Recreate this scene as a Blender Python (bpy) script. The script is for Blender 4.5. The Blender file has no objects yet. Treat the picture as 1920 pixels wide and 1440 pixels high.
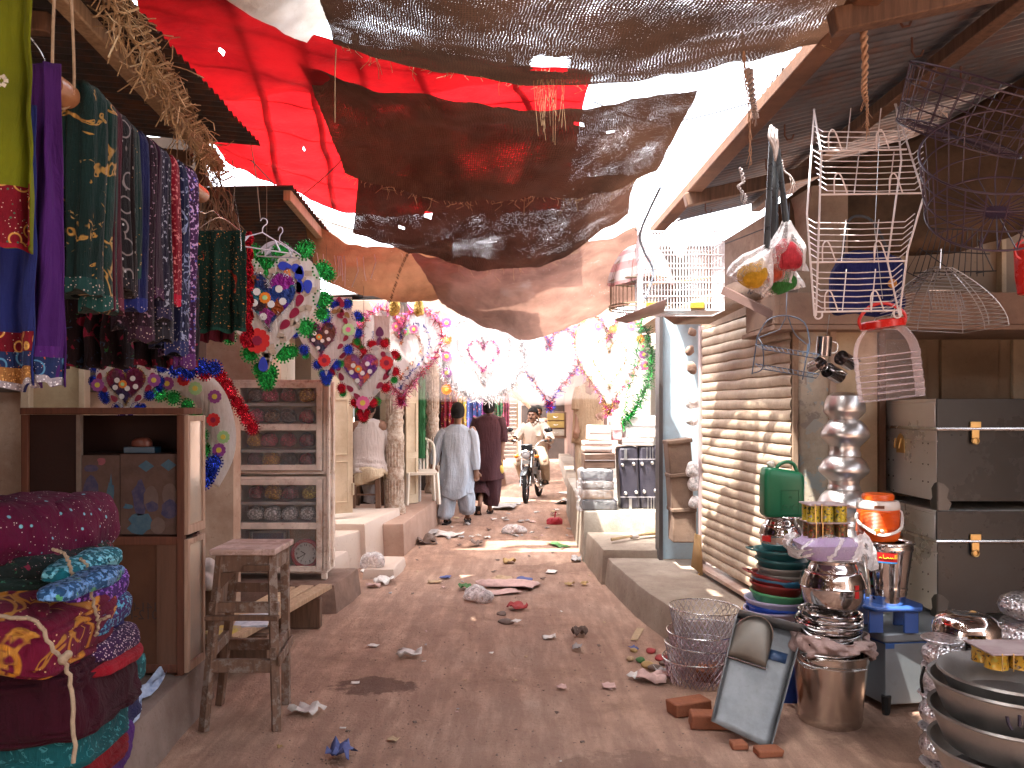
import bpy, math, random
from mathutils import Vector, Matrix, noise, Euler
R = random.Random(11)
V = Vector
PI = math.pi
C = bpy.context.scene.collection
F, HY, CH = 1500.0, 768.0, 1.6
def P(px, py, Y): return V(((px-960)*Y/F, Y, CH+(HY-py)*Y/F))
def G(px, py, z=0.0): return P(px, py, (CH-z)*F/(py-HY))
def XF(px, Y): return (px-960)*Y/F
def ZF(py, Y): return CH+(HY-py)*Y/F
def cat(p0, p1, p2, p3, t):
    return 0.5*((2*p1)+(p2-p0)*t+(2*p0-5*p1+4*p2-p3)*t*t+(3*p1-p0-3*p2+p3)*t*t*t)
def spline(pts, n):
    pts = [V(p) for p in pts]; m = len(pts)-1; out = []
    for i in range(n+1):
        s = i/n*m; k = min(int(s), m-1); t = s-k
        out.append(cat(pts[max(k-1, 0)], pts[k], pts[k+1], pts[min(k+2, m)], t))
    return out
def Rz(a): return Matrix.Rotation(a, 4, 'Z')
def T(v): return Matrix.Translation(V(v))
def rot(x=0, y=0, z=0): return Euler((x, y, z)).to_matrix().to_4x4()
def frame(a, b):
    d = (V(b)-V(a)); 
    return d.to_track_quat('Z', 'Y').to_matrix().to_4x4()

class MB:
    def __init__(s): s.v = []; s.f = []; s.uv = []; s.mi = []
    def add(s, vs, fs, M=None, uv=None, mi=0):
        o = len(s.v)
        for p in vs:
            p = V(p); s.v.append(M @ p if M else p)
        s.uv += uv if uv else [(0, 0)]*len(vs)
        for f in fs: s.f.append([i+o for i in f]); s.mi.append(mi)
        return s
    def box(s, c, d, M=None, tp=1.0, mi=0):
        x, y, z = d[0]/2, d[1]/2, d[2]/2; c = V(c); t = tp
        vs = [(-x,-y,-z),(x,-y,-z),(x,y,-z),(-x,y,-z),(-x*t,-y*t,z),(x*t,-y*t,z),(x*t,y*t,z),(-x*t,y*t,z)]
        m = T(c) @ M if M else T(c)
        return s.add(vs, [(3,2,1,0),(4,5,6,7),(0,1,5,4),(1,2,6,5),(2,3,7,6),(3,0,4,7)], m, mi=mi)
    def bx(s, x0, x1, y0, y1, z0, z1, mi=0):
        return s.box(((x0+x1)/2, (y0+y1)/2, (z0+z1)/2), (abs(x1-x0), abs(y1-y0), abs(z1-z0)), mi=mi)
    def beam(s, a, b, w, h, mi=0, up=None):
        a, b = V(a), V(b); d = b-a
        zz = d.normalized(); xx = zz.cross(V((0, 0, 1)))
        if xx.length < .05: xx = V((1, 0, 0))-zz*zz.x
        xx.normalize(); yy = zz.cross(xx); m = Matrix((xx, yy, zz)).transposed().to_4x4()
        return s.box((a+b)/2, (w, h, d.length), m, mi=mi)
    def tube(s, pts, r, n=6, closed=False, cap=True, M=None, mi=0, flat=1.0):
        pts = [V(p) for p in pts]; m = len(pts)
        if m < 2: return s
        rr = r if isinstance(r, (list, tuple)) else [r]*m
        vs = []; up = None
        for i in range(m):
            if closed: t = pts[(i+1) % m]-pts[i-1]
            else: t = pts[min(i+1, m-1)]-pts[max(i-1, 0)]
            if t.length < 1e-9: t = V((0, 0, 1))
            t.normalize()
            if up is None:
                up = V((0, 0, 1)) if abs(t.z) < .9 else V((0, 1, 0))
            up = up-t*up.dot(t)
            if up.length < 1e-6: up = V((1, 0, 0))-t*t.x
            up.normalize(); sd = t.cross(up)
            for k in range(n):
                a = 2*PI*k/n
                vs.append(pts[i]+(up*math.cos(a)*flat+sd*math.sin(a))*rr[i])
        fs = []
        for i in range(m if closed else m-1):
            j = (i+1) % m
            for k in range(n):
                l = (k+1) % n
                fs.append((i*n+k, i*n+l, j*n+l, j*n+k))
        if cap and not closed:
            fs.append(tuple(range(n))[::-1]); fs.append(tuple((m-1)*n+k for k in range(n)))
        return s.add(vs, fs, M, mi=mi)
    def lathe(s, prof, c=(0, 0, 0), n=28, M=None, mi=0, sx=1, sy=1, wob=0):
        vs = []; fs = []; m = len(prof); c = V(c)
        for (r, z) in prof:
            for k in range(n):
                a = 2*PI*k/n; w = 1+wob*math.sin(3*a+z*9)
                vs.append(c+V((r*w*math.cos(a)*sx, r*w*math.sin(a)*sy, z)))
        for i in range(m-1):
            for k in range(n):
                l = (k+1) % n
                fs.append((i*n+k, i*n+l, (i+1)*n+l, (i+1)*n+k))
        return s.add(vs, fs, M, mi=mi)
    def ball(s, c, r, M=None, n=12, mi=0):
        if not isinstance(r, (tuple, list)): r = (r, r, r)
        prof = [(max(math.sin(PI*i/n), 1e-4), -math.cos(PI*i/n)) for i in range(n+1)]
        vs = []; fs = []; k2 = n*3//2
        for (a, z) in prof:
            for k in range(k2):
                q = 2*PI*k/k2; vs.append(V((a*math.cos(q)*r[0], a*math.sin(q)*r[1], z*r[2])))
        for i in range(n):
            for k in range(k2):
                l = (k+1) % k2; fs.append((i*k2+k, i*k2+l, (i+1)*k2+l, (i+1)*k2+k))
        m = T(c) @ M if M else T(c)
        return s.add(vs, fs, m, mi=mi)
    def caps(s, a, b, ra, rb, n=10, mi=0):       # tapered capsule
        a, b = V(a), V(b); d = (b-a).normalized(); pts = []; rr = []
        for q in (0, .35, .7): pts.append(a-d*ra*math.cos(q*PI/2+0)*1); rr.append(max(ra*math.sin(q*PI/2), .001))
        pts += [a, b]; rr += [ra, rb]
        for q in (.7, .35, 0): pts.append(b+d*rb*math.cos(q*PI/2)); rr.append(max(rb*math.sin(q*PI/2), .001))
        return s.tube(pts, rr, n, mi=mi)
    def plate(s, out, th, M=None, mi=0):          # polygon in XZ extruded along Y
        n = len(out); vs = [(x, -th/2, z) for x, z in out]+[(x, th/2, z) for x, z in out]
        fs = [tuple(range(n)), tuple(range(2*n-1, n-1, -1))]
        for i in range(n):
            j = (i+1) % n; fs.append((j, i, i+n, j+n))
        return s.add(vs, fs, M, mi=mi)
    def grid(s, rows, uvs=None, mi=0, M=None, wrap=False):
        m = len(rows); n = len(rows[0]); vs = [p for r in rows for p in r]; fs = []
        for i in range(m-1):
            for j in range(n if wrap else n-1):
                k = (j+1) % n
                fs.append((i*n+j, i*n+k, (i+1)*n+k, (i+1)*n+j))
        uv = uvs or [(j/(n-1), i/(m-1)) for i in range(m) for j in range(n)]
        return s.add(vs, fs, M, uv, mi)
    def build(s, name, mat, parent=None, smooth=True, bevel=0, ang=38, keep=False, solid=0):
        me = bpy.data.meshes.new(name)
        org = V((0, 0, 0))
        if parent is None and not keep and s.v:
            xs = [p.x for p in s.v]; ys = [p.y for p in s.v]; zs = [p.z for p in s.v]
            org = V(((min(xs)+max(xs))/2, (min(ys)+max(ys))/2, min(zs)))
        me.from_pydata([p-org for p in s.v], [], s.f)
        ul = me.uv_layers.new(name='UVMap')
        for l in me.loops: ul.data[l.index].uv = s.uv[l.vertex_index]
        mats = mat if isinstance(mat, (list, tuple)) else [mat]
        for m in mats: me.materials.append(m)
        if len(mats) > 1: me.polygons.foreach_set('material_index', s.mi)
        if smooth:
            me.shade_smooth(); me.set_sharp_from_angle(angle=math.radians(ang))
        me.update()
        o = bpy.data.objects.new(name, me); C.objects.link(o); o.location = org
        if parent is not None:
            o.parent = parent
            if parent.type == 'EMPTY': o.matrix_parent_inverse = Matrix.Translation(-parent.location)
            else:
                if parent.parent is None: o.matrix_parent_inverse = Matrix.Translation(-parent.location)
        if bevel:
            b = o.modifiers.new('b', 'BEVEL'); b.width = bevel; b.segments = 2; b.limit_method = 'ANGLE'
        if solid:
            b = o.modifiers.new('s', 'SOLIDIFY'); b.thickness = solid; b.offset = 0
        return o

def tag(o, label, cat_, group=None, kind=None):
    if label: o['label'] = label
    if cat_: o['category'] = cat_
    if group: o['group'] = group
    if kind: o['kind'] = kind
    return o
def thing(name, label, cat_, loc=(0, 0, 0), group=None):
    o = bpy.data.objects.new(name, None); C.objects.link(o); o.location = loc; o.empty_display_size = .1
    return tag(o, label, cat_, group)
def kids(o): return [c for c in bpy.data.objects if c.parent == o]
def dup(root, loc=None, rotz=None, label=None, scale=None):
    r = root.copy(); C.objects.link(r)
    if loc is not None: r.location = loc
    if rotz is not None: r.rotation_euler = (0, 0, rotz) if not isinstance(rotz, tuple) else rotz
    if scale: r.scale = (scale,)*3 if not isinstance(scale, tuple) else scale
    if label: r['label'] = label
    for ch in kids(root):
        c = ch.copy(); C.objects.link(c); c.parent = r
        for g in kids(ch):
            d = g.copy(); C.objects.link(d); d.parent = c
    return r
def remesh(mb, name, mat, parent, vox=.008, smooth=4):
    """one continuous surface out of overlapping shapes"""
    o = mb.build('tmp', mat, None, keep=True)
    m = o.modifiers.new('r', 'REMESH'); m.mode = 'VOXEL'; m.voxel_size = vox; m.use_smooth_shade = True
    if smooth:
        k = o.modifiers.new('k', 'SMOOTH'); k.iterations = smooth; k.factor = .5
    dg = bpy.context.evaluated_depsgraph_get(); dg.update()
    me = bpy.data.meshes.new_from_object(o.evaluated_get(dg)); me.name = name
    bpy.data.objects.remove(o)
    if parent is None:
        xs = [p.co.x for p in me.vertices]; ys = [p.co.y for p in me.vertices]; zs = [p.co.z for p in me.vertices]
        org = V(((min(xs)+max(xs))/2, (min(ys)+max(ys))/2, min(zs)))
        me.transform(Matrix.Translation(-org))
    else: org = V((0, 0, 0))
    me.materials.clear(); me.materials.append(mat)
    n = bpy.data.objects.new(name, me); C.objects.link(n); n.location = org
    if parent is not None:
        n.parent = parent; n.matrix_parent_inverse = Matrix.Translation(-parent.location) if parent.parent is None else Matrix()
    return n

class N:
    def __init__(s, name):
        s.m = bpy.data.materials.new(name); s.m.use_nodes = True; s.t = s.m.node_tree; s.t.nodes.clear()
        s.out = s.n('ShaderNodeOutputMaterial')
    def n(s, ty, **k):
        x = s.t.nodes.new(ty)
        for a, b in k.items(): setattr(x, a, b)
        return x
    def l(s, a, b): s.t.links.new(a, b)
    def set(s, sock, val):
        if hasattr(val, 'is_output'): s.l(val, sock)
        elif isinstance(val, (tuple, list)) and len(val) == 3 and sock.type == 'RGBA': sock.default_value = (*val, 1)
        else: sock.default_value = val
    def coord(s, kind='Object', scale=(1, 1, 1)):
        tc = s.n('ShaderNodeTexCoord'); mp = s.n('ShaderNodeMapping'); s.l(tc.outputs[kind], mp.inputs[0])
        mp.inputs['Scale'].default_value = scale; return mp.outputs[0]
    def noise(s, co, sc, det=5, rough=.6, dist=0):
        x = s.n('ShaderNodeTexNoise'); s.l(co, x.inputs['Vector']); x.inputs['Scale'].default_value = sc
        x.inputs['Detail'].default_value = det; x.inputs['Roughness'].default_value = rough; x.inputs['Distortion'].default_value = dist
        return x.outputs['Fac']
    def voro(s, co, sc, feat='F1', rnd=1.0, out='Distance'):
        x = s.n('ShaderNodeTexVoronoi'); x.feature = feat; s.l(co, x.inputs['Vector']); x.inputs['Scale'].default_value = sc
        x.inputs['Randomness'].default_value = rnd; return x.outputs[out]
    def ramp(s, fac, stops):
        x = s.n('ShaderNodeValToRGB'); s.l(fac, x.inputs[0]); e = x.color_ramp.elements
        while len(e) > 1: e.remove(e[0])
        e[0].position = stops[0][0]; e[0].color = col4(stops[0][1])
        for p, c in stops[1:]:
            k = e.new(p); k.color = col4(c)
        return x.outputs[0]
    def mix(s, f, a, b, mode='MIX'):
        x = s.n('ShaderNodeMix'); x.data_type = 'RGBA'; x.blend_type = mode
        s.set(x.inputs[0], f); s.set(x.inputs[6], a); s.set(x.inputs[7], b); return x.outputs[2]
    def math(s, op, a, b=0.0, c=None, clamp=False):
        x = s.n('ShaderNodeMath', operation=op); x.use_clamp = clamp; s.set(x.inputs[0], a); s.set(x.inputs[1], b)
        if c is not None: s.set(x.inputs[2], c)
        return x.outputs[0]
    def bump(s, h, st=.3, d=.01):
        x = s.n('ShaderNodeBump'); s.l(h, x.inputs['Height']); x.inputs['Strength'].default_value = st; x.inputs['Distance'].default_value = d
        return x.outputs[0]
    def bsdf(s, col, rough=.7, metal=0.0, nrm=None, **k):
        b = s.n('ShaderNodeBsdfPrincipled'); s.set(b.inputs['Base Color'], col); s.set(b.inputs['Roughness'], rough); s.set(b.inputs['Metallic'], metal)
        if nrm is not None: s.l(nrm, b.inputs['Normal'])
        for a, v in k.items(): s.set(b.inputs[a.replace('_', ' ')], v)
        return b.outputs[0]
    def end(s, sh): s.l(sh, s.out.inputs[0]); return s.m
def col4(c):
    if isinstance(c, (int, float)): return (c, c, c, 1)
    return (*c, 1) if len(c) == 3 else c
def hx(h):                                # picture colour to linear
    h = h.lstrip('#'); r = [int(h[i:i+2], 16)/255 for i in (0, 2, 4)]
    return tuple(((x+.055)/1.055)**2.4 if x > .04 else x/12.92 for x in r)
def dk(c, k): return tuple(x*k for x in c)
_mc = {}
def mat(name, c, c2=None, sc=6, rough=.75, metal=0.0, bump=.25, bsc=70, dirt=0.0, dcol=(.12, .07, .05), dsc=3, co='Object', strch=(1, 1, 1), **k):
    if name in _mc: return _mc[name]
    n = N(name); cv = n.coord(co, strch); c2 = c2 or dk(c, .72)
    f = n.noise(cv, sc, 7, .65); colr = n.ramp(f, [(.32, c2), (.62, c)])
    if dirt:
        d = n.noise(cv, dsc, 9, .72); dm = n.ramp(d, [(.5-.22*dirt, 0), (.72, dirt)])
        d2 = n.noise(cv, dsc*11, 5, .8); dm2 = n.ramp(d2, [(.58, 0), (.66, dirt*.8)])
        colr = n.mix(dm, colr, dcol); colr = n.mix(dm2, colr, dk(dcol, .8))
    h = n.noise(cv, bsc, 4, .7)
    rg = n.math('MULTIPLY_ADD', f, .3, rough-.15, clamp=True)
    m = n.end(n.bsdf(colr, rg, metal, n.bump(h, bump, .006) if bump else None, **({'Specular_IOR_Level': .25} if rough > .6 else {}), **k)); _mc[name] = m
    return m
def metal(name, c=(.75, .75, .76), rough=.2, bump=.1, brushed=0, dirt=0.0, dcol=(.2, .15, .12)):
    if name in _mc: return _mc[name]
    n = N(name); cv = n.coord('Object', (1, 1, 30 if brushed else 1))
    f = n.noise(cv, 9, 5); g = n.noise(n.coord('Object'), 3.5, 6)
    colr = n.ramp(g, [(.3, dk(c, .8)), (.65, c)])
    mm = 1.0
    if dirt:
        d = n.ramp(n.noise(n.coord('Object'), 14, 8, .75), [(.45, 0), (.7, dirt)]); colr = n.mix(d, colr, dcol); mm = n.math('SUBTRACT', 1.0, d)
    rg = n.math('MULTIPLY_ADD', f, .22, rough-.1, clamp=True)
    m = n.end(n.bsdf(colr, rg, mm, n.bump(g, bump, .004))); _mc[name] = m; return m
def wood(name, c, c2, paint=None, pw=.5, sc=3, rough=.7, axis=2):
    if name in _mc: return _mc[name]
    n = N(name); s = [14, 14, 14]; s[axis] = 1.2
    cv = n.coord('Object', tuple(s)); g = n.noise(cv, sc, 6, .6, .4)
    colr = n.ramp(g, [(.3, c2), (.65, c)]); h = g
    if paint:
        cf = n.coord('Object'); d = n.noise(cf, 16, 9, .75); e = n.noise(cf, 3, 4)
        dd = n.math('ADD', d, n.math('MULTIPLY', e, .35)); k = n.ramp(dd, [(.5+.35*(1-pw)-.02, 0), (.5+.35*(1-pw)+.05, 1)])
        sm = n.ramp(n.noise(cf, 6, 8, .7), [(.35, dk(paint, .7)), (.6, paint)])
        colr = n.mix(k, colr, sm); h = n.math('ADD', g, k)
    m = n.end(n.bsdf(colr, rough, 0.0, n.bump(h, .35, .004))); _mc[name] = m; return m
def fabric(name, c, c2=None, sc=5, sheen=.03, rough=.85, pat=None, trans=0.0, scale=1.0, fine=500):
    """woven cloth; pat = list of (kind, scale, size, colour[, metallic])"""
    if name in _mc: return _mc[name]
    n = N(name); cv = n.coord('Object'); c2 = c2 or dk(c, .55)
    f = n.noise(cv, sc, 5); colr = n.ramp(f, [(.3, c2), (.65, c)]); mt = 0.0; rg = rough
    for p in (pat or []):
        k, s_, z, pc = p[:4]
        if k == 'dot': w = n.ramp(n.voro(cv, s_), [(z, 1), (z+.03, 0)])
        elif k == 'ring': w = n.ramp(n.voro(cv, s_), [(z-.08, 0), (z-.05, 1), (z, 1), (z+.03, 0)])
        elif k == 'spark': w = n.ramp(n.noise(cv, s_, 2, .5), [(z, 0), (z+.02, 1)])
        else: w = n.ramp(n.noise(n.coord('Object'), s_, 1.5, .5, 2.5), [(z, 0), (z+.025, 1), (z+.06, 1), (z+.085, 0)])
        if k == 'petal':
            w = n.ramp(n.noise(cv, s_, 3, .6, 1.5), [(z, 0), (z+.02, 1)])
        colr = n.mix(w, colr, pc)
        if len(p) > 4: mt = n.math('MAXIMUM', mt, n.math('MULTIPLY', w, p[4]*1.0)); 
    if pat: rg = n.math('MULTIPLY_ADD', mt, -(rough-.25), rough)
    h = n.noise(cv, fine, 2); hh = n.noise(cv, 22, 3); vf = n.noise(n.coord('Object', (24, 24, 3.5)), 1, 4, .6, .8)
    nr = n.bump(n.math('ADD', n.math('MULTIPLY', vf, 11.0), n.math('ADD', h, n.math('MULTIPLY', hh, 3.0))), .5, .0045)
    b = n.bsdf(colr, rg, mt, nr, Sheen_Weight=min(sheen, .06), Specular_IOR_Level=.2)
    if trans:
        t = n.n('ShaderNodeBsdfTranslucent'); n.set(t.inputs[0], colr); m_ = n.n('ShaderNodeMixShader'); m_.inputs[0].default_value = trans
        n.l(b, m_.inputs[1]); n.l(t.outputs[0], m_.inputs[2]); b = m_.outputs[0]
    m = n.end(b); _mc[name] = m; return m
def plastic(name, c=0, rough=.35, bump=.05, sub=0, dirt=.0, **k):
    if name in _mc: return _mc[name]
    return mat(name, c, dk(c, .85), 4, rough, 0, bump, 25, dirt=dirt, **k)
def clear(name, c=(.9, .9, .92), op=.25, rough=.12, bsc=30, bump=.5, hl=0):
    """thin clear film or pane"""
    if name in _mc: return _mc[name]
    n = N(name); cv = n.coord('Object'); g = n.bsdf(c, rough, 0.0, n.bump(n.noise(cv, bsc, 3, .6, 1), bump, .02), IOR=1.5)
    t = n.n('ShaderNodeBsdfTransparent'); t.inputs[0].default_value = col4(c)
    fr = n.n('ShaderNodeFresnel'); fr.inputs[0].default_value = 1.5
    op2 = n.ramp(n.noise(cv, bsc*.8, 4, .6, 1), [(.35, op*.5), (.65, min(op*1.6, 1))])
    f = n.math('ADD', op2, n.math('MULTIPLY', fr.outputs[0], .6), clamp=True)
    m_ = n.n('ShaderNodeMixShader'); n.l(f, m_.inputs[0]); n.l(t.outputs[0], m_.inputs[1]); n.l(g, m_.inputs[2])
    m = n.end(m_.outputs[0]); _mc[name] = m; return m
def foil(name, c=0, rough=.18):
    if name in _mc: return _mc[name]
    n = N(name); cv = n.coord('Object'); nr = n.bump(n.noise(cv, 45, 3, .6, .5), .9, .03)
    m = n.end(n.bsdf(n.ramp(n.noise(cv, 20, 2), [(.35, dk(c, .6)), (.65, c)]), rough, .75, nr)); _mc[name] = m; return m
def patchwork(name, cols, sc=9, rough=.25, metal_=.5):
    n = N(name); cv = n.coord('Object'); v = n.voro(n.mix(.12, cv, n.n('ShaderNodeTexNoise').outputs['Color']), sc, out='Color')
    sx = n.n('ShaderNodeSeparateColor'); n.l(v, sx.inputs[0]); k = len(cols)
    r = n.ramp(sx.outputs[0], [(i/k, c) for i, c in enumerate(cols)])
    return n.end(n.bsdf(r, rough, metal_, n.bump(n.noise(cv, 45, 3), .7, .02)))
def burlap(name, c, W, H, worn=.45, trans=.3, holes=(), pitch=.012, sc=2.2, edge=.035, frL=1, hue=None):
    n = N(name); tc = n.n('ShaderNodeTexCoord'); sp = n.n('ShaderNodeSeparateXYZ'); n.l(tc.outputs['UV'], sp.inputs[0])
    u, v = sp.outputs[0], sp.outputs[1]
    mp = n.n('ShaderNodeMapping'); n.l(tc.outputs['UV'], mp.inputs[0]); mp.inputs['Scale'].default_value = (W, H, 1); uv = mp.outputs[0]
    um = n.math('MULTIPLY', u, W); vm = n.math('MULTIPLY', v, H)
    wb = n.noise(uv, 12, 3); 
    tu = n.math('ABSOLUTE', n.math('SINE', n.math('ADD', n.math('MULTIPLY', um, PI/pitch), n.math('MULTIPLY', wb, 9.0))))
    tv = n.math('ABSOLUTE', n.math('SINE', n.math('ADD', n.math('MULTIPLY', vm, PI/pitch), n.math('MULTIPLY', wb, 9.0))))
    mx = n.math('MAXIMUM', tu, tv)
    w1 = n.noise(uv, sc, 6, .65); w2 = n.noise(uv, 60, 2, .7)
    g = n.ramp(n.math('ADD', w1, n.math('MULTIPLY', n.math('SUBTRACT', w2, .5), .5)), [(1-worn-.14, 0.0), (1-worn+.03, .3), (1-worn+.18, .8)])
    hole = n.math('LESS_THAN', mx, g)
    ed = n.math('MINIMUM', n.math('MINIMUM', um, n.math('SUBTRACT', W, um)), n.math('MINIMUM', vm, n.math('SUBTRACT', H, vm)))
    en = n.noise(uv, 28, 5, .75); cut = n.math('LESS_THAN', ed, n.math('MULTIPLY', n.math('SUBTRACT', en, .3), edge*3))
    hole = n.math('MAXIMUM', hole, cut)
    for (hu, hv, ru, rv) in holes:
        du = n.math('DIVIDE', n.math('SUBTRACT', u, hu), ru); dv = n.math('DIVIDE', n.math('SUBTRACT', v, hv), rv)
        dd = n.math('MAXIMUM', n.math('ABSOLUTE', du), n.math('ABSOLUTE', dv))
        dd = n.math('ADD', dd, n.math('MULTIPLY', n.math('SUBTRACT', n.noise(uv, 30, 5, .7), .5), .9))
        hole = n.math('MAXIMUM', hole, n.math('LESS_THAN', dd, 1.0))
    st = n.noise(uv, 1.6, 7, .7); colr = n.ramp(st, [(.3, dk(c, .45)), (.5, c), (.75, tuple(min(1, x*1.6) for x in c))])
    thr = n.math('MULTIPLY', n.math('ADD', tu, tv), .5)
    colr = n.mix(n.ramp(thr, [(.2, .6), (.7, 0)]), colr, dk(c, .3))
    nr = n.bump(n.math('ADD', thr, n.math('MULTIPLY', n.noise(uv, 9, 5), 2.5)), .5, .008)
    d = n.bsdf(colr, .95, 0.0, nr); t = n.n('ShaderNodeBsdfTranslucent'); n.l(colr, t.inputs[0])
    m1 = n.n('ShaderNodeMixShader'); m1.inputs[0].default_value = trans; n.l(d, m1.inputs[1]); n.l(t.outputs[0], m1.inputs[2])
    tr = n.n('ShaderNodeBsdfTransparent'); m2 = n.n('ShaderNodeMixShader'); n.l(hole, m2.inputs[0]); n.l(m1.outputs[0], m2.inputs[1]); n.l(tr.outputs[0], m2.inputs[2])
    return n.end(m2.outputs[0])
def patch(rows, nu=60, nv=40, wr=.012, fq=5, seed=0, pts3=False):
    """cloth through a lattice of (px, py, depth) marks or world points"""
    L = [[V(q) if pts3 else P(*q) for q in r] for r in rows]
    cols = [spline(r, nu) for r in L]; out = []
    for j in range(nu+1):
        out.append(spline([c[j] for c in cols], nv))
    g = [[out[j][i] for j in range(nu+1)] for i in range(nv+1)]
    W = sum((g[nv//2][j+1]-g[nv//2][j]).length for j in range(nu)); H = sum((g[i+1][nu//2]-g[i][nu//2]).length for i in range(nv))
    for i in range(nv+1):
        for j in range(nu+1):
            p = g[i][j]; q = noise.noise(p*fq+V((seed, seed*2, 0)))+.5*noise.noise(p*fq*2.7+V((seed, 5, 0)))
            g[i][j] = p+V((0, .4*wr*q, wr*q))
    mb = MB(); mb.grid(g); return mb, W, H, g
sc = bpy.context.scene
cd = bpy.data.cameras.new('camera'); cam = bpy.data.objects.new('camera', cd); C.objects.link(cam)
cam.location = (0, 0, CH); cam.rotation_euler = (PI/2, 0, 0)
cd.sensor_width = 36; cd.lens = F/1920*36; cd.shift_y = (HY-720)/1920*1.0; cd.clip_end = 400; cd.clip_start = .05
sc.camera = cam
SUN_EL, SUN_AZ = 68.0, 36.0        # azimuth: how far behind the camera the light comes from the left
w = bpy.data.worlds.new('World'); sc.world = w; w.use_nodes = True
nt = w.node_tree; sky = nt.nodes.new('ShaderNodeTexSky'); sky.sky_type = 'NISHITA'; sky.sun_disc = False
sky.sun_elevation = math.radians(SUN_EL); sky.air_density = 1.0; sky.dust_density = 4.5; sky.ozone_density = .6
sd = V((-math.cos(math.radians(SUN_AZ)), -math.sin(math.radians(SUN_AZ)), 0)) * math.cos(math.radians(SUN_EL)) + V((0, 0, math.sin(math.radians(SUN_EL))))
sky.sun_rotation = math.atan2(sd.x, sd.y)
SKY_STRENGTH, SUN_STRENGTH = 2.2, 22.0
nt.nodes['Background'].inputs[1].default_value = SKY_STRENGTH
hs = nt.nodes.new('ShaderNodeHueSaturation'); hs.inputs['Saturation'].default_value = .3   # white hazy midday sky
nt.links.new(sky.outputs[0], hs.inputs['Color']); nt.links.new(hs.outputs[0], nt.nodes['Background'].inputs[0])
sl = bpy.data.lights.new('sun', 'SUN'); sl.energy = SUN_STRENGTH; sl.angle = math.radians(.6); sl.color = (1, .95, .86)
so = bpy.data.objects.new('sun', sl); C.objects.link(so); so.rotation_euler = sd.to_track_quat('Z', 'Y').to_euler(); so.location = (0, 0, 12)
sc.view_settings.view_transform = 'Standard'; sc.view_settings.look = 'None'; sc.view_settings.exposure = 0; sc.view_settings.gamma = 1
sc.cycles.use_denoising = True; sc.cycles.max_bounces = 7; sc.cycles.diffuse_bounces = 4; sc.cycles.transparent_max_bounces = 24
sc.cycles.glossy_bounces = 4; sc.cycles.transmission_bounces = 4; sc.cycles.sample_clamp_indirect = 6; sc.cycles.caustics_reflective = False; sc.cycles.caustics_refractive = False

def ground_mat():
    n = N('packed_dirt'); cv = n.coord('Object')
    a = n.noise(cv, .9, 8, .62); b = n.noise(cv, 5, 8, .7); c = n.noise(cv, 60, 5, .7); s = n.noise(cv, 230, 2, .6)
    colr = n.ramp(n.math('ADD', n.math('MULTIPLY', a, .55), n.math('MULTIPLY', b, .45)), [(.33, (.26, .15, .10)), (.48, (.5, .305, .215)), (.62, (.64, .42, .3))])
    sx = n.n('ShaderNodeSeparateXYZ'); n.l(cv, sx.inputs[0])
    mid = n.math('SUBTRACT', 1.0, n.math('ABSOLUTE', n.math('MULTIPLY', n.math('ADD', sx.outputs[0], -.1), .9)), clamp=True)
    chip = n.math('MULTIPLY', n.ramp(n.voro(cv, 95), [(.12, 1), (.2, 0)]), n.math('MULTIPLY', mid, n.ramp(b, [(.45, 0), (.6, .7)])))
    colr = n.mix(chip, colr, (.5, .42, .33))
    grey = n.math('MULTIPLY', mid, n.ramp(a, [(.4, 0), (.62, .55)])); colr = n.mix(grey, colr, (.33, .245, .205))
    sp = n.ramp(s, [(.62, 0), (.68, .8)]); colr = n.mix(sp, colr, (.1, .06, .045)); tr = n.ramp(n.noise(n.coord('Object', (5, .8, 1)), 1.6, 7, .7), [(.44, .6), (.6, 0)]); colr = n.mix(tr, colr, (.27, .155, .115)); dp = n.ramp(n.noise(cv, 11, 8, .8), [(.6, 0), (.7, .6)]); colr = n.mix(dp, colr, (.13, .075, .055))
    pb = n.ramp(n.voro(cv, 38), [(.05, .8), (.09, 0)]); pbm = n.ramp(n.noise(cv, 2.2, 3), [(.5, 0), (.62, 1)]); colr = n.mix(n.math('MULTIPLY', pb, pbm), colr, (.08, .05, .04))
    for (x, y, rx, ry) in ((G(705, 1288).x, G(705, 1288).y, .27, .17), (G(1085, 1065).x, G(1085, 1065).y, .75, .35), (G(1640, 1390).x+.1, G(1640, 1390).y, .35, .22), (G(1060, 1440).x+.35, 3.5, .5, .25)):
        dx = n.math('MULTIPLY', n.math('SUBTRACT', sx.outputs[0], x), 1/rx); dy = n.math('MULTIPLY', n.math('SUBTRACT', sx.outputs[1], y), 1/ry)
        d = n.math('ADD', n.math('ADD', n.math('MULTIPLY', dx, dx), n.math('MULTIPLY', dy, dy)), n.math('MULTIPLY', n.math('SUBTRACT', n.noise(cv, 4.5, 6, .65), .5), 3.4))
        colr = n.mix(n.ramp(d, [(.55, .8 if rx < .3 else .4), (.85, 0)]), colr, (.115, .055, .038))
    h = n.math('ADD', n.math('ADD', n.math('MULTIPLY', b, 3.0), n.math('MULTIPLY', c, 1.0)), n.math('MULTIPLY', s, .5))
    return n.end(n.bsdf(colr, .92, 0.0, n.bump(h, .8, .02)))
gm = ground_mat()
g = MB()
xs = [-160, -40, -10, -4]+[-3+i*.1 for i in range(71)]+[6, 12, 40, 160]; ys = [-120, -20, -4, 0, 1.5]+[2+i*.1 for i in range(170)]+[22, 30, 60, 160]
rows = []
for y in ys:
    rows.append([V((x, y, (.010*noise.noise(V((x*1.3, y*1.3, 0)))+.006*noise.noise(V((x*5, y*5, 2)))) if -3.2 < x < 4.1 and 1.8 < y < 19.2 else 0)) for x in xs])
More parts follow.
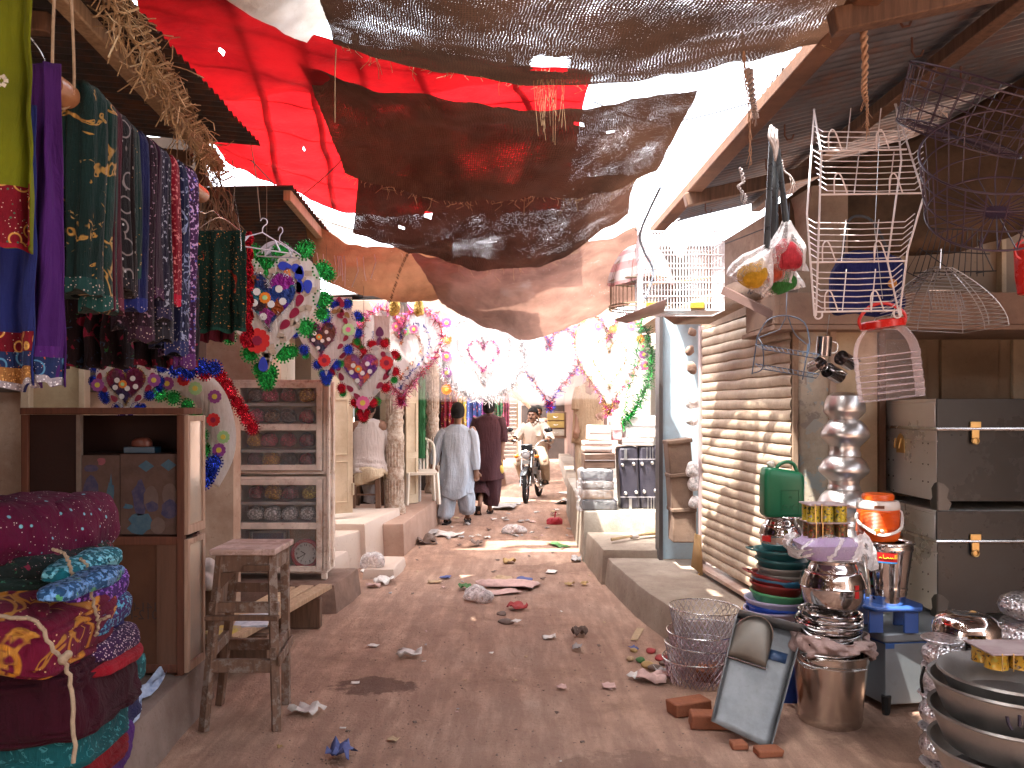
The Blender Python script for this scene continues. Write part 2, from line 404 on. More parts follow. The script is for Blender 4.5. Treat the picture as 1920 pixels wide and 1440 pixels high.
g.grid(rows); tag(g.build('ground', gm, keep=True), 'trodden reddish brown dirt lane between the shops', 'ground', kind='structure')

conc = mat('concrete', (.36, .30, .24), (.24, .19, .15), 2.5, .9, 0, .5, 55, dirt=.55, dcol=(.13, .08, .06), dsc=2.2)
conc2 = mat('concrete_grey', (.40, .36, .30), (.27, .24, .2), 3, .9, 0, .6, 45, dirt=.5, dcol=(.14, .1, .08), dsc=4)
tile = mat('cream_render', (.62, .52, .44), (.5, .4, .33), 2, .6, 0, .15, 40, dirt=.4, dcol=(.3, .14, .09), dsc=2)
terra = mat('brown_render', (.40, .27, .21), (.3, .19, .14), 2, .85, 0, .3, 50, dirt=.45, dcol=(.17, .09, .06), dsc=3)
def slab(name, pts, z, m, label, batter=.03, z0=-.03, wob=.012, seg=.12):
    """raised paving: outline walked with small irregularities, worn upper edge"""
    out = []
    n = len(pts)
    for i in range(n):
        a, b = V((*pts[i], 0)), V((*pts[(i+1) % n], 0)); k = max(1, int((b-a).length/seg)); k = min(k, 70)
        for j in range(k):
            p = a.lerp(b, j/k); q = V((noise.noise(V((p.x*4, p.y*4, z*9))), noise.noise(V((p.x*4, p.y*4, z*9+7))), 0))*wob; out.append(p+q)
    cx = sum(p.x for p in out)/len(out); cy = sum(p.y for p in out)/len(out)
    def ring(zz, ins):
        r = []
        for p in out:
            d = V((cx-p.x, cy-p.y, 0)); d.normalize(); r.append(V((p.x, p.y, zz+noise.noise(p*6)*.006*(zz > 0)))+d*ins)
        return r
    mb = MB(); rings = [ring(z0, -batter), ring(z*.5, -batter*.4), ring(z-.025, 0), ring(z-.006, .008), ring(z, .03)]
    m_ = len(out)
    for r in rings: pass
    vs = [p for r in rings for p in r]; fs = []
    for i in range(4):
        for j in range(m_):
            l = (j+1) % m_; fs.append((i*m_+j, i*m_+l, (i+1)*m_+l, (i+1)*m_+j))
    fs.append(tuple(4*m_+j for j in range(m_))); mb.add(vs, fs)
    return tag(mb.build(name, m, keep=True, ang=50), label, 'pavement', kind='structure')
slab('pavement_right', [(1.14, 5.15), (1.9, 5.15), (3.6, 5.4), (3.6, 8.9), (.86, 8.9), (.84, 8.0), (.90, 7.0), (.98, 6.2)], .24, conc, 'low raised concrete ledge in front of the roller shutter')
slab('pavement_step', [(.84, 7.35), (2.5, 7.25), (2.5, 8.6), (.77, 8.6)], .315, conc, 'worn concrete step on the ledge below the luggage')
slab('pavement_block', [(.76, 8.4), (2.9, 8.4), (2.9, 12.5), (.86, 12.5)], .53, conc2, 'pale concrete plinth that carries the luggage')
slab('pavement_far_right', [(1.0, 12.5), (3, 12.5), (3, 24), (1.4, 24)], .28, conc, 'raised paving far along the right shops')
slab('pavement_left', [(-1.19, 8.75), (-.98, 12.4), (-3.4, 12.4), (-3.4, 8.75)], .35, terra, 'brown plastered raised walkway under the white chair')
slab('pavement_step', [(-1.02, 11.7), (-.72, 12.6), (-2, 12.6), (-2, 11.7)], .15, terra, 'low brown step beside the walking men')
slab('pavement_far_left', [(-.85, 12.9), (-.15, 17.2), (-3, 20), (-3, 12.9)], .26, terra, 'raised paving far along the left shops')
slab('pavement_cream', [(-1.50, 8.15), (-1.33, 9.45), (-3.4, 9.45), (-3.4, 8.15)], .44, tile, 'smooth cream plastered plinth under the seated man', wob=.003)
slab('pavement_cream', [(-1.78, 7.5), (-1.53, 8.2), (-3.2, 8.2), (-3.2, 7.5)], .37, tile, 'narrow cream step in front of the seated man', wob=.003)
slab('pavement_cream', [(-1.64, 6.95), (-1.56, 7.6), (-2.6, 7.6), (-2.6, 6.95)], .26, tile, 'lowest cream step beside the bangle cabinet', wob=.003)
slab('pavement_cream', [(-1.40, 7.55), (-1.12, 7.55), (-1.10, 8.2), (-1.36, 8.25)], .095, tile, 'flat cream kerb stone with a plastic bag on it', wob=.004)
slab('pavement_stone', [(-2.35, 6.28), (-1.40, 6.28), (-1.33, 6.95), (-2.6, 6.95)], .225, mat('rough_stone', (.30, .2, .155), (.15, .1, .08), 5, .95, 0, .9, 30, dirt=.6), 'rough brown stone block under the bangle cabinet', wob=.02)
slab('pavement_stall', [(-1.50, 1.2), (-1.66, 4.15), (-1.68, 4.42), (-4, 4.42), (-4, 1.2)], .245, mat('worn_cement', (.26, .2, .17), (.17, .12, .1), 2.5, .9, 0, .5, 60, dirt=.5), 'worn cement ledge of the cloth stall', batter=.05)

peel = mat('peeling_limewash', (.56, .43, .33), (.42, .28, .2), 3, .9, 0, .4, 35, dirt=.6, dcol=(.25, .13, .09), dsc=2.5)
cream = mat('cream_paint', (.62, .52, .38), (.48, .38, .26), 3, .65, 0, .15, 40, dirt=.35, dcol=(.25, .17, .1), dsc=4)
darkw = mat('unlit_interior', (.06, .045, .04), (.03, .022, .02), 2, .95)  # near-black colour stands in for unlit interiors and openings
brickm = None
def brick_mat():
    n = N('old_brick'); cv = n.coord('Object'); mp = n.n('ShaderNodeMapping'); mp.inputs['Rotation'].default_value = (PI/2, 0, 0); n.l(cv, mp.inputs[0])
    b = n.n('ShaderNodeTexBrick'); n.l(mp.outputs[0], b.inputs[0]); b.inputs['Scale'].default_value = 4.4
    b.inputs['Color1'].default_value = (.3, .1, .06, 1); b.inputs['Color2'].default_value = (.22, .09, .06, 1); b.inputs['Mortar'].default_value = (.3, .25, .2, 1); b.inputs['Mortar Size'].default_value = .03
    f = n.ramp(n.noise(cv, 7, 8, .75), [(.45, 0), (.68, .8)]); colr = n.mix(f, b.outputs[0], (.34, .26, .21))
    return n.end(n.bsdf(colr, .95, 0.0, n.bump(n.math('ADD', b.outputs[1], n.noise(cv, 60, 3)), .6, .01)))
brickm = brick_mat()
pole_w = wood('grey_wood', (.33, .24, .17), (.15, .1, .07)); brown_w = wood('brown_wood', (.16, .085, .05), (.07, .035, .02)); tan_w = wood('tan_wood', (.42, .29, .17), (.24, .15, .08))

b = thing('shop_building', 'dark cloth shop on the left with peeling cream end wall', 'shop', (-3, 4.5, 0))
m = MB(); m.bx(-4.6, -4.5, -1, 7, 0, 3.6); m.build('side_wall', darkw, b)
m = MB(); m.bx(-4.5, -1.95, 5.6, 5.75, 0, 1.72); m.build('end_wall', peel, b)
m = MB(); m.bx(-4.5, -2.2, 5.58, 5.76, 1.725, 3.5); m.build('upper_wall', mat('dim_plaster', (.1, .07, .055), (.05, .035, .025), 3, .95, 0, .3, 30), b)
m = MB(); m.bx(-3.38, -3.32, 5.50, 5.58, .2, 2.0); m.bx(-2.98, -2.94, 5.50, 5.58, .2, 2.0); m.bx(-3.9, -3.72, 5.50, 5.575, .2, 2.0); m.build('door_frame', cream, b, bevel=.004)
m = MB(); m.bx(-3.32, -2.98, 5.55, 5.585, .2, 1.9); m.build('door', mat('buff_paint', (.5, .4, .25), (.38, .28, .17), 4, .7, dirt=.3), b)
b = thing('shop_building', 'brick and limewashed shop wall behind the bangle cabinet', 'shop', (-2.8, 7.1, 0))
m = MB(); m.bx(-4.5, -2.12, 7.02, 7.25, 0, 1.1); m.build('brick_base', brickm, b)
m = MB(); m.bx(-4.5, -2.10, 7.0, 7.27, 1.1, 2.75); m.build('wall', peel, b)
m = MB(); m.bx(-4.5, -2.08, 6.85, 7.0, .52, .56); m.build('ledge', conc2, b, bevel=.005)
sh = thing('shop_building', 'cream left-hand shop with carved white columns and open doors', 'shop', (-2.5, 10, 0))
for q in ((-3.59, -2.35, 8.35, 8.45, .3, 3.0), (-3.7, -3.6, 8.3, 16, .3, 3.2), (-2.7, -2.5, 9.95, 12.6, .35, 3.0)): m = MB(); m.bx(*q); m.build('wall', mat('buff_wall', (.36, .3, .24), (.25, .2, .16), 3, .9, dirt=.4), sh)
m = MB(); m.bx(-3.6, -1.35, 8.6, 12.9, 2.62, 2.78); m.build('lintel', peel, sh, bevel=.01)
def door_leaf(x0, y0, x1, y1, z0, z1, nm='door', par=None, mt=cream):
    a, c = V((x0, y0, 0)), V((x1, y1, 0)); L = (c-a).length; ang = math.atan2((c-a).y, (c-a).x); M = T((x0, y0, z0)) @ Rz(ang); H = z1-z0
    q = MB(); q.box((L/2, 0, H/2), (L, .035, H), M)
    d = q.build(nm, mt, par, bevel=.003); t = MB()
    for (zz0, zz1) in ((.06, .28), (.32, .62), (.66, .96)):
        for s in (-1, 1):
            for (cx, cw, cz, chh) in ((L*.5, L*.62, H*zz0, .012), (L*.5, L*.62, H*zz1, .012)):
                t.box((cx, s*.021, cz), (cw, .012, chh), M)
            for cx in (L*.19, L*.81): t.box((cx, s*.021, H*(zz0+zz1)/2), (.012, .012, H*(zz1-zz0)), M)
    t.build('panel_moulding', mt, d, bevel=.002); return d
d = door_leaf(XF(618, 8.5), 8.5, XF(660, 8.62), 8.62, .5, 2.45, 'door', sh)
for z in (.75, 1.75): hh = MB(); hh.box((XF(660, 8.58), 8.56, z), (.05, .05, .13)); hh.build('hinge', mat('painted_iron', (.5, .42, .3), None, 5, .5, .3), d, bevel=.004)
door_leaf(XF(705, 9.9), 9.93, XF(726, 9.9), 9.93, .45, 2.5, 'door', sh); door_leaf(XF(757, 10.6), 10.6, XF(777, 10.6), 10.75, .36, 2.5, 'door', sh)
m = MB(); m.bx(XF(662, 9.6), XF(705, 9.6), 9.85, 9.9, .44, 2.6); m.build('doorway', darkw, sh)  # dark panel put in for the shade inside the opening
m = MB(); m.bx(-2.5, -2.46, 10.7, 12.4, .35, 2.5); m.build('doorway', darkw, sh)  # dark panel, shade of the open doorway as colour
m = MB(); m.bx(XF(775, 10.9), XF(789, 10.9), 10.85, 10.95, .35, 2.6); m.build('door_post', mat('white_post', (.6, .58, .55), None, 4, .6, dirt=.3), sh, bevel=.005)
def carve_mat():
    n = N('carved_limewash'); cv = n.coord('Object'); w1 = n.noise(cv, 18, 6, .75); d = n.ramp(w1, [(.4, (.62, .54, .45)), (.62, (.34, .22, .15))])
    return n.end(n.bsdf(d, .9, 0.0, n.bump(n.noise(cv, 55, 5, .7, 1.2), .8, .02)))
cm = carve_mat()
def column(px, Y, rr, zb):
    x = XF(px, Y); col = thing('carved_column', '', 'column', (x, Y, zb))
    m = MB(); prof = [(rr*1.25, zb), (rr*1.28, zb+.05), (rr*1.05, zb+.12), (rr*.95, zb+.3), (rr*.98, zb+.42), (rr*1.08, zb+.46), (rr*1.08, zb+.5), (rr*.96, zb+.53), (rr*.98, zb+.85), (rr*1.1, zb+.88), (rr*1.1, zb+.93), (rr*.97, zb+.97), (rr*.97, zb+1.05), (rr*1.08, zb+1.09), (rr*.95, zb+1.13)]
    m.lathe(prof, (x, Y, 0), 24); m.build('base', cm, col)
    m = MB(); m.lathe([(rr*.93, zb+1.13), (rr*.93, 2.62)], (x, Y, 0), 24); 
    m.build('shaft', cm, col)
    m = MB()
    for k in range(6):                              # fluted panels between slanting bands
        z0 = zb+1.13+k*.27
        pts = [V((x+rr*.97*math.cos(a), Y+rr*.97*math.sin(a), z0+.09*math.sin(a*1+2.2))) for a in [2*PI*i/20 for i in range(20)]]
        m.tube(pts, .012, 5, True)
        for i in range(16):
            a = 2*PI*i/16; zz = z0+.09*math.sin(a+2.2)
            m.tube([(x+rr*.96*math.cos(a), Y+rr*.96*math.sin(a), zz+.04), (x+rr*.96*math.cos(a), Y+rr*.96*math.sin(a), zz+.22)], .009, 4)
    for k in range(18):
        a = 2*PI*k/18
        for z0, z1 in ((.14, .4), (.56, .83)): m.tube([(x+rr*.97*math.cos(a), Y+rr*.97*math.sin(a), zb+z0), (x+rr*1.0*math.cos(a), Y+rr*1.0*math.sin(a), zb+z1)], .011, 4)
    m.build('carving', cm, col); return col
tag(column(740, 9.62, .105, .36), 'carved white column right beside the seated man', None)
tag(column(811, 12.0, .095, .36), 'carved white column behind the white plastic chair', None)
m = MB(); m.bx(-1.53, -1.30, 9.5, 9.75, -.02, .37); tag(m.build('plinth', mat('stained_plinth', (.5, .38, .3), (.33, .16, .1), 6, .9, 0, .5, 30, dirt=.5, dcol=(.26, .1, .06)), bevel=.015), 'rust stained plinth under the nearer carved column', 'plinth')

rb = thing('shop_building', 'right-hand shop with a closed roller shutter and poster strips', 'shop', (2, 6, 0))
m = MB(); m.bx(1.86, 2.1, 5.12, 6.6, .2, 2.75); m.build('wall', peel, rb)
m = MB(); m.bx(1.32, 2.6, 7.42, 7.5, 2.57, 3.12); m.build('upper_wall', darkw, rb)  # dark slab stands in for the dim shop interior behind the cages
m = MB(); m.add([V((1.60, 6.78, 2.27)), V((1.78, 5.0, 2.3)), V((1.88, 5.0, 3.0)), V((1.62, 6.9, 2.93)), V((2.1, 6.78, 2.27)), V((2.1, 5.0, 2.3)), V((2.1, 5.0, 3.0)), V((2.1, 6.9, 2.93))], [(0,1,2,3),(5,4,7,6),(1,5,6,2),(4,0,3,7),(3,2,6,7),(0,4,5,1)]); m.build('shutter_box', mat('grimy_board', (.36, .27, .2), (.22, .15, .11), 4, .85, 0, .3, 30, dirt=.6), rb)
poster = None
def poster_mat():
    n = N('torn_posters'); cv = n.coord('Object'); f = n.noise(cv, 5, 8, .7); base = n.ramp(f, [(.35, (.4, .32, .24)), (.6, (.58, .5, .4))])
    v = n.voro(cv, 7, out='Color'); sx = n.n('ShaderNodeSeparateColor'); n.l(v, sx.inputs[0])
    k = n.ramp(sx.outputs[0], [(0, (.5, .45, .38)), (.45, (.28, .42, .5)), (.6, (.42, .36, .3)), (.8, (.3, .25, .22))]); msk = n.ramp(n.noise(cv, 11, 6, .7), [(.5, 0), (.53, .8)])
    return n.end(n.bsdf(n.mix(msk, base, k), .85, 0.0, n.bump(n.noise(cv, 50, 4), .3, .005)))
pm_ = poster_mat()
m = MB(); m.bx(1.76, 1.80, 5.02, 5.12, .1, 2.25); m.build('jamb', mat('brown_jamb', (.34, .24, .17), (.2, .13, .09), 5, .8, dirt=.5), rb, bevel=.006)
m = MB(); m.bx(1.80, 2.0, 5.06, 5.12, .1, 2.25); m.build('poster_strip', pm_, rb)
m = MB(); m.bx(2.0, 2.04, 5.03, 5.12, .1, 2.25); m.build('door_post', mat('pinkish_post', (.5, .38, .3), None, 4, .7, dirt=.4), rb, bevel=.004)
m = MB(); m.bx(2.04, 2.32, 5.08, 5.12, .1, 2.25); dd = m.build('door', cream, rb)
m = MB()                                             # green brush writing on the door
for st in ([(0, .12), (.0, .0), (.04, -.04), (.09, -.02), (.1, .05)], [(.04, .09), (.08, .13), (.1, .1)], [(.12, .1), (.15, .16), (.17, .12), (.14, .1)]):
    m.tube([V((2.085+a, 5.074, 1.33+b)) for a, b in st], .006, 5, flat=.3)
m.build('painted_writing', mat('green_brush', (.1, .25, .16), None, 20, .7), dd)
m = MB(); m.bx(2.32, 2.36, 5.05, 5.5, .1, 2.25); m.build('side_frame', brown_w, rb)
tb = thing('shop_building', 'trunk seller shop with cream boards and wooden shelf box', 'shop', (3.4, 5.6, 0))
m = MB(); m.bx(2.36, 5.6, 5.62, 5.75, 0, 2.3); m.build('back_wall', mat('tan_boards', (.42, .32, .22), (.3, .21, .14), 3, .8, dirt=.4), tb)
for i, x in enumerate((2.5, 3.0, 3.5, 4.1)):
    m = MB(); m.bx(x, x+.40, 5.585, 5.62, 1.2, 2.12); m.build('door_panel', cream if i > 1 else mat('tan_panel', (.4, .3, .2), (.3, .22, .15), 4, .8, dirt=.4), tb, bevel=.006)
m = MB(); m.bx(XF(1452, 4.9), 4.9, 4.9, 5.05, ZF(608, 4.9), ZF(548, 4.9)); m.bx(XF(1452, 4.9), XF(1462, 4.9), 4.895, 5.5, ZF(608, 4.9), ZF(470, 4.9)); m.bx(XF(1452, 4.9), 4.9, 4.9, 5.6, ZF(612, 4.9)-.02, ZF(608, 4.9)-.002); m.build('shelf_box', mat('shelf_board', (.3, .2, .15), (.2, .13, .1), 4, .8, dirt=.3), tb, bevel=.004)
m = MB(); m.bx(XF(1460, 5.4), 5.2, 5.42, 5.5, 2.1, 2.9); m.build('upper_board', mat('whitish_board', (.4, .33, .26), (.28, .22, .17), 3, .75, dirt=.35), tb)
for x in (1690, 1880):
    m = MB(); m.bx(XF(x, 5.35), XF(x+9, 5.35), 5.36, 5.42, 2.1, 2.9); m.build('batten', cream, tb, bevel=.003)
m = MB(); m.bx(4.9, 5.0, -1, 5.7, 0, 3.6); m.build('side_wall', mat('dim_side', (.2, .15, .12), (.12, .09, .07), 2, .9), tb)
def jute():                                          # rolled cloth and sacking in the loft
    mb, W, H, g_ = patch([[(1455, 385, 5.3), (1600, 300, 5.3), (1760, 235, 5.2), (1960, 130, 5.0)], [(1455, 440, 5.2), (1640, 450, 5.0), (1800, 420, 4.9), (1960, 330, 4.8)], [(1500, 500, 5.2), (1640, 480, 5.2), (1800, 470, 5.1), (1960, 420, 5.0)]], 40, 20, .03, 3, 5)
    return mb
tag(jute().build('sacking_sheet', mat('tan_sacking', (.13, .08, .05), (.06, .04, .025), 4, .95, 0, .5, 90), solid=.004), 'tan sacking stuffed under the tin roof above the shelf box', 'sacking')

m = MB(); m.bx(XF(1240, 7.3), XF(1312, 7.3), 7.28, 7.4, .24, 2.55); bw = m.build('wall_panel', mat('pale_blue_paint', (.42, .56, .64), (.34, .47, .56), 2.5, .6, 0, .2, 30, dirt=.4, dcol=(.3, .26, .24)), bevel=.004)
tag(bw, 'pale blue painted wall panel right of the luggage', 'wall')
m = MB(); m.bx(XF(1233, 7.3), XF(1240, 7.3), 7.22, 7.42, .24, 2.5); tag(m.build('door_rail', mat('dark_rail', (.1, .09, .09), None, 5, .5, .4), bevel=.003), 'thin dark steel rail down the edge of the blue panel', 'rail')
rf = thing('shop_building', 'bright whitewashed luggage shop front on the right', 'shop', (1.9, 9.5, .3))
for q in ((1.42, 2.6, 9.3, 9.45, .5, 2.3), (1.95, 2.05, 7.4, 9.29, .3, 2.49)): m = MB(); m.bx(*q); m.build('wall', mat('whitewash', (.78, .76, .72), (.66, .62, .58), 2.5, .85, dirt=.15), rf)
m = MB(); m.bx(1.46, 1.58, 9.1, 9.25, .53, 2.45); m.build('pier', mat('white_pier', (.75, .72, .7), None, 3, .8, dirt=.2), rf, bevel=.006)
m = MB(); m.bx(1.4, 2.6, 7.4, 9.4, 2.5, 2.56); m.build('awning_board', peel, rf)
st = thing('roller_shutter', 'closed ribbed tan steel roller shutter on the right', 'shutter', (1.65, 5.9, .24))
a, bq = V((1.60, 6.70, 0)), V((1.76, 5.03, 0)); zs = []; z = .34
rows = []
ns = 26; sh_h = (2.27-.34)/ns
nrm = V(((bq-a).y, -(bq-a).x, 0)).normalized()*-1
if nrm.x > 0: nrm = -nrm
for i in range(ns):
    for (t, o_) in ((0, .0), (.08, .007), (.3, .012), (.55, .0125), (.8, .008), (.93, .001), (.97, -.005)):
        zz = .34+(i+t)*sh_h
        rows.append([a.lerp(bq, j/24)+V((0, 0, zz))+nrm*(o_+.006*noise.noise(V((j*.4, i*.5, 0))))+V((0, 0, .006*noise.noise(V((j*.25, i*.9, 3))))) for j in range(25)])
m = MB(); m.grid(rows)
m.build('slat_curtain', mat('shutter_paint', (.56, .45, .34), (.43, .33, .24), 3, .6, .1, .35, 35, dirt=.55, dcol=(.2, .12, .08), dsc=5), st, ang=25)
m = MB(); m.beam(a+V((0, 0, .29))+nrm*.012, bq+V((0, 0, .29))+nrm*.012, .11, .03, up='Z'); m.build('bottom_bar', mat('scuffed_bar', (.5, .4, .33), (.34, .22, .16), 5, .6, .1, .2, dirt=.7, dcol=(.25, .08, .05)), st, bevel=.004)
m = MB(); m.bx(1.575, 1.625, 6.70, 6.76, .24, 2.3); m.build('side_rail', mat('pinkish_rail', (.45, .36, .36), (.35, .26, .26), 6, .6, .1, dirt=.4), st, bevel=.003)
m = MB(); m.bx(XF(1311, 6.95), XF(1332, 6.95), 6.93, 7.0, .24, 2.33); m.build('guide_post', mat('lilac_post', (.55, .5, .54), (.45, .4, .42), 4, .55, .1, dirt=.4), st, bevel=.004)
lk = MB(); lp = a+V((0, 0, .25))+nrm*.05; lk.box(lp+V((0, -.1, -.03)), (.03, .05, .06)); lk.build('padlock', metal('brass', (.75, .52, .22), .35), st, bevel=.006)
lk = MB(); lk.tube([lp+V((0, -.1+.018*math.cos(q), .0+.035*math.sin(q))) for q in [PI*i/8 for i in range(9)]], .005, 6); lk.build('lock_shackle', metal('steel', (.7, .7, .7), .25), st)

far1 = thing('shop_building', 'far left shop hung with bright clothes and garlands', 'shop', (-1.4, 15, 0))
for q in ((-2.6, -.95, 13.2, 13.3, .25, 2.4), (-1.8, -.3, 17.3, 17.45, 0, 2.9)): m = MB(); m.bx(*q); m.build('wall', darkw, far1)
m = MB()
for i in range(24): m.bx(-.22, .10, 17.18, 17.22, .55+i*.085, .62+i*.085)
m.build('shutter', mat('far_shutter', (.45, .38, .34), None, 4, .6, dirt=.3), far1)
m = MB(); m.bx(.10, .14, 17.1, 17.3, .25, 2.7); m.bx(-.30, -.24, 17.1, 17.3, .25, 2.7); m.build('door_post', cream, far1)
m = MB(); m.bx(-4, .2, 17.35, 22, 2.9, 3.3); m.build('parapet', peel, far1)
far2 = thing('shop_building', 'furniture shop with dim doorway at the end of the lane', 'shop', (1, 24, 0))
m = MB(); m.bx(-1.5, 6, 26, 26.2, 0, 4.2); m.build('wall', mat('far_plaster', (.5, .42, .37), (.38, .3, .26), 1.5, .9, dirt=.4), far2)
m = MB(); m.bx(.3, 1.7, 25.9, 25.98, 0, 2.3); m.build('doorway', darkw, far2)  # dark panel stands for the unlit doorway
far3 = thing('shop_building', 'far right shops with brown shadowed fronts', 'shop', (2.2, 16, 0))
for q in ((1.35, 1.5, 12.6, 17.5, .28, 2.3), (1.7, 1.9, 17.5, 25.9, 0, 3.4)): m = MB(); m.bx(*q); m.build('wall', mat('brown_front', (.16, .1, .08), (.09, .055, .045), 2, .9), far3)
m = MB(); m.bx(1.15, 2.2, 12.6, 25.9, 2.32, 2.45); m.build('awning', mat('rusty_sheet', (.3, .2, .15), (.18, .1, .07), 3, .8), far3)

def tin_mat(name, c, rust):
    n = N(name); cv = n.coord('Object'); f = n.noise(cv, 2.2, 8, .7); colr = n.ramp(f, [(.35, dk(c, .6)), (.6, c)]); r = n.ramp(n.noise(cv, 4.5, 9, .75), [(.48, 0), (.66, rust)])
    colr = n.mix(r, colr, (.2, .09, .05)); return n.end(n.bsdf(colr, .55, .55, n.bump(n.noise(cv, 40, 3), .15, .01)))
tin = tin_mat('weathered_tin', (.16, .165, .19), .6); tin2 = tin_mat('dark_tin', (.09, .08, .075), .8)
def tin_roof(x0, x1, y0, y1, z0, slope, amp=.013, pit=.078, dy=0.0, jag=.0):
    mb = MB(); n = int((y1-y0)/pit*8); rows = []; k = 14
    for i in range(n+1):
        y = y0+(y1-y0)*i/n; zo = amp*math.sin(2*PI*(y-y0)/pit); ov = jag*noise.noise(V((int((y-y0)/.8)*3.1, 0, 0)))
        rows.append([V((x0+(x1-x0)*j/k+(ov if j == 0 else 0), y, z0+slope*(x1-x0)*j/k+zo+dy*(y-y0)+.012*noise.noise(V((j, y*.7, 3))))) for j in range(k+1)])
    mb.grid(rows); return mb
rr_ = thing('tin_roof', 'corrugated tin lean-to roof over the right-hand stalls', 'roof', (3, 4, 3.2))
tin_roof(1.30, 5.2, .6, 7.0, 3.22, .24, jag=.05).build('tin_sheet', tin, rr_, ang=80, solid=.0)
m = MB(); m.beam((1.36, .4, 3.13), (1.24, 6.9, 3.14), .1, .07, up='Z'); m.build('eave_beam', mat('reddish_beam', (.2, .1, .06), (.1, .05, .03), 5, .8, 0, .4), rr_, bevel=.008)
for i, (x, z) in enumerate(((2.2, 3.34), (3.2, 3.58), (4.3, 3.84))):
    m = MB(); m.beam((x, .5, z), (x-.1, 6.9, z), .08, .07, up='Z'); m.build('purlin', brown_w, rr_, bevel=.006)
for y in (3.0, 5.55):
    m = MB(); m.beam((1.2, y, 3.05), (4.9, y+.1, 3.9), .07, .09, up='Z'); m.build('rafter', brown_w, rr_, bevel=.006)
for (x, y) in ((1.5, 4.4), (1.62, 5.1), (1.75, 3.5), (2.3, 4.1), (1.45, 6.0), (2.0, 5.4), (1.5, 3.1)):
    m = MB(); z = 3.12+.24*(x-1.3); m.tube([(x, y, z), (x, y, z-.06), (x+.015, y, z-.085), (x+.04, y, z-.08), (x+.05, y, z-.055)], .005, 5); m.build('hook', mat('rust_iron', (.16, .08, .06), None, 9, .8, .4), rr_)
far_r = thing('tin_roof', 'short lower tin roof above the bird cages', 'roof', (2, 8, 2.9))
tin_roof(1.42, 2.7, 6.7, 9.3, 2.62, .2, jag=.04).build('tin_sheet', tin, far_r, ang=80)
m = MB(); m.beam((1.4, 7.0, 2.56), (2.9, 7.0, 2.86), .06, .06, up='Z'); m.build('rafter', brown_w, far_r)
lr = thing('tin_roof', 'dark corrugated tin roof over the left cloth stall', 'roof', (-3, 3, 3.3))
tin_roof(-1.55, -4.6, .4, 5.0, 3.26, -.08, jag=.04).build('tin_sheet', tin2, lr, ang=80)
m = MB(); m.beam((-1.5, .3, 3.19), (-1.87, 5.1, 3.15), .07, .07, up='Z'); m.build('eave_pole', tan_w, lr, bevel=.008)
for y in (1.6, 3.2, 4.9):
    m = MB(); m.beam((-1.62-.07*y, y, 3.14), (-4.5, y, 3.36), .06, .08); m.build('rafter', brown_w, lr, bevel=.006)
l2 = thing('tin_roof', 'brown lower tin roof behind the straw-hung eave', 'roof', (-2.8, 6.5, 2.9))
tin_roof(-1.47, -4.4, 5.35, 7.5, 3.10, .02, dy=-.07, jag=.04).build('tin_sheet', tin2, l2, ang=80)
m = MB(); m.beam((-1.52, 5.4, 3.05), (-1.52, 7.5, 2.91), .05, .08); m.build('eave_beam', tan_w, l2, bevel=.005)
m = MB(); m.beam((-3.0, 5.5, 2.45), (-1.98, 5.5, 2.83), .06, .045, up='Y'); m.build('strut', tan_w, l2, bevel=.004)
m = MB(); m.beam((-2.05, 5.6, 2.78), (-1.82, 6.9, 2.74), .04, .05, up='Z'); m.build('strut', tan_w, l2, bevel=.004)
l3 = thing('tin_roof', 'tin roof edge over the cream shop with columns', 'roof', (-2.4, 10.5, 2.9))
tin_roof(-1.25, -4.2, 8.6, 13.2, 2.86, .05, jag=.05).build('tin_sheet', tin2, l3, ang=80)

bc = (.085, .042, .025)
def tarp(nm, rows, label, c=bc, nu=90, nv=60, wr=.045, fq=3, seed=1, **k):
    mb, W, H, g_ = patch(rows, nu, nv, wr, fq, seed, pts3=k.pop('pts3', False))
    m_ = burlap(nm+str(seed), c, W, H, **k); o = mb.build(nm, m_, keep=True, ang=180); tag(o, label, 'awning'); return o, g_
tA, gA = tarp('burlap_awning', [
    [(-.85, .3, 3.3), (-.2, .3, 3.18), (.5, .3, 3.15), (1.1, .3, 3.2), (1.4, .3, 3.25)],
    [(-.80, 1.6, 3.22), (-.2, 1.6, 3.05), (.5, 1.6, 3.0), (1.1, 1.6, 3.1), (1.38, 1.6, 3.2)],
    [P(588, -30, 2.9), P(790, 20, 2.95), P(1060, 45, 2.95), P(1350, 30, 2.9), P(1640, -20, 2.95)],
    [P(622, 92, 3.3), P(800, 128, 3.5), P(1040, 166, 3.7), P(1300, 140, 3.5), P(1575, 75, 3.25)]],
    'large brown burlap awning nearest overhead with a torn square hole', pts3=True, seed=3, worn=.44, holes=((.492, .83, .034, .055),), edge=.012, trans=.12, pitch=.0125)
tB, gB = tarp('burlap_awning', [
    [(555, 108, 4.0), (680, 165, 4.2), (880, 195, 4.3), (1080, 205, 4.3), (1200, 178, 4.2), (1310, 166, 4.0)],
    [(600, 200, 4.5), (740, 230, 4.6), (900, 260, 4.7), (1080, 265, 4.7), (1200, 250, 4.6), (1285, 225, 4.4)],
    [(645, 330, 5.0), (760, 356, 5.2), (890, 380, 5.3), (1010, 368, 5.3), (1130, 362, 5.1), (1232, 320, 4.9)]],
    'second burlap awning sagging below the red cloth, frayed all round', c=(.11, .052, .032), seed=5, worn=.43, edge=.02, trans=.10, holes=((.6, .28, .012, .02), (.69, .42, .012, .012)))
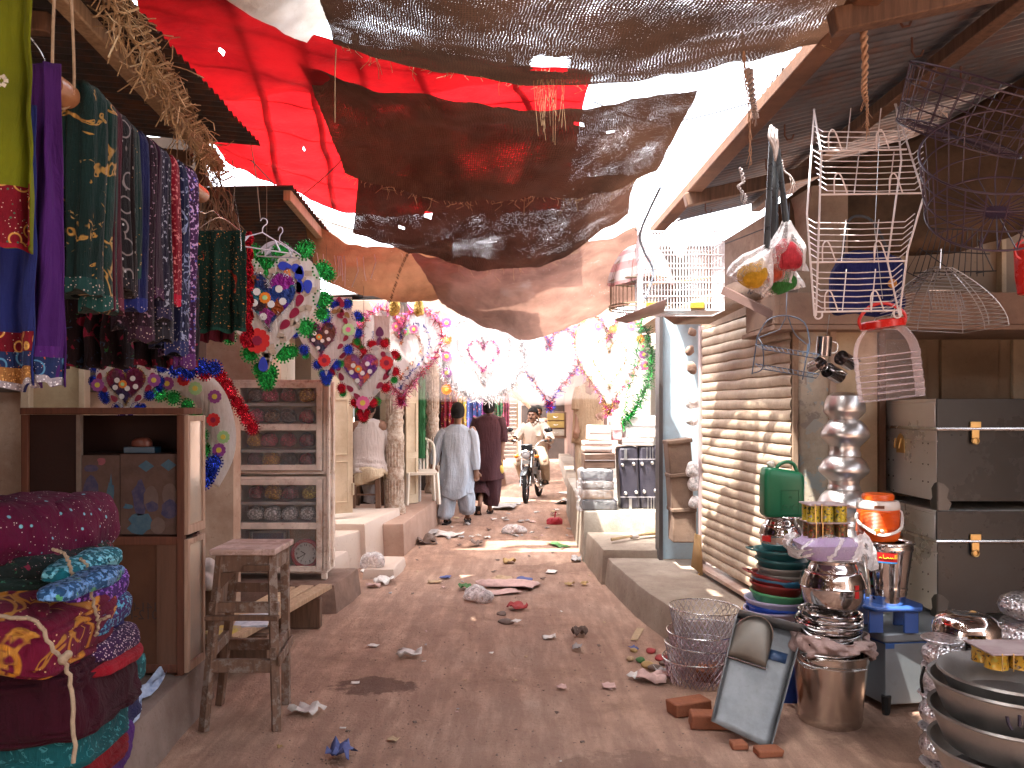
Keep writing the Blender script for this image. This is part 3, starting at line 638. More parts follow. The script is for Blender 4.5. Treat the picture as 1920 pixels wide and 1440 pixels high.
tC, gC = tarp('burlap_awning', [
    [(672, 315, 5.2), (800, 330, 5.4), (930, 345, 5.5), (1080, 340, 5.4), (1200, 330, 5.2)],
    [(664, 400, 5.6), (780, 430, 5.9), (930, 440, 6.0), (1060, 425, 5.9), (1185, 365, 5.6)],
    [(660, 432, 5.9), (770, 476, 6.3), (910, 505, 6.5), (1030, 492, 6.4), (1180, 400, 6.0)]],
    'dark third burlap awning with two small red-lit holes', c=(.085, .04, .026), seed=7, worn=.41, edge=.02, trans=.12, holes=((.28, .33, .012, .03), (.2, .5, .01, .02)))
tD, gD = tarp('burlap_awning', [
    [(765, 468, 6.3), (900, 490, 6.6), (1040, 470, 6.6), (1195, 425, 6.2)],
    [(800, 520, 6.8), (915, 540, 7.0), (1040, 530, 7.0), (1200, 490, 6.6)],
    [(838, 580, 7.4), (925, 618, 7.8), (1000, 634, 7.9), (1110, 598, 7.5), (1205, 558, 7.0)]],
    'pinkish brown sackcloth awning dipping lowest in the middle', c=(.26, .145, .11), seed=9, worn=.3, edge=.008, trans=.3, pitch=.009)
tE, gE = tarp('burlap_awning', [
    [(570, 425, 6.2), (690, 462, 6.4), (790, 462, 6.7), (850, 450, 6.9)],
    [(585, 480, 6.4), (680, 500, 6.6), (770, 515, 6.8), (845, 520, 7.0)],
    [(600, 520, 6.7), (680, 552, 6.9), (750, 566, 7.1), (838, 560, 7.3)]],
    'warm orange-brown sackcloth awning with a stitched seam above the hearts', c=(.4, .22, .11), seed=11, worn=.28, edge=.006, trans=.45, pitch=.009)
m = MB()
for i in range(24):
    q = gE[min(60, 2+int(i*2.4))][52]; m.beam(q+V((0, -.012, 0)), q+V((.015, -.012, -.02)), .008, .008)
s_ = m.build('seam', mat('dark_thread', (.06, .03, .02), None, 20, .9), tE)
def red_mat():
    n = N('red_cotton'); tc = n.n('ShaderNodeTexCoord'); cv = n.coord('Object'); uv = n.coord('UV')
    f = n.noise(cv, 3, 7, .65); colr = n.ramp(f, [(.3, (.2, .003, .005)), (.6, (.38, .006, .008))])
    nr = n.bump(n.noise(cv, 12, 5), .5, .02); d = n.bsdf(colr, .8, 0.0, nr); t = n.n('ShaderNodeBsdfTranslucent'); n.set(t.inputs[0], colr)
    m1 = n.n('ShaderNodeMixShader'); m1.inputs[0].default_value = .5; n.l(d, m1.inputs[1]); n.l(t.outputs[0], m1.inputs[2])
    sp = n.n('ShaderNodeSeparateXYZ'); n.l(tc.outputs['UV'], sp.inputs[0]); hole = None
    for (hu, hv, ru, rv) in ((.185, .29, .011, .028), (.335, .74, .006, .02)):
        du = n.math('DIVIDE', n.math('SUBTRACT', sp.outputs[0], hu), ru); dv = n.math('DIVIDE', n.math('SUBTRACT', sp.outputs[1], hv), rv)
        dd = n.math('ADD', n.math('ADD', n.math('ABSOLUTE', du), n.math('ABSOLUTE', dv)), n.math('MULTIPLY', n.noise(uv, 60, 4), .8)); h_ = n.math('LESS_THAN', dd, 1.2); hole = h_ if hole is None else n.math('MAXIMUM', hole, h_)
    tr = n.n('ShaderNodeBsdfTransparent'); m2 = n.n('ShaderNodeMixShader'); n.l(hole, m2.inputs[0]); n.l(m1.outputs[0], m2.inputs[1]); n.l(tr.outputs[0], m2.inputs[2])
    return n.end(m2.outputs[0])
mb, W_, H_, gR = patch([
    [(236, -60, 3.15), (420, -20, 3.35), (600, 66, 3.75), (820, 105, 4.1), (1112, 140, 4.45)],
    [(300, 110, 4.0), (470, 130, 4.1), (640, 170, 4.4), (860, 200, 4.7), (1095, 190, 4.75)],
    [(362, 215, 4.8), (520, 235, 4.9), (660, 260, 5.2), (860, 290, 5.4), (1080, 270, 5.4)],
    [(425, 306, 5.6), (530, 352, 6.3), (664, 400, 7.0), (860, 400, 7.1), (1050, 390, 6.9)]], 110, 70, .035, 2.4, 4)
red = mb.build('red_cloth_awning', red_mat(), keep=True, ang=180); tag(red, 'bright red cotton sheet strung across the lane above the burlap', 'awning')
def over(g_, i, j, d=.05): return g_[i][j]+V((0, 0, d))
for k, j in enumerate((26, 46, 62, 78, 96)):                 # bamboo poles resting on the red sheet show through it
    m = MB(); pts = [over(gR, i, j+int(3*math.sin(i*.09+k)), .035) for i in range(0, 71, 5)]; m.tube(pts, .02, 6)
    tag(m.build('bamboo_pole', tan_w), 'thin bamboo pole lying on top of the red sheet', 'pole', 'poles lying on the red sheet')
for k, i in enumerate((10, 24, 36, 48, 60)):
    m = MB(); pts = [over(gR, min(70, max(0, i+int(2*math.sin(j*.05)))), j, .02) for j in range(0, 111, 6)]; m.tube(pts, .008, 5)
    tag(m.build('guy_rope', mat('old_rope', (.2, .14, .1), None, 30, .9)), 'slack rope running over the red sheet', 'rope', 'ropes running over the red sheet')
mb, W_, H_, g_ = patch([[(330, -120, 2.9), (500, -60, 3.2), (640, 0, 3.4)], [(400, -30, 3.1), (500, 10, 3.3), (606, 45, 3.55)], [(425, 0, 3.2), (500, 44, 3.4), (575, 84, 3.7)]], 30, 16, .02, 6, 8)
tag(mb.build('cream_cloth', fabric('cream_cotton', (.8, .74, .66), (.65, .56, .46), 6, trans=.5), keep=True, ang=180), 'cream cloth strip with torn hem above the red sheet', 'cloth')
mb, W_, H_, g_ = patch([[(500, 392, 7.1), (570, 402, 7.2), (640, 400, 7.2)], [(520, 398, 7.1), (590, 430, 7.2), (668, 440, 7.2)], [(530, 402, 7.15), (600, 462, 7.2), (680, 458, 7.3)]], 26, 14, .03, 6, 9)
tag(mb.build('cream_cloth', fabric('cream_cotton', 0), keep=True, ang=180), 'sunlit white rag of cloth slung below the red sheet', 'cloth')
for k, (y0, y1, z, c) in enumerate(((9.05, 13.2, 2.95, (.3, .2, .15)), (13.8, 17.0, 3.15, (.36, .3, .25)), (18, 24, 3.5, (.3, .25, .2)))):  # added occluders hidden past the hearts, keep sun off the far lane
    tarp('burlap_awning', [[(-1.3, y0, z), (0, y0, z-.12), (1.35, y0, z)], [(-1.3, (y0+y1)/2, z), (0, (y0+y1)/2, z-.2), (1.4, (y0+y1)/2, z)], [(-1.2, y1, z), (0, y1, z-.1), (1.4, y1, z)]],
         ['hidden burlap shade sheet added just past the tinsel hearts', 'hidden pale sack shade sheet added further along the lane', 'shade sheet added over the far end of the lane'][k], c=c, nu=30, nv=20, pts3=True, seed=20+k, worn=.35, trans=.4)

tarp('burlap_awning', [[(-1.75, .4, 3.44), (-1.2, .4, 3.40), (-.75, .4, 3.44)], [(-1.75, 1.6, 3.42), (-1.2, 1.6, 3.38), (-.72, 1.6, 3.42)], [(-1.66, 3.45, 3.42), (-1.1, 3.45, 3.36), (-.66, 3.3, 3.42)]], 'unseen burlap strip added between the left roof and the big awning to block sun', nu=30, nv=20, pts3=True, seed=32, worn=.35, trans=.15)  # added out of view to keep sun off the near lane

tb_ = thing('sun_block_building', 'tall plastered block added behind the left stalls to block sun', 'building', (-3.9, 4, 0)); m = MB(); m.bx(-5.4, -4.62, -1.5, 8.4, 0, 11.6); m.build('wall', peel, tb_)  # added sun blocker for the gaps along the left side
for y in (1, 3.5, 6):
    for z in (4.6, 7.6): m = MB(); m.bx(-4.63, -4.58, y, y+.9, z, z+1.3); m.build('window', darkw, tb_, bevel=.01)
m = MB(); m.bx(-5.5, -4.5, -1.6, 8.5, 11.61, 11.8); m.build('parapet', conc, tb_)

tarp('burlap_awning', [[(-2.6, 2.3, 5.0), (-1.2, 2.3, 4.9), (.5, 2.3, 5.0)], [(-2.6, 3.3, 4.95), (-1.2, 3.3, 4.85), (.5, 3.3, 4.95)], [(-2.6, 4.1, 5.0), (-1.2, 4.1, 4.9), (.5, 4.1, 5.0)]], 'unseen burlap sheet added high above the red cloth to block sun', nu=30, nv=20, pts3=True, seed=33, worn=.2, trans=.15)  # added out of view, stops the sun patch on the mid lane
n = N('glare_haze'); v_ = n.n('ShaderNodeVolumePrincipled'); v_.inputs['Color'].default_value = (1, .93, .9, 1); v_.inputs['Density'].default_value = .07; v_.inputs['Anisotropy'].default_value = .25  # added haze volume gives the bright glare over the far lane
n.l(v_.outputs[0], n.out.inputs['Volume']); m = MB(); m.bx(-1.6, 1.5, 8.2, 25.5, 1.72, 4.0)
tag(m.build('haze', n.m, keep=True, smooth=False), 'bright haze added for the glare in the far part of the lane', 'haze', kind='stuff')
sc.cycles.volume_bounces = 1; sc.cycles.volume_step_rate = 4; sc.cycles.volume_max_steps = 64
tarp('burlap_awning', [[(-1.9, 6.9, 3.0), (-.9, 7.1, 2.96), (.1, 7.3, 2.98)], [(-1.9, 7.8, 2.98), (-.9, 7.8, 2.9), (.1, 7.8, 2.98)], [(-1.7, 8.3, 2.98), (-.9, 8.3, 2.92), (.1, 8.3, 2.98)]], 'hidden burlap strip added behind the orange-brown sackcloth to block sun', nu=30, nv=20, pts3=True, seed=34, worn=.3, trans=.2)  # hidden occluder added against sun bands on the lane
b = thing('shop_building', 'plastered wall with doors added behind the viewer to cut fill light', 'shop', (0, -4.3, 0)); m = MB(); m.bx(-5.4, 6, -4.6, -4.3, 0, 5.5); m.build('wall', mat('rear_plaster', (.3, .22, .17), (.2, .14, .1), 2, .9, 0, .3, 30, dirt=.5), b)  # unseen wall added to shut out sky light on camera-facing surfaces
for x in (-3, .6, 3.2): m = MB(); m.bx(x, x+1.3, -4.31, -4.26, 0, 2.2); m.build('door', brown_w, b, bevel=.01)
tarp('burlap_awning', [[(-3, -4.2, 3.9), (0, -4.2, 3.7), (3, -4.2, 3.9)], [(-3, -3.4, 3.7), (0, -3.4, 3.5), (3, -3.4, 3.7)], [(-3, -2.6, 3.6), (0, -2.6, 3.4), (3, -2.6, 3.6)]], 'burlap sheet added over the lane behind the viewer to cut fill light', nu=30, nv=20, pts3=True, seed=35, worn=.3, trans=.15)  # unseen sheet added with the rear wall to lower the fill
tarp('burlap_awning', [[(-3.4, -3.6, 3.5), (-1.5, -3.6, 3.35), (.2, -3.6, 3.45)], [(-3.4, -1.5, 3.5), (-1.5, -1.5, 3.3), (.1, -1.5, 3.4)], [(-1.7, .5, 3.42), (-.8, .5, 3.3), (.2, .5, 3.35)]], 'burlap sheet added overhead just behind the viewer to darken the left stall', nu=30, nv=20, pts3=True, seed=31, worn=.4, trans=.12)  # unseen sheet added over the left half to deepen the stall shade
tin_roof(-1.5, -4.6, -3.6, .38, 3.27, -.08).build('tin_sheet', tin2, lr, ang=80)  # unseen roof extension added to darken the left stall
def drape(x0, x1, z0, z1, Y, folds=3, amp=.03, seed=0, nu=60, nv=40, off=0.0, flare=1.0, jag=.01, thick=0, v0=0, v1=1, lean=0):
    """a cloth hanging from z1 down to z0; v0..v1 picks a band of it; off lifts it off the cloth towards the viewer"""
    rows = []; cx = (x0+x1)/2; w = x1-x0
    for i in range(nv+1):
        v = v0+(v1-v0)*i/nv; z = z1+(z0-z1)*v; r = []
        for j in range(nu+1):
            u = j/nu; k = 1+(flare-1)*v
            a = amp*(.35+.65*v)
            ph = u*folds*2*PI+1.3*noise.noise(V((seed, u*3, v*.8)))
            y = Y+a*math.sin(ph)+.3*a*math.sin(2.3*ph+v*2)+lean*v-off
            x = cx+(u-.5)*w*k+.012*noise.noise(V((u*4, v*5, seed)))
            zz = z-(jag*(noise.noise(V((u*6, 0, seed)))+.6*math.sin(ph)) if v > .999 or (v > .9) else 0)*(max(0, v-.9)*10)
            r.append(V((x, y, zz)))
        rows.append(r)
    m = MB(); m.grid(rows); return m
def gpx(name, label, px0, px1, py0, py1, Y, mt, bands=(), folds=3, amp=.03, seed=1, flare=1.0, group=None, lean=0, cat_='cloth', top=None):
    args = dict(x0=XF(px0, Y), x1=XF(px1, Y), z0=ZF(py1, Y), z1=ZF(py0, Y), Y=Y, folds=folds, amp=amp, seed=seed, flare=flare, lean=lean)
    t = thing(name, label, cat_, (XF((px0+px1)/2, Y), Y, ZF(py0, Y)), group)
    drape(**args).build('fabric', mt, t, ang=180, solid=.004)
    for k, (nm, a, b, bm) in enumerate(bands):
        drape(nv=max(3, int((b-a)*40)), off=.005+.0012*k, v0=a, v1=b, **args).build(nm, bm, t, ang=180)
    return t
gold = (.65, .38, .1); silver = (.7, .7, .72)
lime = fabric('lime_crepe', (.24, .29, .012), (.13, .16, .01), 2, trans=.25)
blue = fabric('royal_blue', (.022, .035, .2), (.012, .018, .1), 2, trans=.1); vio = fabric('violet', (.085, .02, .19), (.045, .01, .1), 2, trans=.1)
hemred = fabric('red_embroidery', (.19, .006, .018), (.09, .003, .012), 8, pat=[('dot', 55, .12, (.05, .16, .1)), ('ring', 24, .42, gold, .6), ('dot', 120, .12, (.8, .75, .6), .5)])
hemblue = fabric('blue_embroidery', (.02, .04, .14), (.01, .02, .07), 8, pat=[('ring', 22, .45, (.1, .3, .5)), ('dot', 70, .13, (.5, .1, .03)), ('dot', 140, .12, (.8, .8, .85), .5)])
goldtrim = fabric('gold_trim', (.42, .2, .06), (.2, .08, .03), 30, pat=[('dot', 150, .3, (.75, .45, .16), .8)])
silvlace = fabric('silver_lace', (.4, .38, .42), (.2, .18, .22), 40, pat=[('dot', 160, .3, (.8, .8, .85), .9)])
gpx('dress', 'lime green dress with a red embroidered hem at the left edge', -60, 64, -120, 466, 1.80, lime, [('hem', .80, .985, hemred), ('hem_edge', .985, 1.0, fabric('maroon_tuft', (.3, .01, .03)))], 1.6, .022, 3, 1.02, cat_='dress')
gpx('dress', 'royal blue dress with gold and red bordered hem at the left edge', -70, 72, 200, 728, 1.9, blue, [('hem', .80, .87, hemred), ('border', .87, .925, hemblue), ('gold_border', .925, .975, goldtrim), ('lace', .975, 1.0, silvlace)], 1.8, .025, 4, 1.02, cat_='dress')
gpx('dress', 'violet dress with narrow embroidered border behind the blue one', 55, 112, 118, 722, 2.0, vio, [('hem', .88, .915, fabric('violet_flowers', (.1, .02, .2), pat=[('dot', 60, .2, (.5, .06, .02)), ('dot', 140, .1, (.1, .4, .2))])), ('border', .915, .975, hemblue), ('lace', .975, 1.0, silvlace)], 1.3, .02, 5, 1.05, cat_='dress')
m = MB(); o_ = P(8, 155, 1.76)
for k in range(6):
    a = k*PI/3; m.box(o_+V((.010*math.cos(a), -.01, .010*math.sin(a))), (.008, .004, .008), rot(0, a, 0))
br = m.build('brooch', plastic('ivory', (.7, .68, .6))); tag(br, 'small white flower brooch pinned to the lime dress', 'brooch')
t = thing('wire_hanger', 'thin wire hanger hook above the violet dress', 'hanger', P(75, 90, 2.0))
m = MB(); m.tube(spline([P(50, 62, 2.0), P(72, 90, 2.0), P(86, 118, 2.0), P(86, 134, 2.0)], 12), .0016, 5); m.build('wire', metal('steel', 0), t)
pl = thing('hanging_pole', 'glossy copper-brown pole slung on ropes with shawls over it', 'pole', (-1.29, 2.7, 2.5))
m = MB(); a = P(92, 158, 2.16); bq = P(378, 366, 3.5); m.tube([a, a.lerp(bq, .02), a.lerp(bq, .5), bq], [.036, .038, .036, .034], 20); m.build('pole', mat('varnished_pole', (.42, .2, .1), (.3, .13, .06), 5, .25), pl)
m = MB(); m.tube([a+V((-.002, -.012, .002)), a+V((0, .0, 0))], .0365, 20); m.build('end_cap', mat('cut_end', (.55, .38, .26), None, 20, .7), pl)
for dx, x in ((0, 128), (1, 139)):
    m = MB(); q = a.lerp(bq, .06); m.tube(spline([P(x, -60, 2.25), q+V((-.02+.04*dx, 0, .35)), q+V((-.03+.06*dx, 0, .02)), q+V((0, 0, -.04))], 16), .0045, 6); m.build('rope', mat('twine', (.42, .32, .22), None, 60, .9), pl)
shawls = [  # right px edge, bottom py, colour, pattern, words
 (190, 552, (.008, .05, .05), [('line', 9, .58, gold, .7), ('petal', 16, .66, (.55, .36, .14), .6)], 'dark teal shawl with gold leaf print, nearest on the pole'),
 (212, 584, (.008, .06, .055), [('line', 7, .56, gold, .7), ('petal', 14, .64, (.5, .33, .13), .6)], 'teal shawl with large gold flowers, second on the pole'),
 (224, 585, (.10, .01, .03), [], 'plain maroon shawl beside the teal ones'),
 (240, 545, (.012, .010, .016), [('ring', 16, .45, (.35, .3, .3), .6), ('dot', 30, .12, silver, .8)], 'black shawl with silver scrolls on the pole'),
 (252, 555, (.02, .012, .016), [('dot', 26, .2, (.45, .42, .38), .7), ('dot', 60, .1, (.4, .2, .05))], 'black shawl with silver spots on the pole'),
 (258, 520, (.01, .05, .05), [('dot', 50, .12, gold, .6)], 'narrow sea green shawl between black and blue'),
 (274, 583, (.012, .02, .14), [], 'plain bright blue velvet shawl on the pole'),
 (288, 640, (.035, .012, .03), [('spark', 90, .62, (.5, .3, .4), .8)], 'dark plum shawl with faint sparkle'),
 (300, 560, (.05, .012, .045), [], 'plain deep purple shawl on the pole'),
 (312, 600, (.02, .015, .05), [('spark', 70, .6, (.5, .5, .6), .8)], 'midnight blue shimmering shawl on the pole'),
 (321, 640, (.03, .03, .045), [('dot', 70, .25, (.5, .45, .6), .9)], 'grey sequined shawl beside the crimson one'),
 (335, 572, (.34, .006, .03), [('spark', 80, .58, (.9, .3, .3), .9)], 'crimson glittering shawl near the far end'),
 (350, 665, (.015, .02, .09), [('line', 14, .55, (.4, .45, .7), .7), ('dot', 60, .16, silver, .9)], 'navy shawl with silver embroidery near the far end'),
 (366, 690, (.09, .02, .13), [('spark', 80, .55, (.75, .45, .8), .9), ('dot', 50, .2, (.1, .1, .5), .8)], 'purple sequined shawl, last and longest on the pole')]
for k, (px, pb, c, pat, lab) in enumerate(shawls):
    Y = 2.30+.77*(px-190)/176*1.0; xr = XF(px, Y); wx = .155 if k < 2 else .14; zt = 2.525; zb = ZF(pb, Y)
    t = thing('shawl', lab, 'shawl', (xr-wx/2, Y, zb), 'shawls folded over the copper pole')
    fm = fabric('shawl cloth %d' % k, dk(c, .6), dk(c, .25), 5, .25, .8, [(q[0], q[1], q[2]+(.02 if q[0] in ('line', 'petal') else 0), dk(q[3], .6), *q[4:]) for q in pat])
    for s, (dx, wd, dz) in enumerate(((0, wx*.55, 0), (-.5, wx*.5, .05+.06*R.random()))):
        rows = []; th = .034 if k > 1 else .05
        cx = xr-wd/2+dx*wx*.95; zz0 = zb+dz*(.5 if k else 1.2)
        for i in range(30):
            v = i/29; z = zt+.005-(zt+.005-zz0)*v; r = []
            top = min(1, v*14)**.5
            for j in range(28):
                a = 2*PI*j/28; rx = wd/2*(.5+.5*top)*(1+.12*math.sin(v*5+k)); ry = th*(.9+.25*v)
                f = 1+.13*math.sin(5*a+k*2+v*1.3)+.07*math.sin(9*a-k+v*3)
                r.append(V((cx+(-dx*0+.0)+rx*f*math.copysign(abs(math.cos(a))**.8, math.cos(a)), Y+ry*f*math.copysign(abs(math.sin(a))**.8, math.sin(a)), z+.008*math.sin(3*a+k) if i > 27 else z)))
            rows.append(r)
        m = MB(); m.grid(rows, wrap=True); n_ = len(m.v); m.f.append(list(range(28))); m.mi.append(0); m.f.append(list(range(n_-28, n_))[::-1]); m.mi.append(0)
        m.build('fold', fm, t, ang=120)
        if s == 0:
            m = MB(); m.grid([[p+V((0, -.002, 0))+(p-V((cx, Y, p.z)))*.03 for p in rows[i]]+[rows[i][0]+(rows[i][0]-V((cx, Y, rows[i][0].z)))*.03] for i in (27, 28, 29)]); m.build('hem', fabric('hem'+str(k), tuple(x*1.3+.004 for x in c), pat=[('dot', 90, .2, (.5, .4, .35), .6)]), t)
dkfl = fabric('dark_floral', (.016, .009, .014), (.008, .005, .008), 5, pat=[('petal', 13, .6, (.2, .012, .04)), ('petal', 22, .64, (.03, .06, .12)), ('petal', 30, .67, (.02, .11, .04))])
gpx('dress_cloth', 'dark floral dress cloth hanging low under the shawls', 105, 250, 470, 690, 3.1, dkfl, [], 4, .04, 7)
gpx('dress_cloth', 'black and crimson flowered cloth behind the purple shawl', 235, 372, 500, 688, 3.3, dkfl, [('hem', .93, 1, fabric('crimson_hem', (.16, .008, .03), pat=[('spark', 60, .62, (.5, .1, .15), .6)]))], 4, .04, 8)
gpx('dress_cloth', 'brown and black dress cloth hanging in the dark of the stall', 60, 210, 300, 640, 3.5, fabric('dim_cloth', (.03, .015, .02), pat=[('petal', 12, .66, (.06, .02, .03))]), [], 4, .05, 9)
gs = gpx('shawl', 'dark green velvet shawl with red-gold flowers on a wire hanger', 368, 462, 432, 622, 3.7, fabric('green_velvet', (.006, .03, .022), (.003, .015, .012), 5, pat=[('petal', 9, .62, (.22, .02, .01)), ('spark', 120, .66, (.7, .3, .08), .8)]), [('hem', .965, 1, fabric('green_hem', (.012, .06, .045)))], 2, .016, 10)
gpx('shawl', 'wine red shawl end hanging behind the green velvet one', 372, 440, 440, 640, 3.78, fabric('wine_velvet', (.09, .008, .02)), [], 2, .016, 11)
m = MB(); Yh = 3.7
m.tube(spline([P(366, 436, Yh), P(385, 420, Yh), P(415, 408, Yh), P(450, 432, Yh), P(463, 436, Yh)], 20), .0022, 5); m.tube(spline([P(414, 409, Yh), P(400, 395, Yh), P(385, 400, Yh), P(372, 395, Yh)], 14), .002, 5); m.tube(spline([P(452, 470, Yh-.02), P(450, 430, Yh-.02), P(438, 362, Yh)], 10), .0016, 5)
m.build('hanger', metal('steel', 0), gs)

def pillow(mb, c, s, rt=None, p=.55, wr=.012, seed=0, n=30, folds=0):
    rows = []
    M = T(c) @ (rt if rt else Matrix())
    for i in range(n+1):
        ph = -PI/2+PI*i/n; r = []
        cz = math.copysign(abs(math.sin(ph))**p, math.sin(ph)); cr = abs(math.cos(ph))**p if abs(math.cos(ph)) > 1e-6 else 0
        for j in range(2*n):
            a = PI*j/n; x = math.copysign(abs(math.cos(a))**p, math.cos(a))*cr; y = math.copysign(abs(math.sin(a))**p, math.sin(a))*cr
            q = V((x*s[0], y*s[1], cz*s[2])); w_ = wr*(noise.noise(q*9+V((seed, 0, 0)))+.5*noise.noise(q*22+V((seed, 4, 0))))
            if folds: w_ -= s[2]*.22*(1-abs(math.sin((cz+.15*noise.noise(V((a, seed, 0))))*folds*PI/1.2+seed)))**3*min(1, cr*1.5)
            d = q.normalized() if q.length > 0 else V((0, 0, 1)); r.append(M @ (q+d*w_+V((0, 0, -.25*s[2]*(abs(x)**3)))))
        rows.append(r)
    mb.grid(rows, wrap=True); return mb
def pile(px0, px1, py0, py1, Y, dy, mt, lab, seed, tilt=0, yaw=0, p=.5, wr=.012, folds=2, nm='folded_cloth', cat_='folded cloth', grp='cloth bundles piled on the left ledge'):
    m = MB(); Y0_ = Y; Y = Y+dy*.42; cx = XF((px0+px1)/2, Y); z0, z1 = ZF(py1, Y), ZF(py0, Y)
    pillow(m, (cx, Y0_+dy/2, (z0+z1)/2), ((XF(px1, Y)-XF(px0, Y))/2, dy/2, (z1-z0)/2), rot(0, tilt, 0) @ rot(0, 0, yaw), p, wr*1.25, seed, 44, folds*2+(folds > 0))
    o = m.build(nm, mt, ang=180); tag(o, lab, cat_, grp); return o
seq = [('dot', 24, .14, (.2, .5, .6), .5), ('dot', 70, .10, (.9, .8, .7), .8)]
mag = fabric('magenta_velvet', (.11, .004, .035), (.05, .002, .02), 4, pat=seq)
pile(-60, 112, 928, 1062, 2.45, .5, mag, 'magenta sequined roll on the pile, nearer half', 1, .05, 0, .8, .02, 0)
pile(62, 180, 930, 1042, 2.62, .5, mag, 'magenta sequined roll on the pile, smaller right-hand one', 2, .12, 0, .75, .02, 0)
blkfl = fabric('black_floral', (.012, .02, .02), (.006, .01, .01), 5, pat=[('petal', 18, .6, (.2, .02, .05)), ('petal', 24, .66, (.03, .14, .07)), ('spark', 100, .68, (.7, .5, .5), .6)])
pile(-60, 160, 1018, 1078, 2.5, .5, blkfl, 'black cloth with pink and green flowers under the magenta rolls', 3, .03, 0, .55, .014, 1)
pile(-60, 140, 1062, 1118, 2.45, .5, fabric('black_green', (.01, .025, .02), pat=[('spark', 60, .66, (.05, .2, .12), .4)]), 'black and green cloth bundle tied with cord', 4, 0, 0, .55, .014, 1)
pile(118, 186, 1040, 1080, 2.40, .4, fabric('turquoise_seq', (.01, .16, .2), (.01, .07, .12), 20, pat=[('spark', 55, .52, (.2, .6, .75), .9)]), 'turquoise sequined cloth, upper of the shiny edges', 5, .1, 0, .6, .016, 1)
pile(118, 180, 1078, 1110, 2.20, .4, fabric('peacock_seq', (.02, .08, .2), (.01, .04, .1), 20, pat=[('spark', 60, .5, (.15, .35, .7), .9), ('spark', 30, .62, (.1, .4, .2), .6)]), 'peacock blue sequined cloth below the turquoise one', 6, .05, 0, .6, .016, 1)
pile(118, 196, 1076, 1142, 2.46, .4, fabric('purple_seq', (.07, .02, .2), (.04, .01, .1), 20, pat=[('spark', 60, .54, (.35, .15, .7), .9)]), 'purple sequined cloth in the middle of the pile', 7, .05, 0, .6, .016, 2)
pile(118, 202, 1128, 1186, 2.46, .4, fabric('teal_seq', (.03, .05, .14), (.05, .01, .09), 20, pat=[('spark', 70, .55, (.1, .4, .6), .9)]), 'teal and violet sequined cloth below the purple one', 8, .05, 0, .6, .016, 2)
emb = fabric('maroon_gold', (.16, .006, .035), (.08, .003, .02), 3, pat=[('ring', 5.5, .38, (.6, .25, .03), .6), ('dot', 40, .10, (.9, .7, .4), .8), ('line', 5, .60, (.55, .26, .05), .6)])
pile(-70, 158, 1112, 1232, 2.25, .5, emb, 'maroon cloth with gold embroidery tied with cord, front of the pile', 9, .16, 0, .42, .01, 2)
pile(-60, 186, 1160, 1250, 2.4, .5, fabric('navy_plain', (.018, .012, .14), (.01, .006, .07), 3), 'plain navy blue cloth under the maroon one', 10, -.16, 0, .5, .014, 2)
pile(-70, 204, 1215, 1372, 2.35, .5, fabric('oxblood', (.04, .002, .01), (.018, .001, .005), 3), 'thick oxblood velvet bundle in the lower pile', 11, -.12, 0, .42, .016, 4)
pile(100, 232, 1182, 1232, 2.52, .35, fabric('dotted_plum', (.04, .01, .06), pat=[('dot', 110, .3, (.55, .4, .45))]), 'plum cloth with tiny white dots on the right of the pile', 12, .1, 0, .6, .01, 1)
pile(110, 237, 1222, 1250, 2.50, .35, fabric('scarlet', (.3, .008, .02), (.15, .004, .01)), 'thin scarlet cloth on the right of the pile', 13, .05, 0, .6, .01, 1)
teal = fabric('teal_print', (.006, .09, .1), (.004, .05, .06), 3, pat=[('line', 18, .6, (.05, .22, .24))])
pile(20, 234, 1244, 1330, 2.62, .42, teal, 'teal printed cloth, upper fold in the lower pile', 14, -.25, 0, .5, .012, 2)
pile(-70, 190, 1330, 1440, 2.4, .45, teal, 'teal printed cloth at the foot of the pile', 15, -.2, 0, .45, .014, 3)
pile(40, 222, 1300, 1400, 2.66, .4, fabric('indigo', (.03, .01, .1), (.012, .02, .05), 3), 'indigo and black cloth on the lower right of the pile', 16, -.3, 0, .5, .014, 3)
pile(100, 208, 1375, 1470, 2.5, .4, fabric('purple_plain', (.08, .015, .16), (.04, .008, .08), 3), 'purple cloth lying lowest on the ledge', 17, 0, 0, .6, .016, 2)
pile(40, 190, 1340, 1480, 2.45, .4, fabric('red_plain', (.22, .006, .012), (.1, .003, .006), 3), 'red cloth edge showing beside the lowest purple one', 18, -.35, 0, .55, .012, 2)
cord = mat('twine', 0)
def cordt(pts, lab, r=.006, n=40, nm='cord'):
    m = MB(); q = spline(pts, n); m.tube([p+V((.003*math.sin(i*1.7), .003*math.cos(i*2.3), 0)) for i, p in enumerate(q)], r, 7); return tag(m.build(nm, cord), lab, 'cord')
cordt([P(-20, 1150, 2.2), P(20, 1158, 2.2), P(68, 1165, 2.2), P(98, 1215, 2.2), P(122, 1245, 2.22), P(135, 1300, 2.22), P(140, 1430, 2.22)], 'cord tied across the maroon gold-embroidered bundle, its end hanging down')
cordt([P(98, 1030, 2.43), P(122, 1040, 2.43), P(135, 1075, 2.42), P(146, 1118, 2.42)], 'cord around the black floral cloth, left strand', .005)
cordt([P(150, 1048, 2.5), P(164, 1066, 2.5), P(175, 1130, 2.5), P(184, 1165, 2.5), P(180, 1192, 2.52)], 'cord down the shiny turquoise and purple edges', .005)
cordt([P(184, 1165, 2.5), P(194, 1160, 2.5), P(205, 1155, 2.5)], 'frayed cord end sticking out of the cloth pile', .005, 8)
m = MB()
for dx, dy_, rr in ((0, 0, .014), (.012, .004, .012), (-.008, .01, .011)): m.ball(P(118, 1236, 2.19)+V((dx, dy_, dx)), rr, n=8)
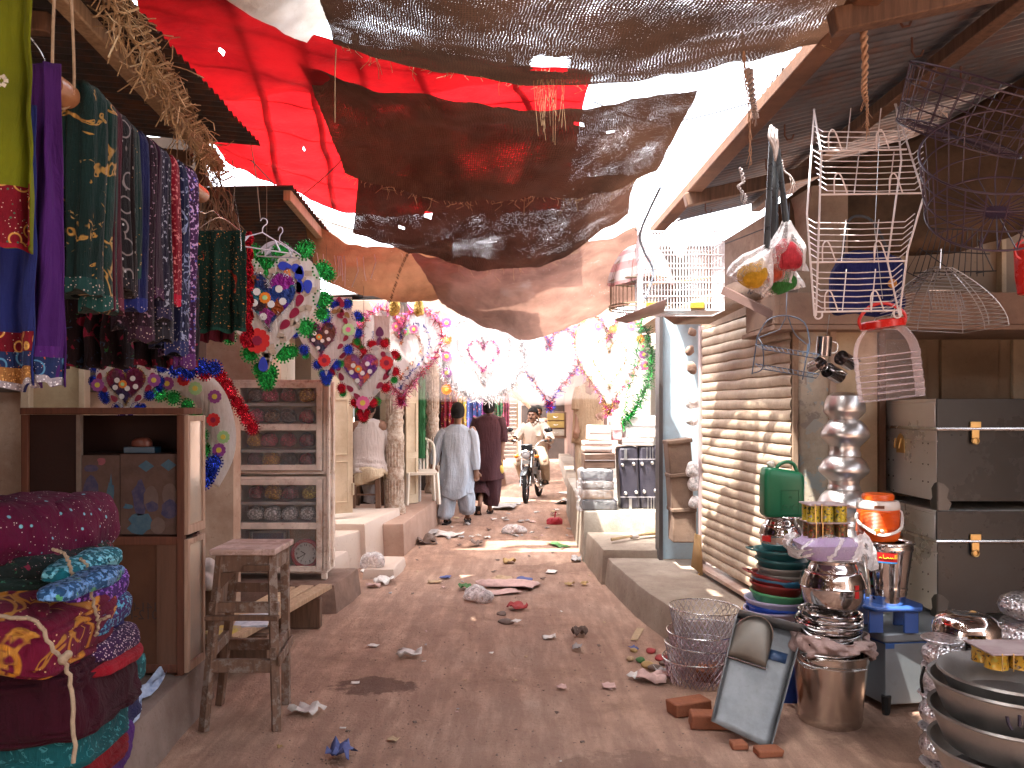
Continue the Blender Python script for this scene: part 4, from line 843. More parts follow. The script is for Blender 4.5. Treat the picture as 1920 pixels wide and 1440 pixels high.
tag(remesh(m, 'knot', cord, None, .003, 2), 'bulky cord knot on the front of the maroon bundle', 'knot')
rows = [[G(196+7*i, 1392-9*i, .262)+V((.05-.09*(j/5)-.02*math.sin(i*.9), .14*(j/5), .02*math.sin(i*1.1+j*1.4)+.016)) for j in range(6)] for i in range(15)]
m = MB(); m.grid(rows); tag(m.build('printed_sheet', mat('bluish_print', (.5, .6, .75), (.22, .3, .5), 22, .7), ang=180), 'crumpled pale blue printed sheet on the cement ledge', 'sheet')

redw = wood('reddish_frame', (.13, .042, .02), (.08, .024, .012)); 
case = thing('display_case', 'old wooden display case with pasted newspapers and plywood base', 'display case', (-2.08, 4.18, .25))
X0, X1, Y0, Y1, Zb, Zt = XF(40, 4.07), XF(345, 4.07), 4.07, 4.30, .25, 1.61
zf = lambda py: ZF(py, 4.07)
m = MB(); m.bx(X0, X1+.005, Y0-.015, Y1, Zt-.035, Zt); m.build('top', redw, case, bevel=.004)
for nm, (x0, x1) in (('post', (X0, X0+.035)), ('post', (X1-.035, X1))):
    m = MB(); m.bx(x0, x1, Y0-.006, Y0+.03, Zb, Zt-.036); m.build(nm, redw, case, bevel=.003)
m = MB(); m.bx(X0+.035, X1-.035, Y0-.004, Y0+.03, zf(1022), zf(1006)); m.build('middle_rail', redw, case, bevel=.003)
m = MB(); m.bx(X0+.035, X1-.035, Y0-.004, Y0+.03, zf(1262), zf(1246)); m.build('bottom_rail', redw, case, bevel=.003)
m = MB(); m.bx(X0+.02, X1-.02, Y0+.025, Y1-.01, zf(1016), zf(1012)); m.bx(X0+.01, X1-.01, Y1-.02, Y1, Zb, Zt-.04); m.bx(X0, X0+.015, Y0+.03, Y1, Zb, Zt-.04); m.build('carcass', mat('dark_ply', (.03, .012, .009), (.02, .008, .006), 6, .7), case)
m = MB(); m.bx(X0+.035, XF(142, Y0), Y0+.012, Y0+.02, zf(1006), Zt-.036); m.build('dark_panel', mat('dark_ply', 0), case)
m = MB(); m.bx(XF(142, Y0), XF(150, Y0), Y0+.004, Y0+.03, zf(1006), Zt-.036); m.build('mullion', mat('grey_mullion', (.22, .17, .14), None, 8, .7), case)
m = MB(); m.bx(XF(150, Y0), X1-.035, Y0+.06, Y1-.02, zf(856), zf(851)); m.build('shelf', mat('dark_ply', 0), case)
paper_m = mat('aged_news', (.11, .07, .055), (.08, .05, .04), 8, .9, 0, .15, 40, dirt=.3, dcol=(.18, .12, .12), dsc=18)
m = MB(); m.bx(XF(151, Y0), XF(222, Y0), Y0+.012, Y0+.015, zf(1003), zf(854)); pa = m.build('newspaper', paper_m, case)
ink = mat('blue_ink', (.05, .05, .11), (.1, .08, .12), 25, .9); ink2 = mat('teal_ink', (.05, .11, .16), (.08, .14, .18), 25, .9); skinp = mat('print_face', (.15, .11, .095), (.12, .085, .075), 14, .9); pink = mat('pink_ink', (.3, .1, .12), None, 20, .9)
def blob(px, py, rx, ry, Y, mt, par, n=18, jag=.12, seed=0, nm='print'):
    m = MB(); out = [(XF(px, Y)+XF(960+rx, Y)*math.cos(2*PI*i/n)*(1+jag*noise.noise(V((i*.9, seed, 0)))*2), ZF(py, Y)+XF(960+ry, Y)*math.sin(2*PI*i/n)*(1+jag*noise.noise(V((i*.9, seed, 5)))*2)) for i in range(n)]
    m.plate(out, .001, T((0, Y, 0))); return m.build(nm, mt, par, smooth=False)
blob(170, 925, 15, 34, Y0+.0105, ink, pa, 12, .2, 1); blob(171, 878, 14, 7, Y0+.0105, ink, pa, 8, .1, 2); blob(207, 925, 7, 30, Y0+.0105, ink2, pa, 14, .5, 3); blob(190, 865, 8, 7, Y0+.0105, pink, pa, 9, .3, 4); blob(192, 985, 16, 12, Y0+.0105, pink, pa, 8, .3, 5)
m = MB(); m.bx(XF(223, Y0), X1-.036, Y0+.016, Y0+.019, zf(1003), zf(852)); pb = m.build('newspaper', paper_m, case)
blob(262, 935, 13, 34, Y0+.0145, ink, pb, 14, .25, 6); blob(283, 935, 14, 24, Y0+.0125, skinp, pb, 16, .05, 7); blob(285, 950, 12, 10, Y0+.0115, ink, pb, 12, .2, 8); blob(318, 928, 14, 22, Y0+.0135, skinp, pb, 16, .05, 9); blob(318, 955, 16, 18, Y0+.0125, ink, pb, 12, .25, 10)
blob(262, 982, 24, 20, Y0+.0145, ink2, pb, 14, .4, 11); blob(296, 986, 14, 16, Y0+.0115, skinp, pb, 12, .1, 12); blob(274, 874, 15, 11, Y0+.0145, ink2, pb, 4, 0, 13); blob(316, 872, 15, 11, Y0+.0145, ink2, pb, 4, 0, 14); blob(240, 950, 10, 5, Y0+.0145, ink2, pb, 9, .4, 15)
m = MB(); m.box((XF(264, 4.15), 4.17, zf(845)), (.16, .08, .032)); tag(m.build('box', plastic('cyan_card', (.012, .06, .11)), bevel=.002), 'flat blue carton on the shelf inside the display case', 'box')
m = MB(); pillow(m, (XF(262, 4.15), 4.17, zf(832)), (.05, .03, .028), None, .7, .01, 3, 12); tag(m.build('packet', plastic('salmon_wrap', (.14, .045, .03))), 'salmon coloured packet on top of the blue carton', 'packet')
ply = wood('plywood', (.13, .06, .034), (.1, .045, .025), None, .5, 2); cb = mat('carton_brown', (.1, .045, .025), (.075, .032, .018), 5, .85)
m = MB(); m.bx(X0+.035, XF(294, Y0), Y0+.006, Y0+.014, zf(1246), zf(1022)); lowp = m.build('carton_panel', cb, case)
m = MB(); m.bx(XF(294, Y0), XF(300, Y0), Y0-.001, Y0+.018, zf(1246), zf(1022)); m.bx(XF(300, Y0), X1-.035, Y0+.002, Y0+.016, zf(1246), zf(1022)); m.build('plywood_strip', ply, case)
def text(s, size, mt, M, parent, name='lettering', ext=.0008, sx=1, sy=1, bold=0):
    cu = bpy.data.curves.new('t', 'FONT'); cu.body = s; cu.size = size; cu.align_x = 'CENTER'; cu.align_y = 'CENTER'; cu.extrude = ext; cu.offset = bold
    o = bpy.data.objects.new('t', cu); C.objects.link(o); dg = bpy.context.evaluated_depsgraph_get()
    me = bpy.data.meshes.new_from_object(o.evaluated_get(dg)); bpy.data.objects.remove(o)
    me.transform(M @ Matrix.Diagonal((sx, sy, 1, 1))); me.materials.clear(); me.materials.append(mt); me.name = name
    n = bpy.data.objects.new(name, me); C.objects.link(n)
    if parent is not None:
        n.parent = parent; n.matrix_parent_inverse = Matrix.Translation(-parent.location) if parent.parent is None else Matrix()
    return n
FRONT = rot(PI/2, 0, 0)
stamp = mat('stencil_ink', (.06, .04, .035), None, 30, .9)
text('141-f PCS', .062, stamp, T((XF(250, Y0), Y0+.005, zf(1139))) @ FRONT @ rot(0, 0, PI), lowp, sx=1, sy=-1)
text('-2012-PM-HH', .07, stamp, T((XF(244, Y0), Y0+.005, zf(1154))) @ FRONT @ rot(0, 0, PI), lowp, sx=1, sy=-1)
cw = wood('pale_frame', (.45, .3, .22), (.3, .18, .12)); xs_ = X1+.001
for (z0, z1) in ((zf(1003), Zt-.04), (zf(1262), zf(1012))):
    m = MB(); H = z1-z0
    m.bx(xs_, xs_+.02, Y0, Y0+.03, z0, z1); m.bx(xs_, xs_+.02, Y1-.03, Y1, z0, z1); m.bx(xs_, xs_+.02, Y0+.03, Y1-.03, z0, z0+.045); m.bx(xs_, xs_+.02, Y0+.03, Y1-.03, z1-.03, z1)
    d_ = m.build('side_door', cw, case, bevel=.002)
    m = MB(); m.bx(xs_+.006, xs_+.010, Y0+.03, Y1-.03, z0+.045, z1-.03); m.build('pane', mat('milky_pane', (.42, .33, .25), (.3, .26, .23), 3, .12, 0, .1, 6), d_)
m = MB(); m.tube([V((xs_+.02, Y0+.06, zf(1008))), V((xs_+.035, Y0+.07, zf(1008))), V((xs_+.02, Y0+.13, zf(1006)))], .005, 6); m.build('latch', mat('rust_iron', 0), case)
for x in (X0+.03, X1-.03):
    m = MB(); m.bx(x-.02, x+.02, Y0+.0, Y0+.04, .235, .25); m.build('foot', redw, case)

stm = wood('stool_wood', (.2, .11, .07), (.1, .055, .035), (.27, .21, .175), .42, 3)
sttop = wood('stool_top', (.5, .36, .3), (.3, .18, .14), (.62, .45, .4), .5, 3, axis=0)
st = thing('bar_stool', 'tall paint-splashed wooden stool standing in the lane', 'stool', (-1.38, 4.15, 0))
zs_ = .893
fl, fr_, bl, br_ = V((-1.535, 3.98, 0)), V((-1.172, 3.98, 0)), V((-1.585, 4.34, 0)), V((-1.225, 4.34, 0))
tl, tr_, ul, ur = V((-1.485, 4.08, .85)), V((-1.225, 4.08, .85)), V((-1.49, 4.33, .85)), V((-1.23, 4.33, .85))
m = MB(); a = [V((-1.522, 4.045, 0)), V((-1.2, 4.045, 0)), V((-1.195, 4.385, 0)), V((-1.52, 4.385, 0))]
m.bx(-1.53, -1.198, 4.04, 4.205, .862, .893); m.bx(-1.53, -1.196, 4.209, 4.385, .862, .892); m.build('seat', sttop, st, bevel=.005)
m = MB(); m.bx(-1.505, -1.215, 4.06, 4.085, .775, .860); m.bx(-1.505, -1.215, 4.34, 4.365, .775, .860); m.bx(-1.505, -1.48, 4.086, 4.339, .775, .860); m.bx(-1.24, -1.215, 4.086, 4.339, .775, .860); m.build('apron', stm, st, bevel=.003)
for a_, b_ in ((fl, tl), (fr_, tr_), (bl, ul), (br_, ur)):
    m = MB(); m.beam(a_, b_, .042, .036); m.build('leg', stm, st, bevel=.003)
def rung(a_, b_, c_, d_, z, w, h, ex=0, nm='rung', mt=stm):
    p = a_.lerp(b_, z/.85); q = c_.lerp(d_, z/.85); e = (q-p).normalized()*ex; m = MB(); m.beam(p-e, q+e, w, h); m.build(nm, mt, st, bevel=.003)
rung(fl, tl, fr_, tr_, .60, .03, .052, .03); rung(fl+V((0, -.03, 0)), tl+V((0, -.03, 0)), fr_+V((0, -.03, 0)), tr_+V((0, -.03, 0)), .555, .04, .022, .035, mt=brown_w)
rung(fl, tl, fr_, tr_, .315, .03, .065, 0); rung(bl, ul, br_, ur, .64, .03, .05, 0); rung(bl, ul, br_, ur, .33, .03, .06, 0)
rung(fl, tl, bl, ul, .38, .03, .06, .02); rung(fr_, tr_, br_, ur, .38, .03, .06, .04); rung(fr_+V((.03, 0, 0)), tr_+V((.03, 0, 0)), br_+V((.03, 0, 0)), ur+V((.03, 0, 0)), .345, .012, .05, .04)
m = MB(); m.plate([(-1.475, .775), (-1.40, .775), (-1.475, .69)], .02, T((0, 4.06, 0))); m.build('corner_brace', brown_w, st)
m = MB(); m.box((-1.29, 4.045, .80), (.13, .016, .028)); m.build('cross_piece', brown_w, st, bevel=.002)
t = thing('plank_bench', 'low bench of rough planks behind the stool', 'bench', (-1.55, 5.5, 0))
for i in range(3):
    m = MB(); m.beam((-1.86+i*.11, 4.65, .24+.012*i), (-1.70+i*.14, 6.1, .235+.01*i), .10, .035); m.build('plank', wood('raw_plank', (.5, .35, .22), (.32, .2, .12)), t, bevel=.003)
for y in (4.9, 5.85):
    m = MB(); m.bx(-1.9+.1*(y-4.9), -1.5+.1*(y-4.9), y, y+.07, 0, .215); m.build('leg', brown_w, t, bevel=.004)
m = MB(); m.box((-1.62, 5.0, .282), (.2, .3, .012), rot(0, 0, .2)); tag(m.build('magazine', mat('white_print', (.6, .62, .68), (.3, .34, .42), 25, .6)), 'white magazine lying on the plank bench', 'magazine')
m = MB(); m.box((-1.74, 4.72, .29), (.2, .2, .025), rot(0, 0, -.15)); tag(m.build('magazine', mat('yellow_print', (.55, .42, .08), (.3, .25, .25), 14, .5)), 'yellow printed magazines stacked behind the stool', 'magazine')
m = MB(); pillow(m, P(386, 1062, 4.75), (.07, .06, .06), None, .8, .02, 1, 16); pillow(m, P(384, 1090, 4.72), (.06, .06, .05), None, .8, .02, 2, 16)
tag(remesh(m, 'cloth_sack', mat('offwhite_sack', (.55, .48, .44), None, 8, .9), None, .008, 2), 'small off-white sack behind the display case', 'sack')
m = MB(); m.bx(XF(345, 4.8), XF(412, 4.8), 4.7, 5.0, .25, ZF(1106, 4.72)); tag(m.build('crate', brown_w, bevel=.005), 'dark low crate under the off-white sack', 'crate')

wh = wood('white_worn', (.6, .45, .36), (.4, .28, .2), (.82, .7, .6), .8, 3); shelfm = mat('shelf_white', (.6, .57, .54), None, 4, .5, dirt=.2)
cab = thing('glass_cabinet', 'worn white cabinet full of plastic-wrapped bangle bundles', 'cabinet', (-1.88, 6.6, .24))
Yc = 6.45; cx = lambda px: XF(px, Yc); cz = lambda py: ZF(py, Yc)
xa, xb = cx(435), cx(612)
def frame_(nm, x0, x1, z0, z1, w, par=cab, y=Yc, d=.03):
    m = MB(); m.bx(x0, x0+w, y, y+d, z0, z1); m.bx(x1-w, x1, y, y+d, z0, z1); m.bx(x0+w, x1-w, y, y+d, z1-w, z1); m.bx(x0+w, x1-w, y, y+d, z0, z0+w); return m.build(nm, wh, par, bevel=.003)
for (z0, z1, nm) in ((cz(888), cz(712), 'upper_case'), (cz(1076), cz(894), 'lower_case')):
    m = MB(); m.bx(xa, xa+.03, Yc+.02, Yc+.32, z0, z1); m.bx(xb-.03, xb, Yc+.02, Yc+.32, z0, z1); m.bx(xa+.03, xb-.03, Yc+.02, Yc+.32, z1-.025, z1); m.bx(xa+.03, xb-.03, Yc+.02, Yc+.32, z0, z0+.02); m.build(nm, wh, cab, bevel=.003)
    m = MB(); m.bx(xa+.03, xb-.03, Yc+.30, Yc+.315, z0+.02, z1-.025); m.build('back_board', mat('cream_back', (.62, .5, .36), None, 3, .8), cab)
ud = frame_('door', xa+.02, xb-.035, cz(882), cz(717), .045, y=Yc-.012); ld = frame_('door', xa+.02, xb-.035, cz(1072), cz(899), .045, y=Yc-.012)
for py, par in ((801, ud), (986, ld)):
    m = MB(); m.bx(xa+.065, xb-.08, Yc-.010, Yc+.018, cz(py+6), cz(py-6)); m.build('door_rail', wh, par, bevel=.002)
gl = clear('thin_glass', (.95, .95, .95), .04, .03, 6, .1)
for (p0, p1, par) in ((795, 727, ud), (872, 807, ud), (980, 909, ld), (1062, 992, ld)):
    m = MB(); m.bx(xa+.065, xb-.08, Yc-.002, Yc+.001, cz(p0), cz(p1)); m.build('glass_pane', gl, par, smooth=False)
for py in (758, 798, 846, 944, 984):
    m = MB(); m.bx(xa+.031, xb-.031, Yc+.03, Yc+.295, cz(py+3), cz(py-2)); m.build('shelf', shelfm, cab)
for x in (xa+.03, xb-.02):
    m = MB(); m.bx(x-.025, x+.02, Yc+.01, Yc+.05, .228, cz(1076)); m.build('foot', wh, cab, bevel=.004)
m = MB(); m.bx(xb+.001, xb+.022, Yc+.0, Yc+.03, cz(1070), cz(716)); m.bx(xb+.001, xb+.022, Yc+.16, Yc+.19, cz(1070), cz(716)); m.build('side_batten', wh, cab, bevel=.003)
for py, x in ((768, 438), (728, 439), (960, 438), (1000, 438)):
    m = MB(); m.box((cx(x), Yc-.018, cz(py)), (.014, .01, .05)); m.build('hinge', mat('rust_iron', 0), cab)
m = MB(); m.tube(spline([V((xb+.03, Yc+.01, cz(745))), V((xb+.05, Yc, cz(800))), V((xb+.045, Yc, cz(880)))], 10), .004, 5); tag(m.build('cord', cord), 'cord tied down the right side of the bangle cabinet', 'cord')
cols = {'k': (.035, .022, .02), 'm': (.12, .012, .022), 'r': (.22, .015, .03), 'p': (.3, .02, .06), 'o': (.48, .16, .02), 'b': (.1, .045, .02), 's': (.42, .4, .38), 'd': (.06, .012, .03), 'y': (.45, .24, .03)}
words = {'k': 'black', 'm': 'maroon', 'r': 'dark red', 'p': 'crimson', 'o': 'orange', 'b': 'brown', 's': 'silver-grey', 'd': 'plum', 'y': 'amber'}
rws = [('topmost', 755, 'kpmo', (0, 27, 62, 98, 125)), ('second', 795, 'pbkr', (0, 31, 62, 98, 125)), ('third', 841, 'orrm', (0, 24, 62, 98, 125)), ('fourth', 877, 'dokm', (0, 28, 62, 98, 125)), ('fifth', 941, 'momy', (0, 32, 66, 104, 126)), ('sixth', 981, 'ssss', (0, 32, 66, 100, 126))]
ordn = ('first', 'second', 'third', 'last')
film = clear('bangle_film', (.93, .93, .95), .16, .07, 70, 1.0)
wrapm = {}
for k, c in cols.items():
    c = tuple(min(.85, x*2.5+.01) for x in c)
    n = N('bangles_'+k); cv = n.coord('Object'); v_ = n.voro(cv, 60); h_ = n.noise(cv, 34, 4, .7, 1.5)
    colr = n.ramp(v_, [(.1, tuple(min(1, x*1.9+.02) for x in c)), (.35, c), (.6, dk(c, .45))]); gl_ = n.ramp(h_, [(.63, 0), (.68, .55)]); colr = n.mix(gl_, colr, (.75, .72, .75))
    wrapm[k] = n.end(n.bsdf(colr, .16, .0, n.bump(n.math('ADD', h_, n.math('MULTIPLY', v_, .5)), .8, .02), Coat_Weight=.8, Coat_Roughness=.08))
for ri, (rw, pb, cs, xsn) in enumerate(rws):
    zb = cz(pb)+.009
    for k, ch in enumerate(cs):
        x0, x1 = cx(455+xsn[k]), cx(455+xsn[k]+(31 if k != 1 else 33)); c = cols[ch]; wd = (x1-x0)*.49; hgt = min((cz(pb-28)-cz(pb))*.5, wd*.95)
        m = MB(); pillow(m, ((x0+x1)/2, Yc+.13+.01*R.random(), zb+hgt-.004), (wd, .09, hgt), rot(0, .25*(R.random()-.5), 0), .82, .008, ri*5+k, 18)
        o = m.build('wrapped_bundle', wrapm[ch]); tag(o, '%s plastic-wrapped bangle bundle, %s on the %s shelf' % (words[ch], ordn[k] if k else 'leftmost', rw), 'bundle', 'wrapped bundles in the white cabinet')
ck = thing('wall_clock', 'round red wall clock with white dial in the cabinet bottom', 'clock', P(573, 1042, Yc+.06)); ckc = P(573, 1038, Yc+.06); rr = .112
MC = T(ckc) @ FRONT
m = MB(); m.lathe([(rr*.8, .0), (rr*.84, .02), (rr*.97, .022), (rr*1.08, .012), (rr*1.1, 0), (rr*1.08, -.02), (.01, -.022)], n=48, M=MC); m.build('rim', plastic('clock_red', (.42, .01, .025), .2), ck)
m = MB(); m.lathe([(.001, .004), (rr*.8, .004), (rr*.8, -.004)], n=48, M=MC); dial = m.build('dial', plastic('dial_white', (.72, .72, .7), .4), ck)
blk = plastic('black_print', (.01, .01, .01), .5)
for h in range(1, 13):
    a = PI/2-h*PI/6; text(str(h), rr*.23, blk, MC @ T((rr*.64*math.cos(a), rr*.64*math.sin(a), .0055)), dial, 'numeral', .0005, bold=.0006)
for L, wd, ang in ((.36, .007, math.radians(150)), (.6, .005, math.radians(212)), (.62, .002, math.radians(240))):
    m = MB(); m.box((L*rr/2, 0, .009), (L*rr*1.1, wd, .0015), M=None); 
    for i_ in range(len(m.v)): m.v[i_] = MC @ rot(0, 0, ang) @ m.v[i_]
    m.build('clock_hand', blk, ck)
m = MB(); m.bx(cx(535), cx(597), Yc+.13, Yc+.15, cz(1064), cz(995)); tag(m.build('cardboard_sheet', mat('kraft', (.42, .26, .12), None, 5, .85), bevel=.002), 'brown cardboard backing behind the red clock', 'cardboard')
fr = thing('picture_frame', 'dark framed picture standing left of the clock', 'picture frame', P(500, 1062, Yc+.1)); m = MB()
x0, x1, z0, z1 = cx(464), cx(532), cz(1062), cz(997)
m.bx(x0, x0+.02, Yc+.06, Yc+.08, z0, z1); m.bx(x1-.02, x1, Yc+.06, Yc+.08, z0, z1); m.bx(x0+.02, x1-.02, Yc+.06, Yc+.08, z1-.02, z1); m.bx(x0+.02, x1-.02, Yc+.06, Yc+.08, z0, z0+.02); m.build('frame', mat('grey_frame', (.25, .22, .2), None, 5, .4), fr, bevel=.003)
m = MB(); m.bx(x0+.02, x1-.02, Yc+.07, Yc+.075, z0+.02, z1-.02); m.build('picture', mat('dark_picture', (.06, .07, .13), (.1, .05, .06), 9, .3), fr)
alu = metal('aluminium', (.78, .76, .75), .32, .04); steel = metal('steel', (.7, .7, .7), .25); chrome = metal('stainless', (.72, .68, .67), .1, .05)
galv = mat('galvanised', (.24, .255, .265), (.16, .17, .18), 9, .5, .45, .15, 60, dirt=.35, dcol=(.13, .13, .12), dsc=5); dull = metal('dull_alu', (.5, .48, .46), .42, .15, dirt=.35, dcol=(.12, .1, .09))
def GP(px, py): return G(px, py)
trm = mat('trunk_sheet', (.85, .84, .82), (.74, .73, .71), 2.2, .3, .6, .15, 6, dirt=.1, dcol=(.5, .46, .4)); trdk = mat('trunk_front_shade', (.032, .034, .037), (.02, .02, .022), 3, .3, .1, .1, 8); brass = metal('brass', (.75, .52, .22), .3)  # dark surroundings mirrored in the trunk fronts are put into their colour
def trunk(zb, h, lab, grp='stacked aluminium trunks'):
    X0, X1, Y0, Y1 = 2.395, 4.2, 4.5, 5.3; t = thing('storage_chest', lab, 'trunk', (3.2, 4.9, zb), grp)
    hb = h*.72
    m = MB(); m.bx(X0, X0+.012, Y0+.012, Y1, zb+.05, zb+hb); m.bx(X0+.012, X1, Y1-.012, Y1, zb+.05, zb+hb); m.bx(X0+.012, X1, Y0+.012, Y1-.012, zb+.05, zb+.062); m.build('side', trm, t, bevel=.003)
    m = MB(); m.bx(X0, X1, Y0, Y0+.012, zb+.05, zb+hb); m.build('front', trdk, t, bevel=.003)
    m = MB(); m.bx(X0-.012, X0-.001, Y0+.01, Y1+.01, zb+hb+.004, zb+h-.02); m.bx(X0-.012, X1, Y0+.01, Y1+.01, zb+h-.02, zb+h); ld = m.build('lid', trm, t, bevel=.004)
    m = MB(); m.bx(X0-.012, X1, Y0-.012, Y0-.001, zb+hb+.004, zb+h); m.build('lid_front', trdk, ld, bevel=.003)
    m = MB(); m.tube([(X0-.016, Y1, zb+hb+.006), (X0-.016, Y0-.016, zb+hb+.006), (X1, Y0-.016, zb+hb+.006)], .011, 8); m.build('rolled_rim', steel, t)
    for (fx, fy) in ((X0, Y0), (X0, Y1-.1)):
        m = MB(); m.plate([(0, 0), (.06, 0), (.075, .04), (.05, .07), (.06, .12), (.03, .15), (0, .16)], .004, T((X0, fy-.003, zb)))
        m.build('corner_plate', metal('plate_steel', (.13, .13, .13), .4), t)
        if fy == Y0:
            m = MB(); m.plate([(0, 0), (.06, 0), (.075, .04), (.05, .07), (.06, .12), (.03, .15), (0, .16)], .004, T((X0-.003, fy, zb)) @ Rz(PI/2)); m.build('corner_plate', metal('plate_steel', (.13, .13, .13), .4), t)
    for x, w in ((X0+.2, .06), (X0+1.02, .11)):
        m = MB(); m.box((x, Y0-.02, zb+hb+.03), (w, .012, .035)); m.box((x, Y0-.018, zb+hb-.02), (w*.7, .012, .05)); m.lathe([(.001, 0), (w*.35, 0), (w*.35, .008), (.001, .008)], (0, 0, 0), 16, T((x, Y0-.012, zb+hb-.06)) @ FRONT)
        m.tube([(x+w*.3*math.cos(a), Y0-.026, zb+hb-.06+w*.3*math.sin(a)) for a in [PI*i/6 for i in range(12)]], .004, 5, True); m.build('hasp', brass, t, bevel=.002)
    m = MB(); yy = Y0+.42; m.plate([(-.05, -.05), (.05, -.05), (.05, .0), (.045, .035), (.02, .06), (0, .07), (-.02, .06), (-.045, .035), (-.05, 0)], .006, T((X0-.006, yy, zb+hb-.10)) @ Rz(PI/2))
    m.tube([(X0-.02, yy-.035, zb+hb-.06), (X0-.03, yy-.03, zb+hb-.12), (X0-.03, yy+.03, zb+hb-.12), (X0-.02, yy+.035, zb+hb-.06)], .005, 6); m.build('handle', brass, t, bevel=.001)
    m = MB()
    for yy in (.1, .16, .3, .52, .58, .7):
        for zz in (.25, .5, .8): m.ball((X0-.002, Y0+yy, zb+.05+(hb-.05)*zz), .0045, n=5)
    for xx in (.08, .13, .9, .95):
        for zz in (.94,): m.ball((X0+xx, Y0-.002, zb+hb*zz), .0045, n=5)
    m.build('rivets', metal('dark_rivet', (.12, .12, .12), .5), t)
    for k in (.985,): 
        m = MB(); m.tube([(X0-.003, Y0, zb+hb*.86), (X0-.003, Y1, zb+hb*.86)], .003, 4); m.build('bead', trm, t)
zt = ZF(747, 4.5); h_ = ZF(747, 4.5)-ZF(957, 4.5)
trunk(zt-h_, h_-.002, 'uppermost aluminium trunk of the stack, its side dappled with sun'); trunk(zt-2*h_, h_-.002, 'middle aluminium trunk of the stack')
trunk(zt-3*h_, h_-.002, 'lowest aluminium trunk, hidden behind the grey chest')
gp = mat('grey_enamel', (.22, .25, .27), (.18, .2, .22), 3, .45, .3, .1, 20, dirt=.15); M = T((1.93, 4.23, 0)) @ Rz(.0)
ch = thing('steel_chest', 'blue-grey painted steel chest with black feet', 'chest', (2.3, 4.3, 0))
cx0 = G(1660, 1340); c0 = V((cx0.x, cx0.y, 0)); dR = V((math.cos(math.radians(0)), math.sin(math.radians(8)), 0)).normalized(); dL = V((-.28, 1, 0)).normalized()
def quad(m, a, b, z0, z1, th=.012):
    d = (b-a).normalized(); n = V((-d.y, d.x, 0)); 
    m.add([a+V((0,0,z0)), b+V((0,0,z0)), b+n*th+V((0,0,z0)), a+n*th+V((0,0,z0)), a+V((0,0,z1)), b+V((0,0,z1)), b+n*th+V((0,0,z1)), a+n*th+V((0,0,z1))], [(3,2,1,0),(4,5,6,7),(0,1,5,4),(1,2,6,5),(2,3,7,6),(3,0,4,7)])
cr = c0+dR*.62; clf = c0+dL*.42; cbk = cr+dL*.42; ztop = ZF(1195, c0.y)
def prism(m, pts, z0, z1):
    n = len(pts); m.add([V((p.x, p.y, z0)) for p in pts]+[V((p.x, p.y, z1)) for p in pts], [tuple(range(n))[::-1], tuple(range(n, 2*n))]+[(i, (i+1) % n, (i+1) % n+n, i+n) for i in range(n)])
pts = [c0, cr, cbk, clf]; ctr = (c0+cbk)/2
m = MB(); prism(m, pts, .05, ztop-.035); m.build('body', gp, ch, bevel=.005)
m = MB(); prism(m, [ctr+(p-ctr)*1.03 for p in pts], ztop-.03, ztop+.022); m.build('lid', gp, ch, bevel=.012)
m = MB(); prism(m, [ctr+(p-ctr)*1.012 for p in pts], ztop-.036, ztop-.031); prism(m, [c0+dR*0-V((0, .004, 0)), c0+dR*.05-V((0, .004, 0)), c0+dR*.05, c0], ztop-.06, ztop-.034); m.build('blue_band', plastic('band_blue', (.02, .08, .25)), ch)
for p in (c0, cr, clf):
    m = MB(); q = p+(ctr-p)*.03; m.tube([q+V((-.008, -.012, 0)), q+V((-.005, -.01, .02)), q+V((-.004, -.01, .10))], [.016, .022, .026], 8); m.build('foot', plastic('black_rubber', (.015, .014, .014), .7), ch)
Yb = 4.28; bl_ = plastic('stool_blue', (.03, .09, .32), .4); zst = ZF(1128, Yb); xc = XF(1664, Yb)
t = thing('plastic_stool', 'small blue plastic stool on the grey chest', 'stool', (xc, Yb, ztop+.022))
m = MB(); out = [(-.16, -.07), (-.12, -.13), (.12, -.13), (.17, -.04), (.14, .12), (-.14, .12)]; prism(m, [V((xc+a, Yb+b_, 0)) for a, b_ in out], zst-.025, zst); m.build('seat', bl_, t, bevel=.01)
for (dx, dy) in ((-.10, -.08), (.08, -.09), (-.09, .08), (.10, .07)):
    m = MB(); m.box((xc+dx, Yb+dy, (ztop+.024+zst-.027)/2), (.075, .02, zst-.027-ztop-.024)); m.build('leg', bl_, t, bevel=.004)
def bucket(nm, lab, c, r0, r1, z0, z1, mt, ribs=(), handle=None, par=None, cat_='bucket', grp=None, n=40):
    t = thing(nm, lab, cat_, (c[0], c[1], z0), grp) ; H = z1-z0; prof = [(.001, .006), (r0-.012, .006), (r0-.002, 0), (r0, .012)]
    for i in range(25):
        v = i/24; r = r0+(r1-r0)*v
        for rb, a in ribs:
            if abs(v-rb) < .022: r += a
        prof.append((r, .015+(H-.02)*v))
    prof += [(r1+.008, H), (r1+.006, H+.006), (r1-.004, H+.002), (r1-.008, H-.01), (r0-.01, .02), (.001, .018)]
    m = MB(); m.lathe([(a, b_+z0) for a, b_ in prof], (c[0], c[1], 0), n); m.build('body', mt, t, ang=50); return t
sb = bucket('steel_bucket', 'shiny steel bucket with a red and blue sticker on the blue stool', (xc-.005, Yb-.01), .088, .128, zst+.001, ZF(1016, Yb), chrome, ((.12, .004), (.2, .004), (.93, .004)))
zb2 = ZF(1016, Yb)
m = MB(); m.tube([(xc-.005-.133*math.cos(a), Yb-.01-.133*math.sin(a), zb2-.004+.012*math.sin(a)) for a in [PI*i/16 for i in range(17)]], .0035, 6); m.build('bail', steel, sb)
for s in (-1, 1):
    m = MB(); m.box((xc-.005+s*.132, Yb-.01, zb2-.01), (.012, .03, .03)); m.build('ear', chrome, sb, bevel=.002)
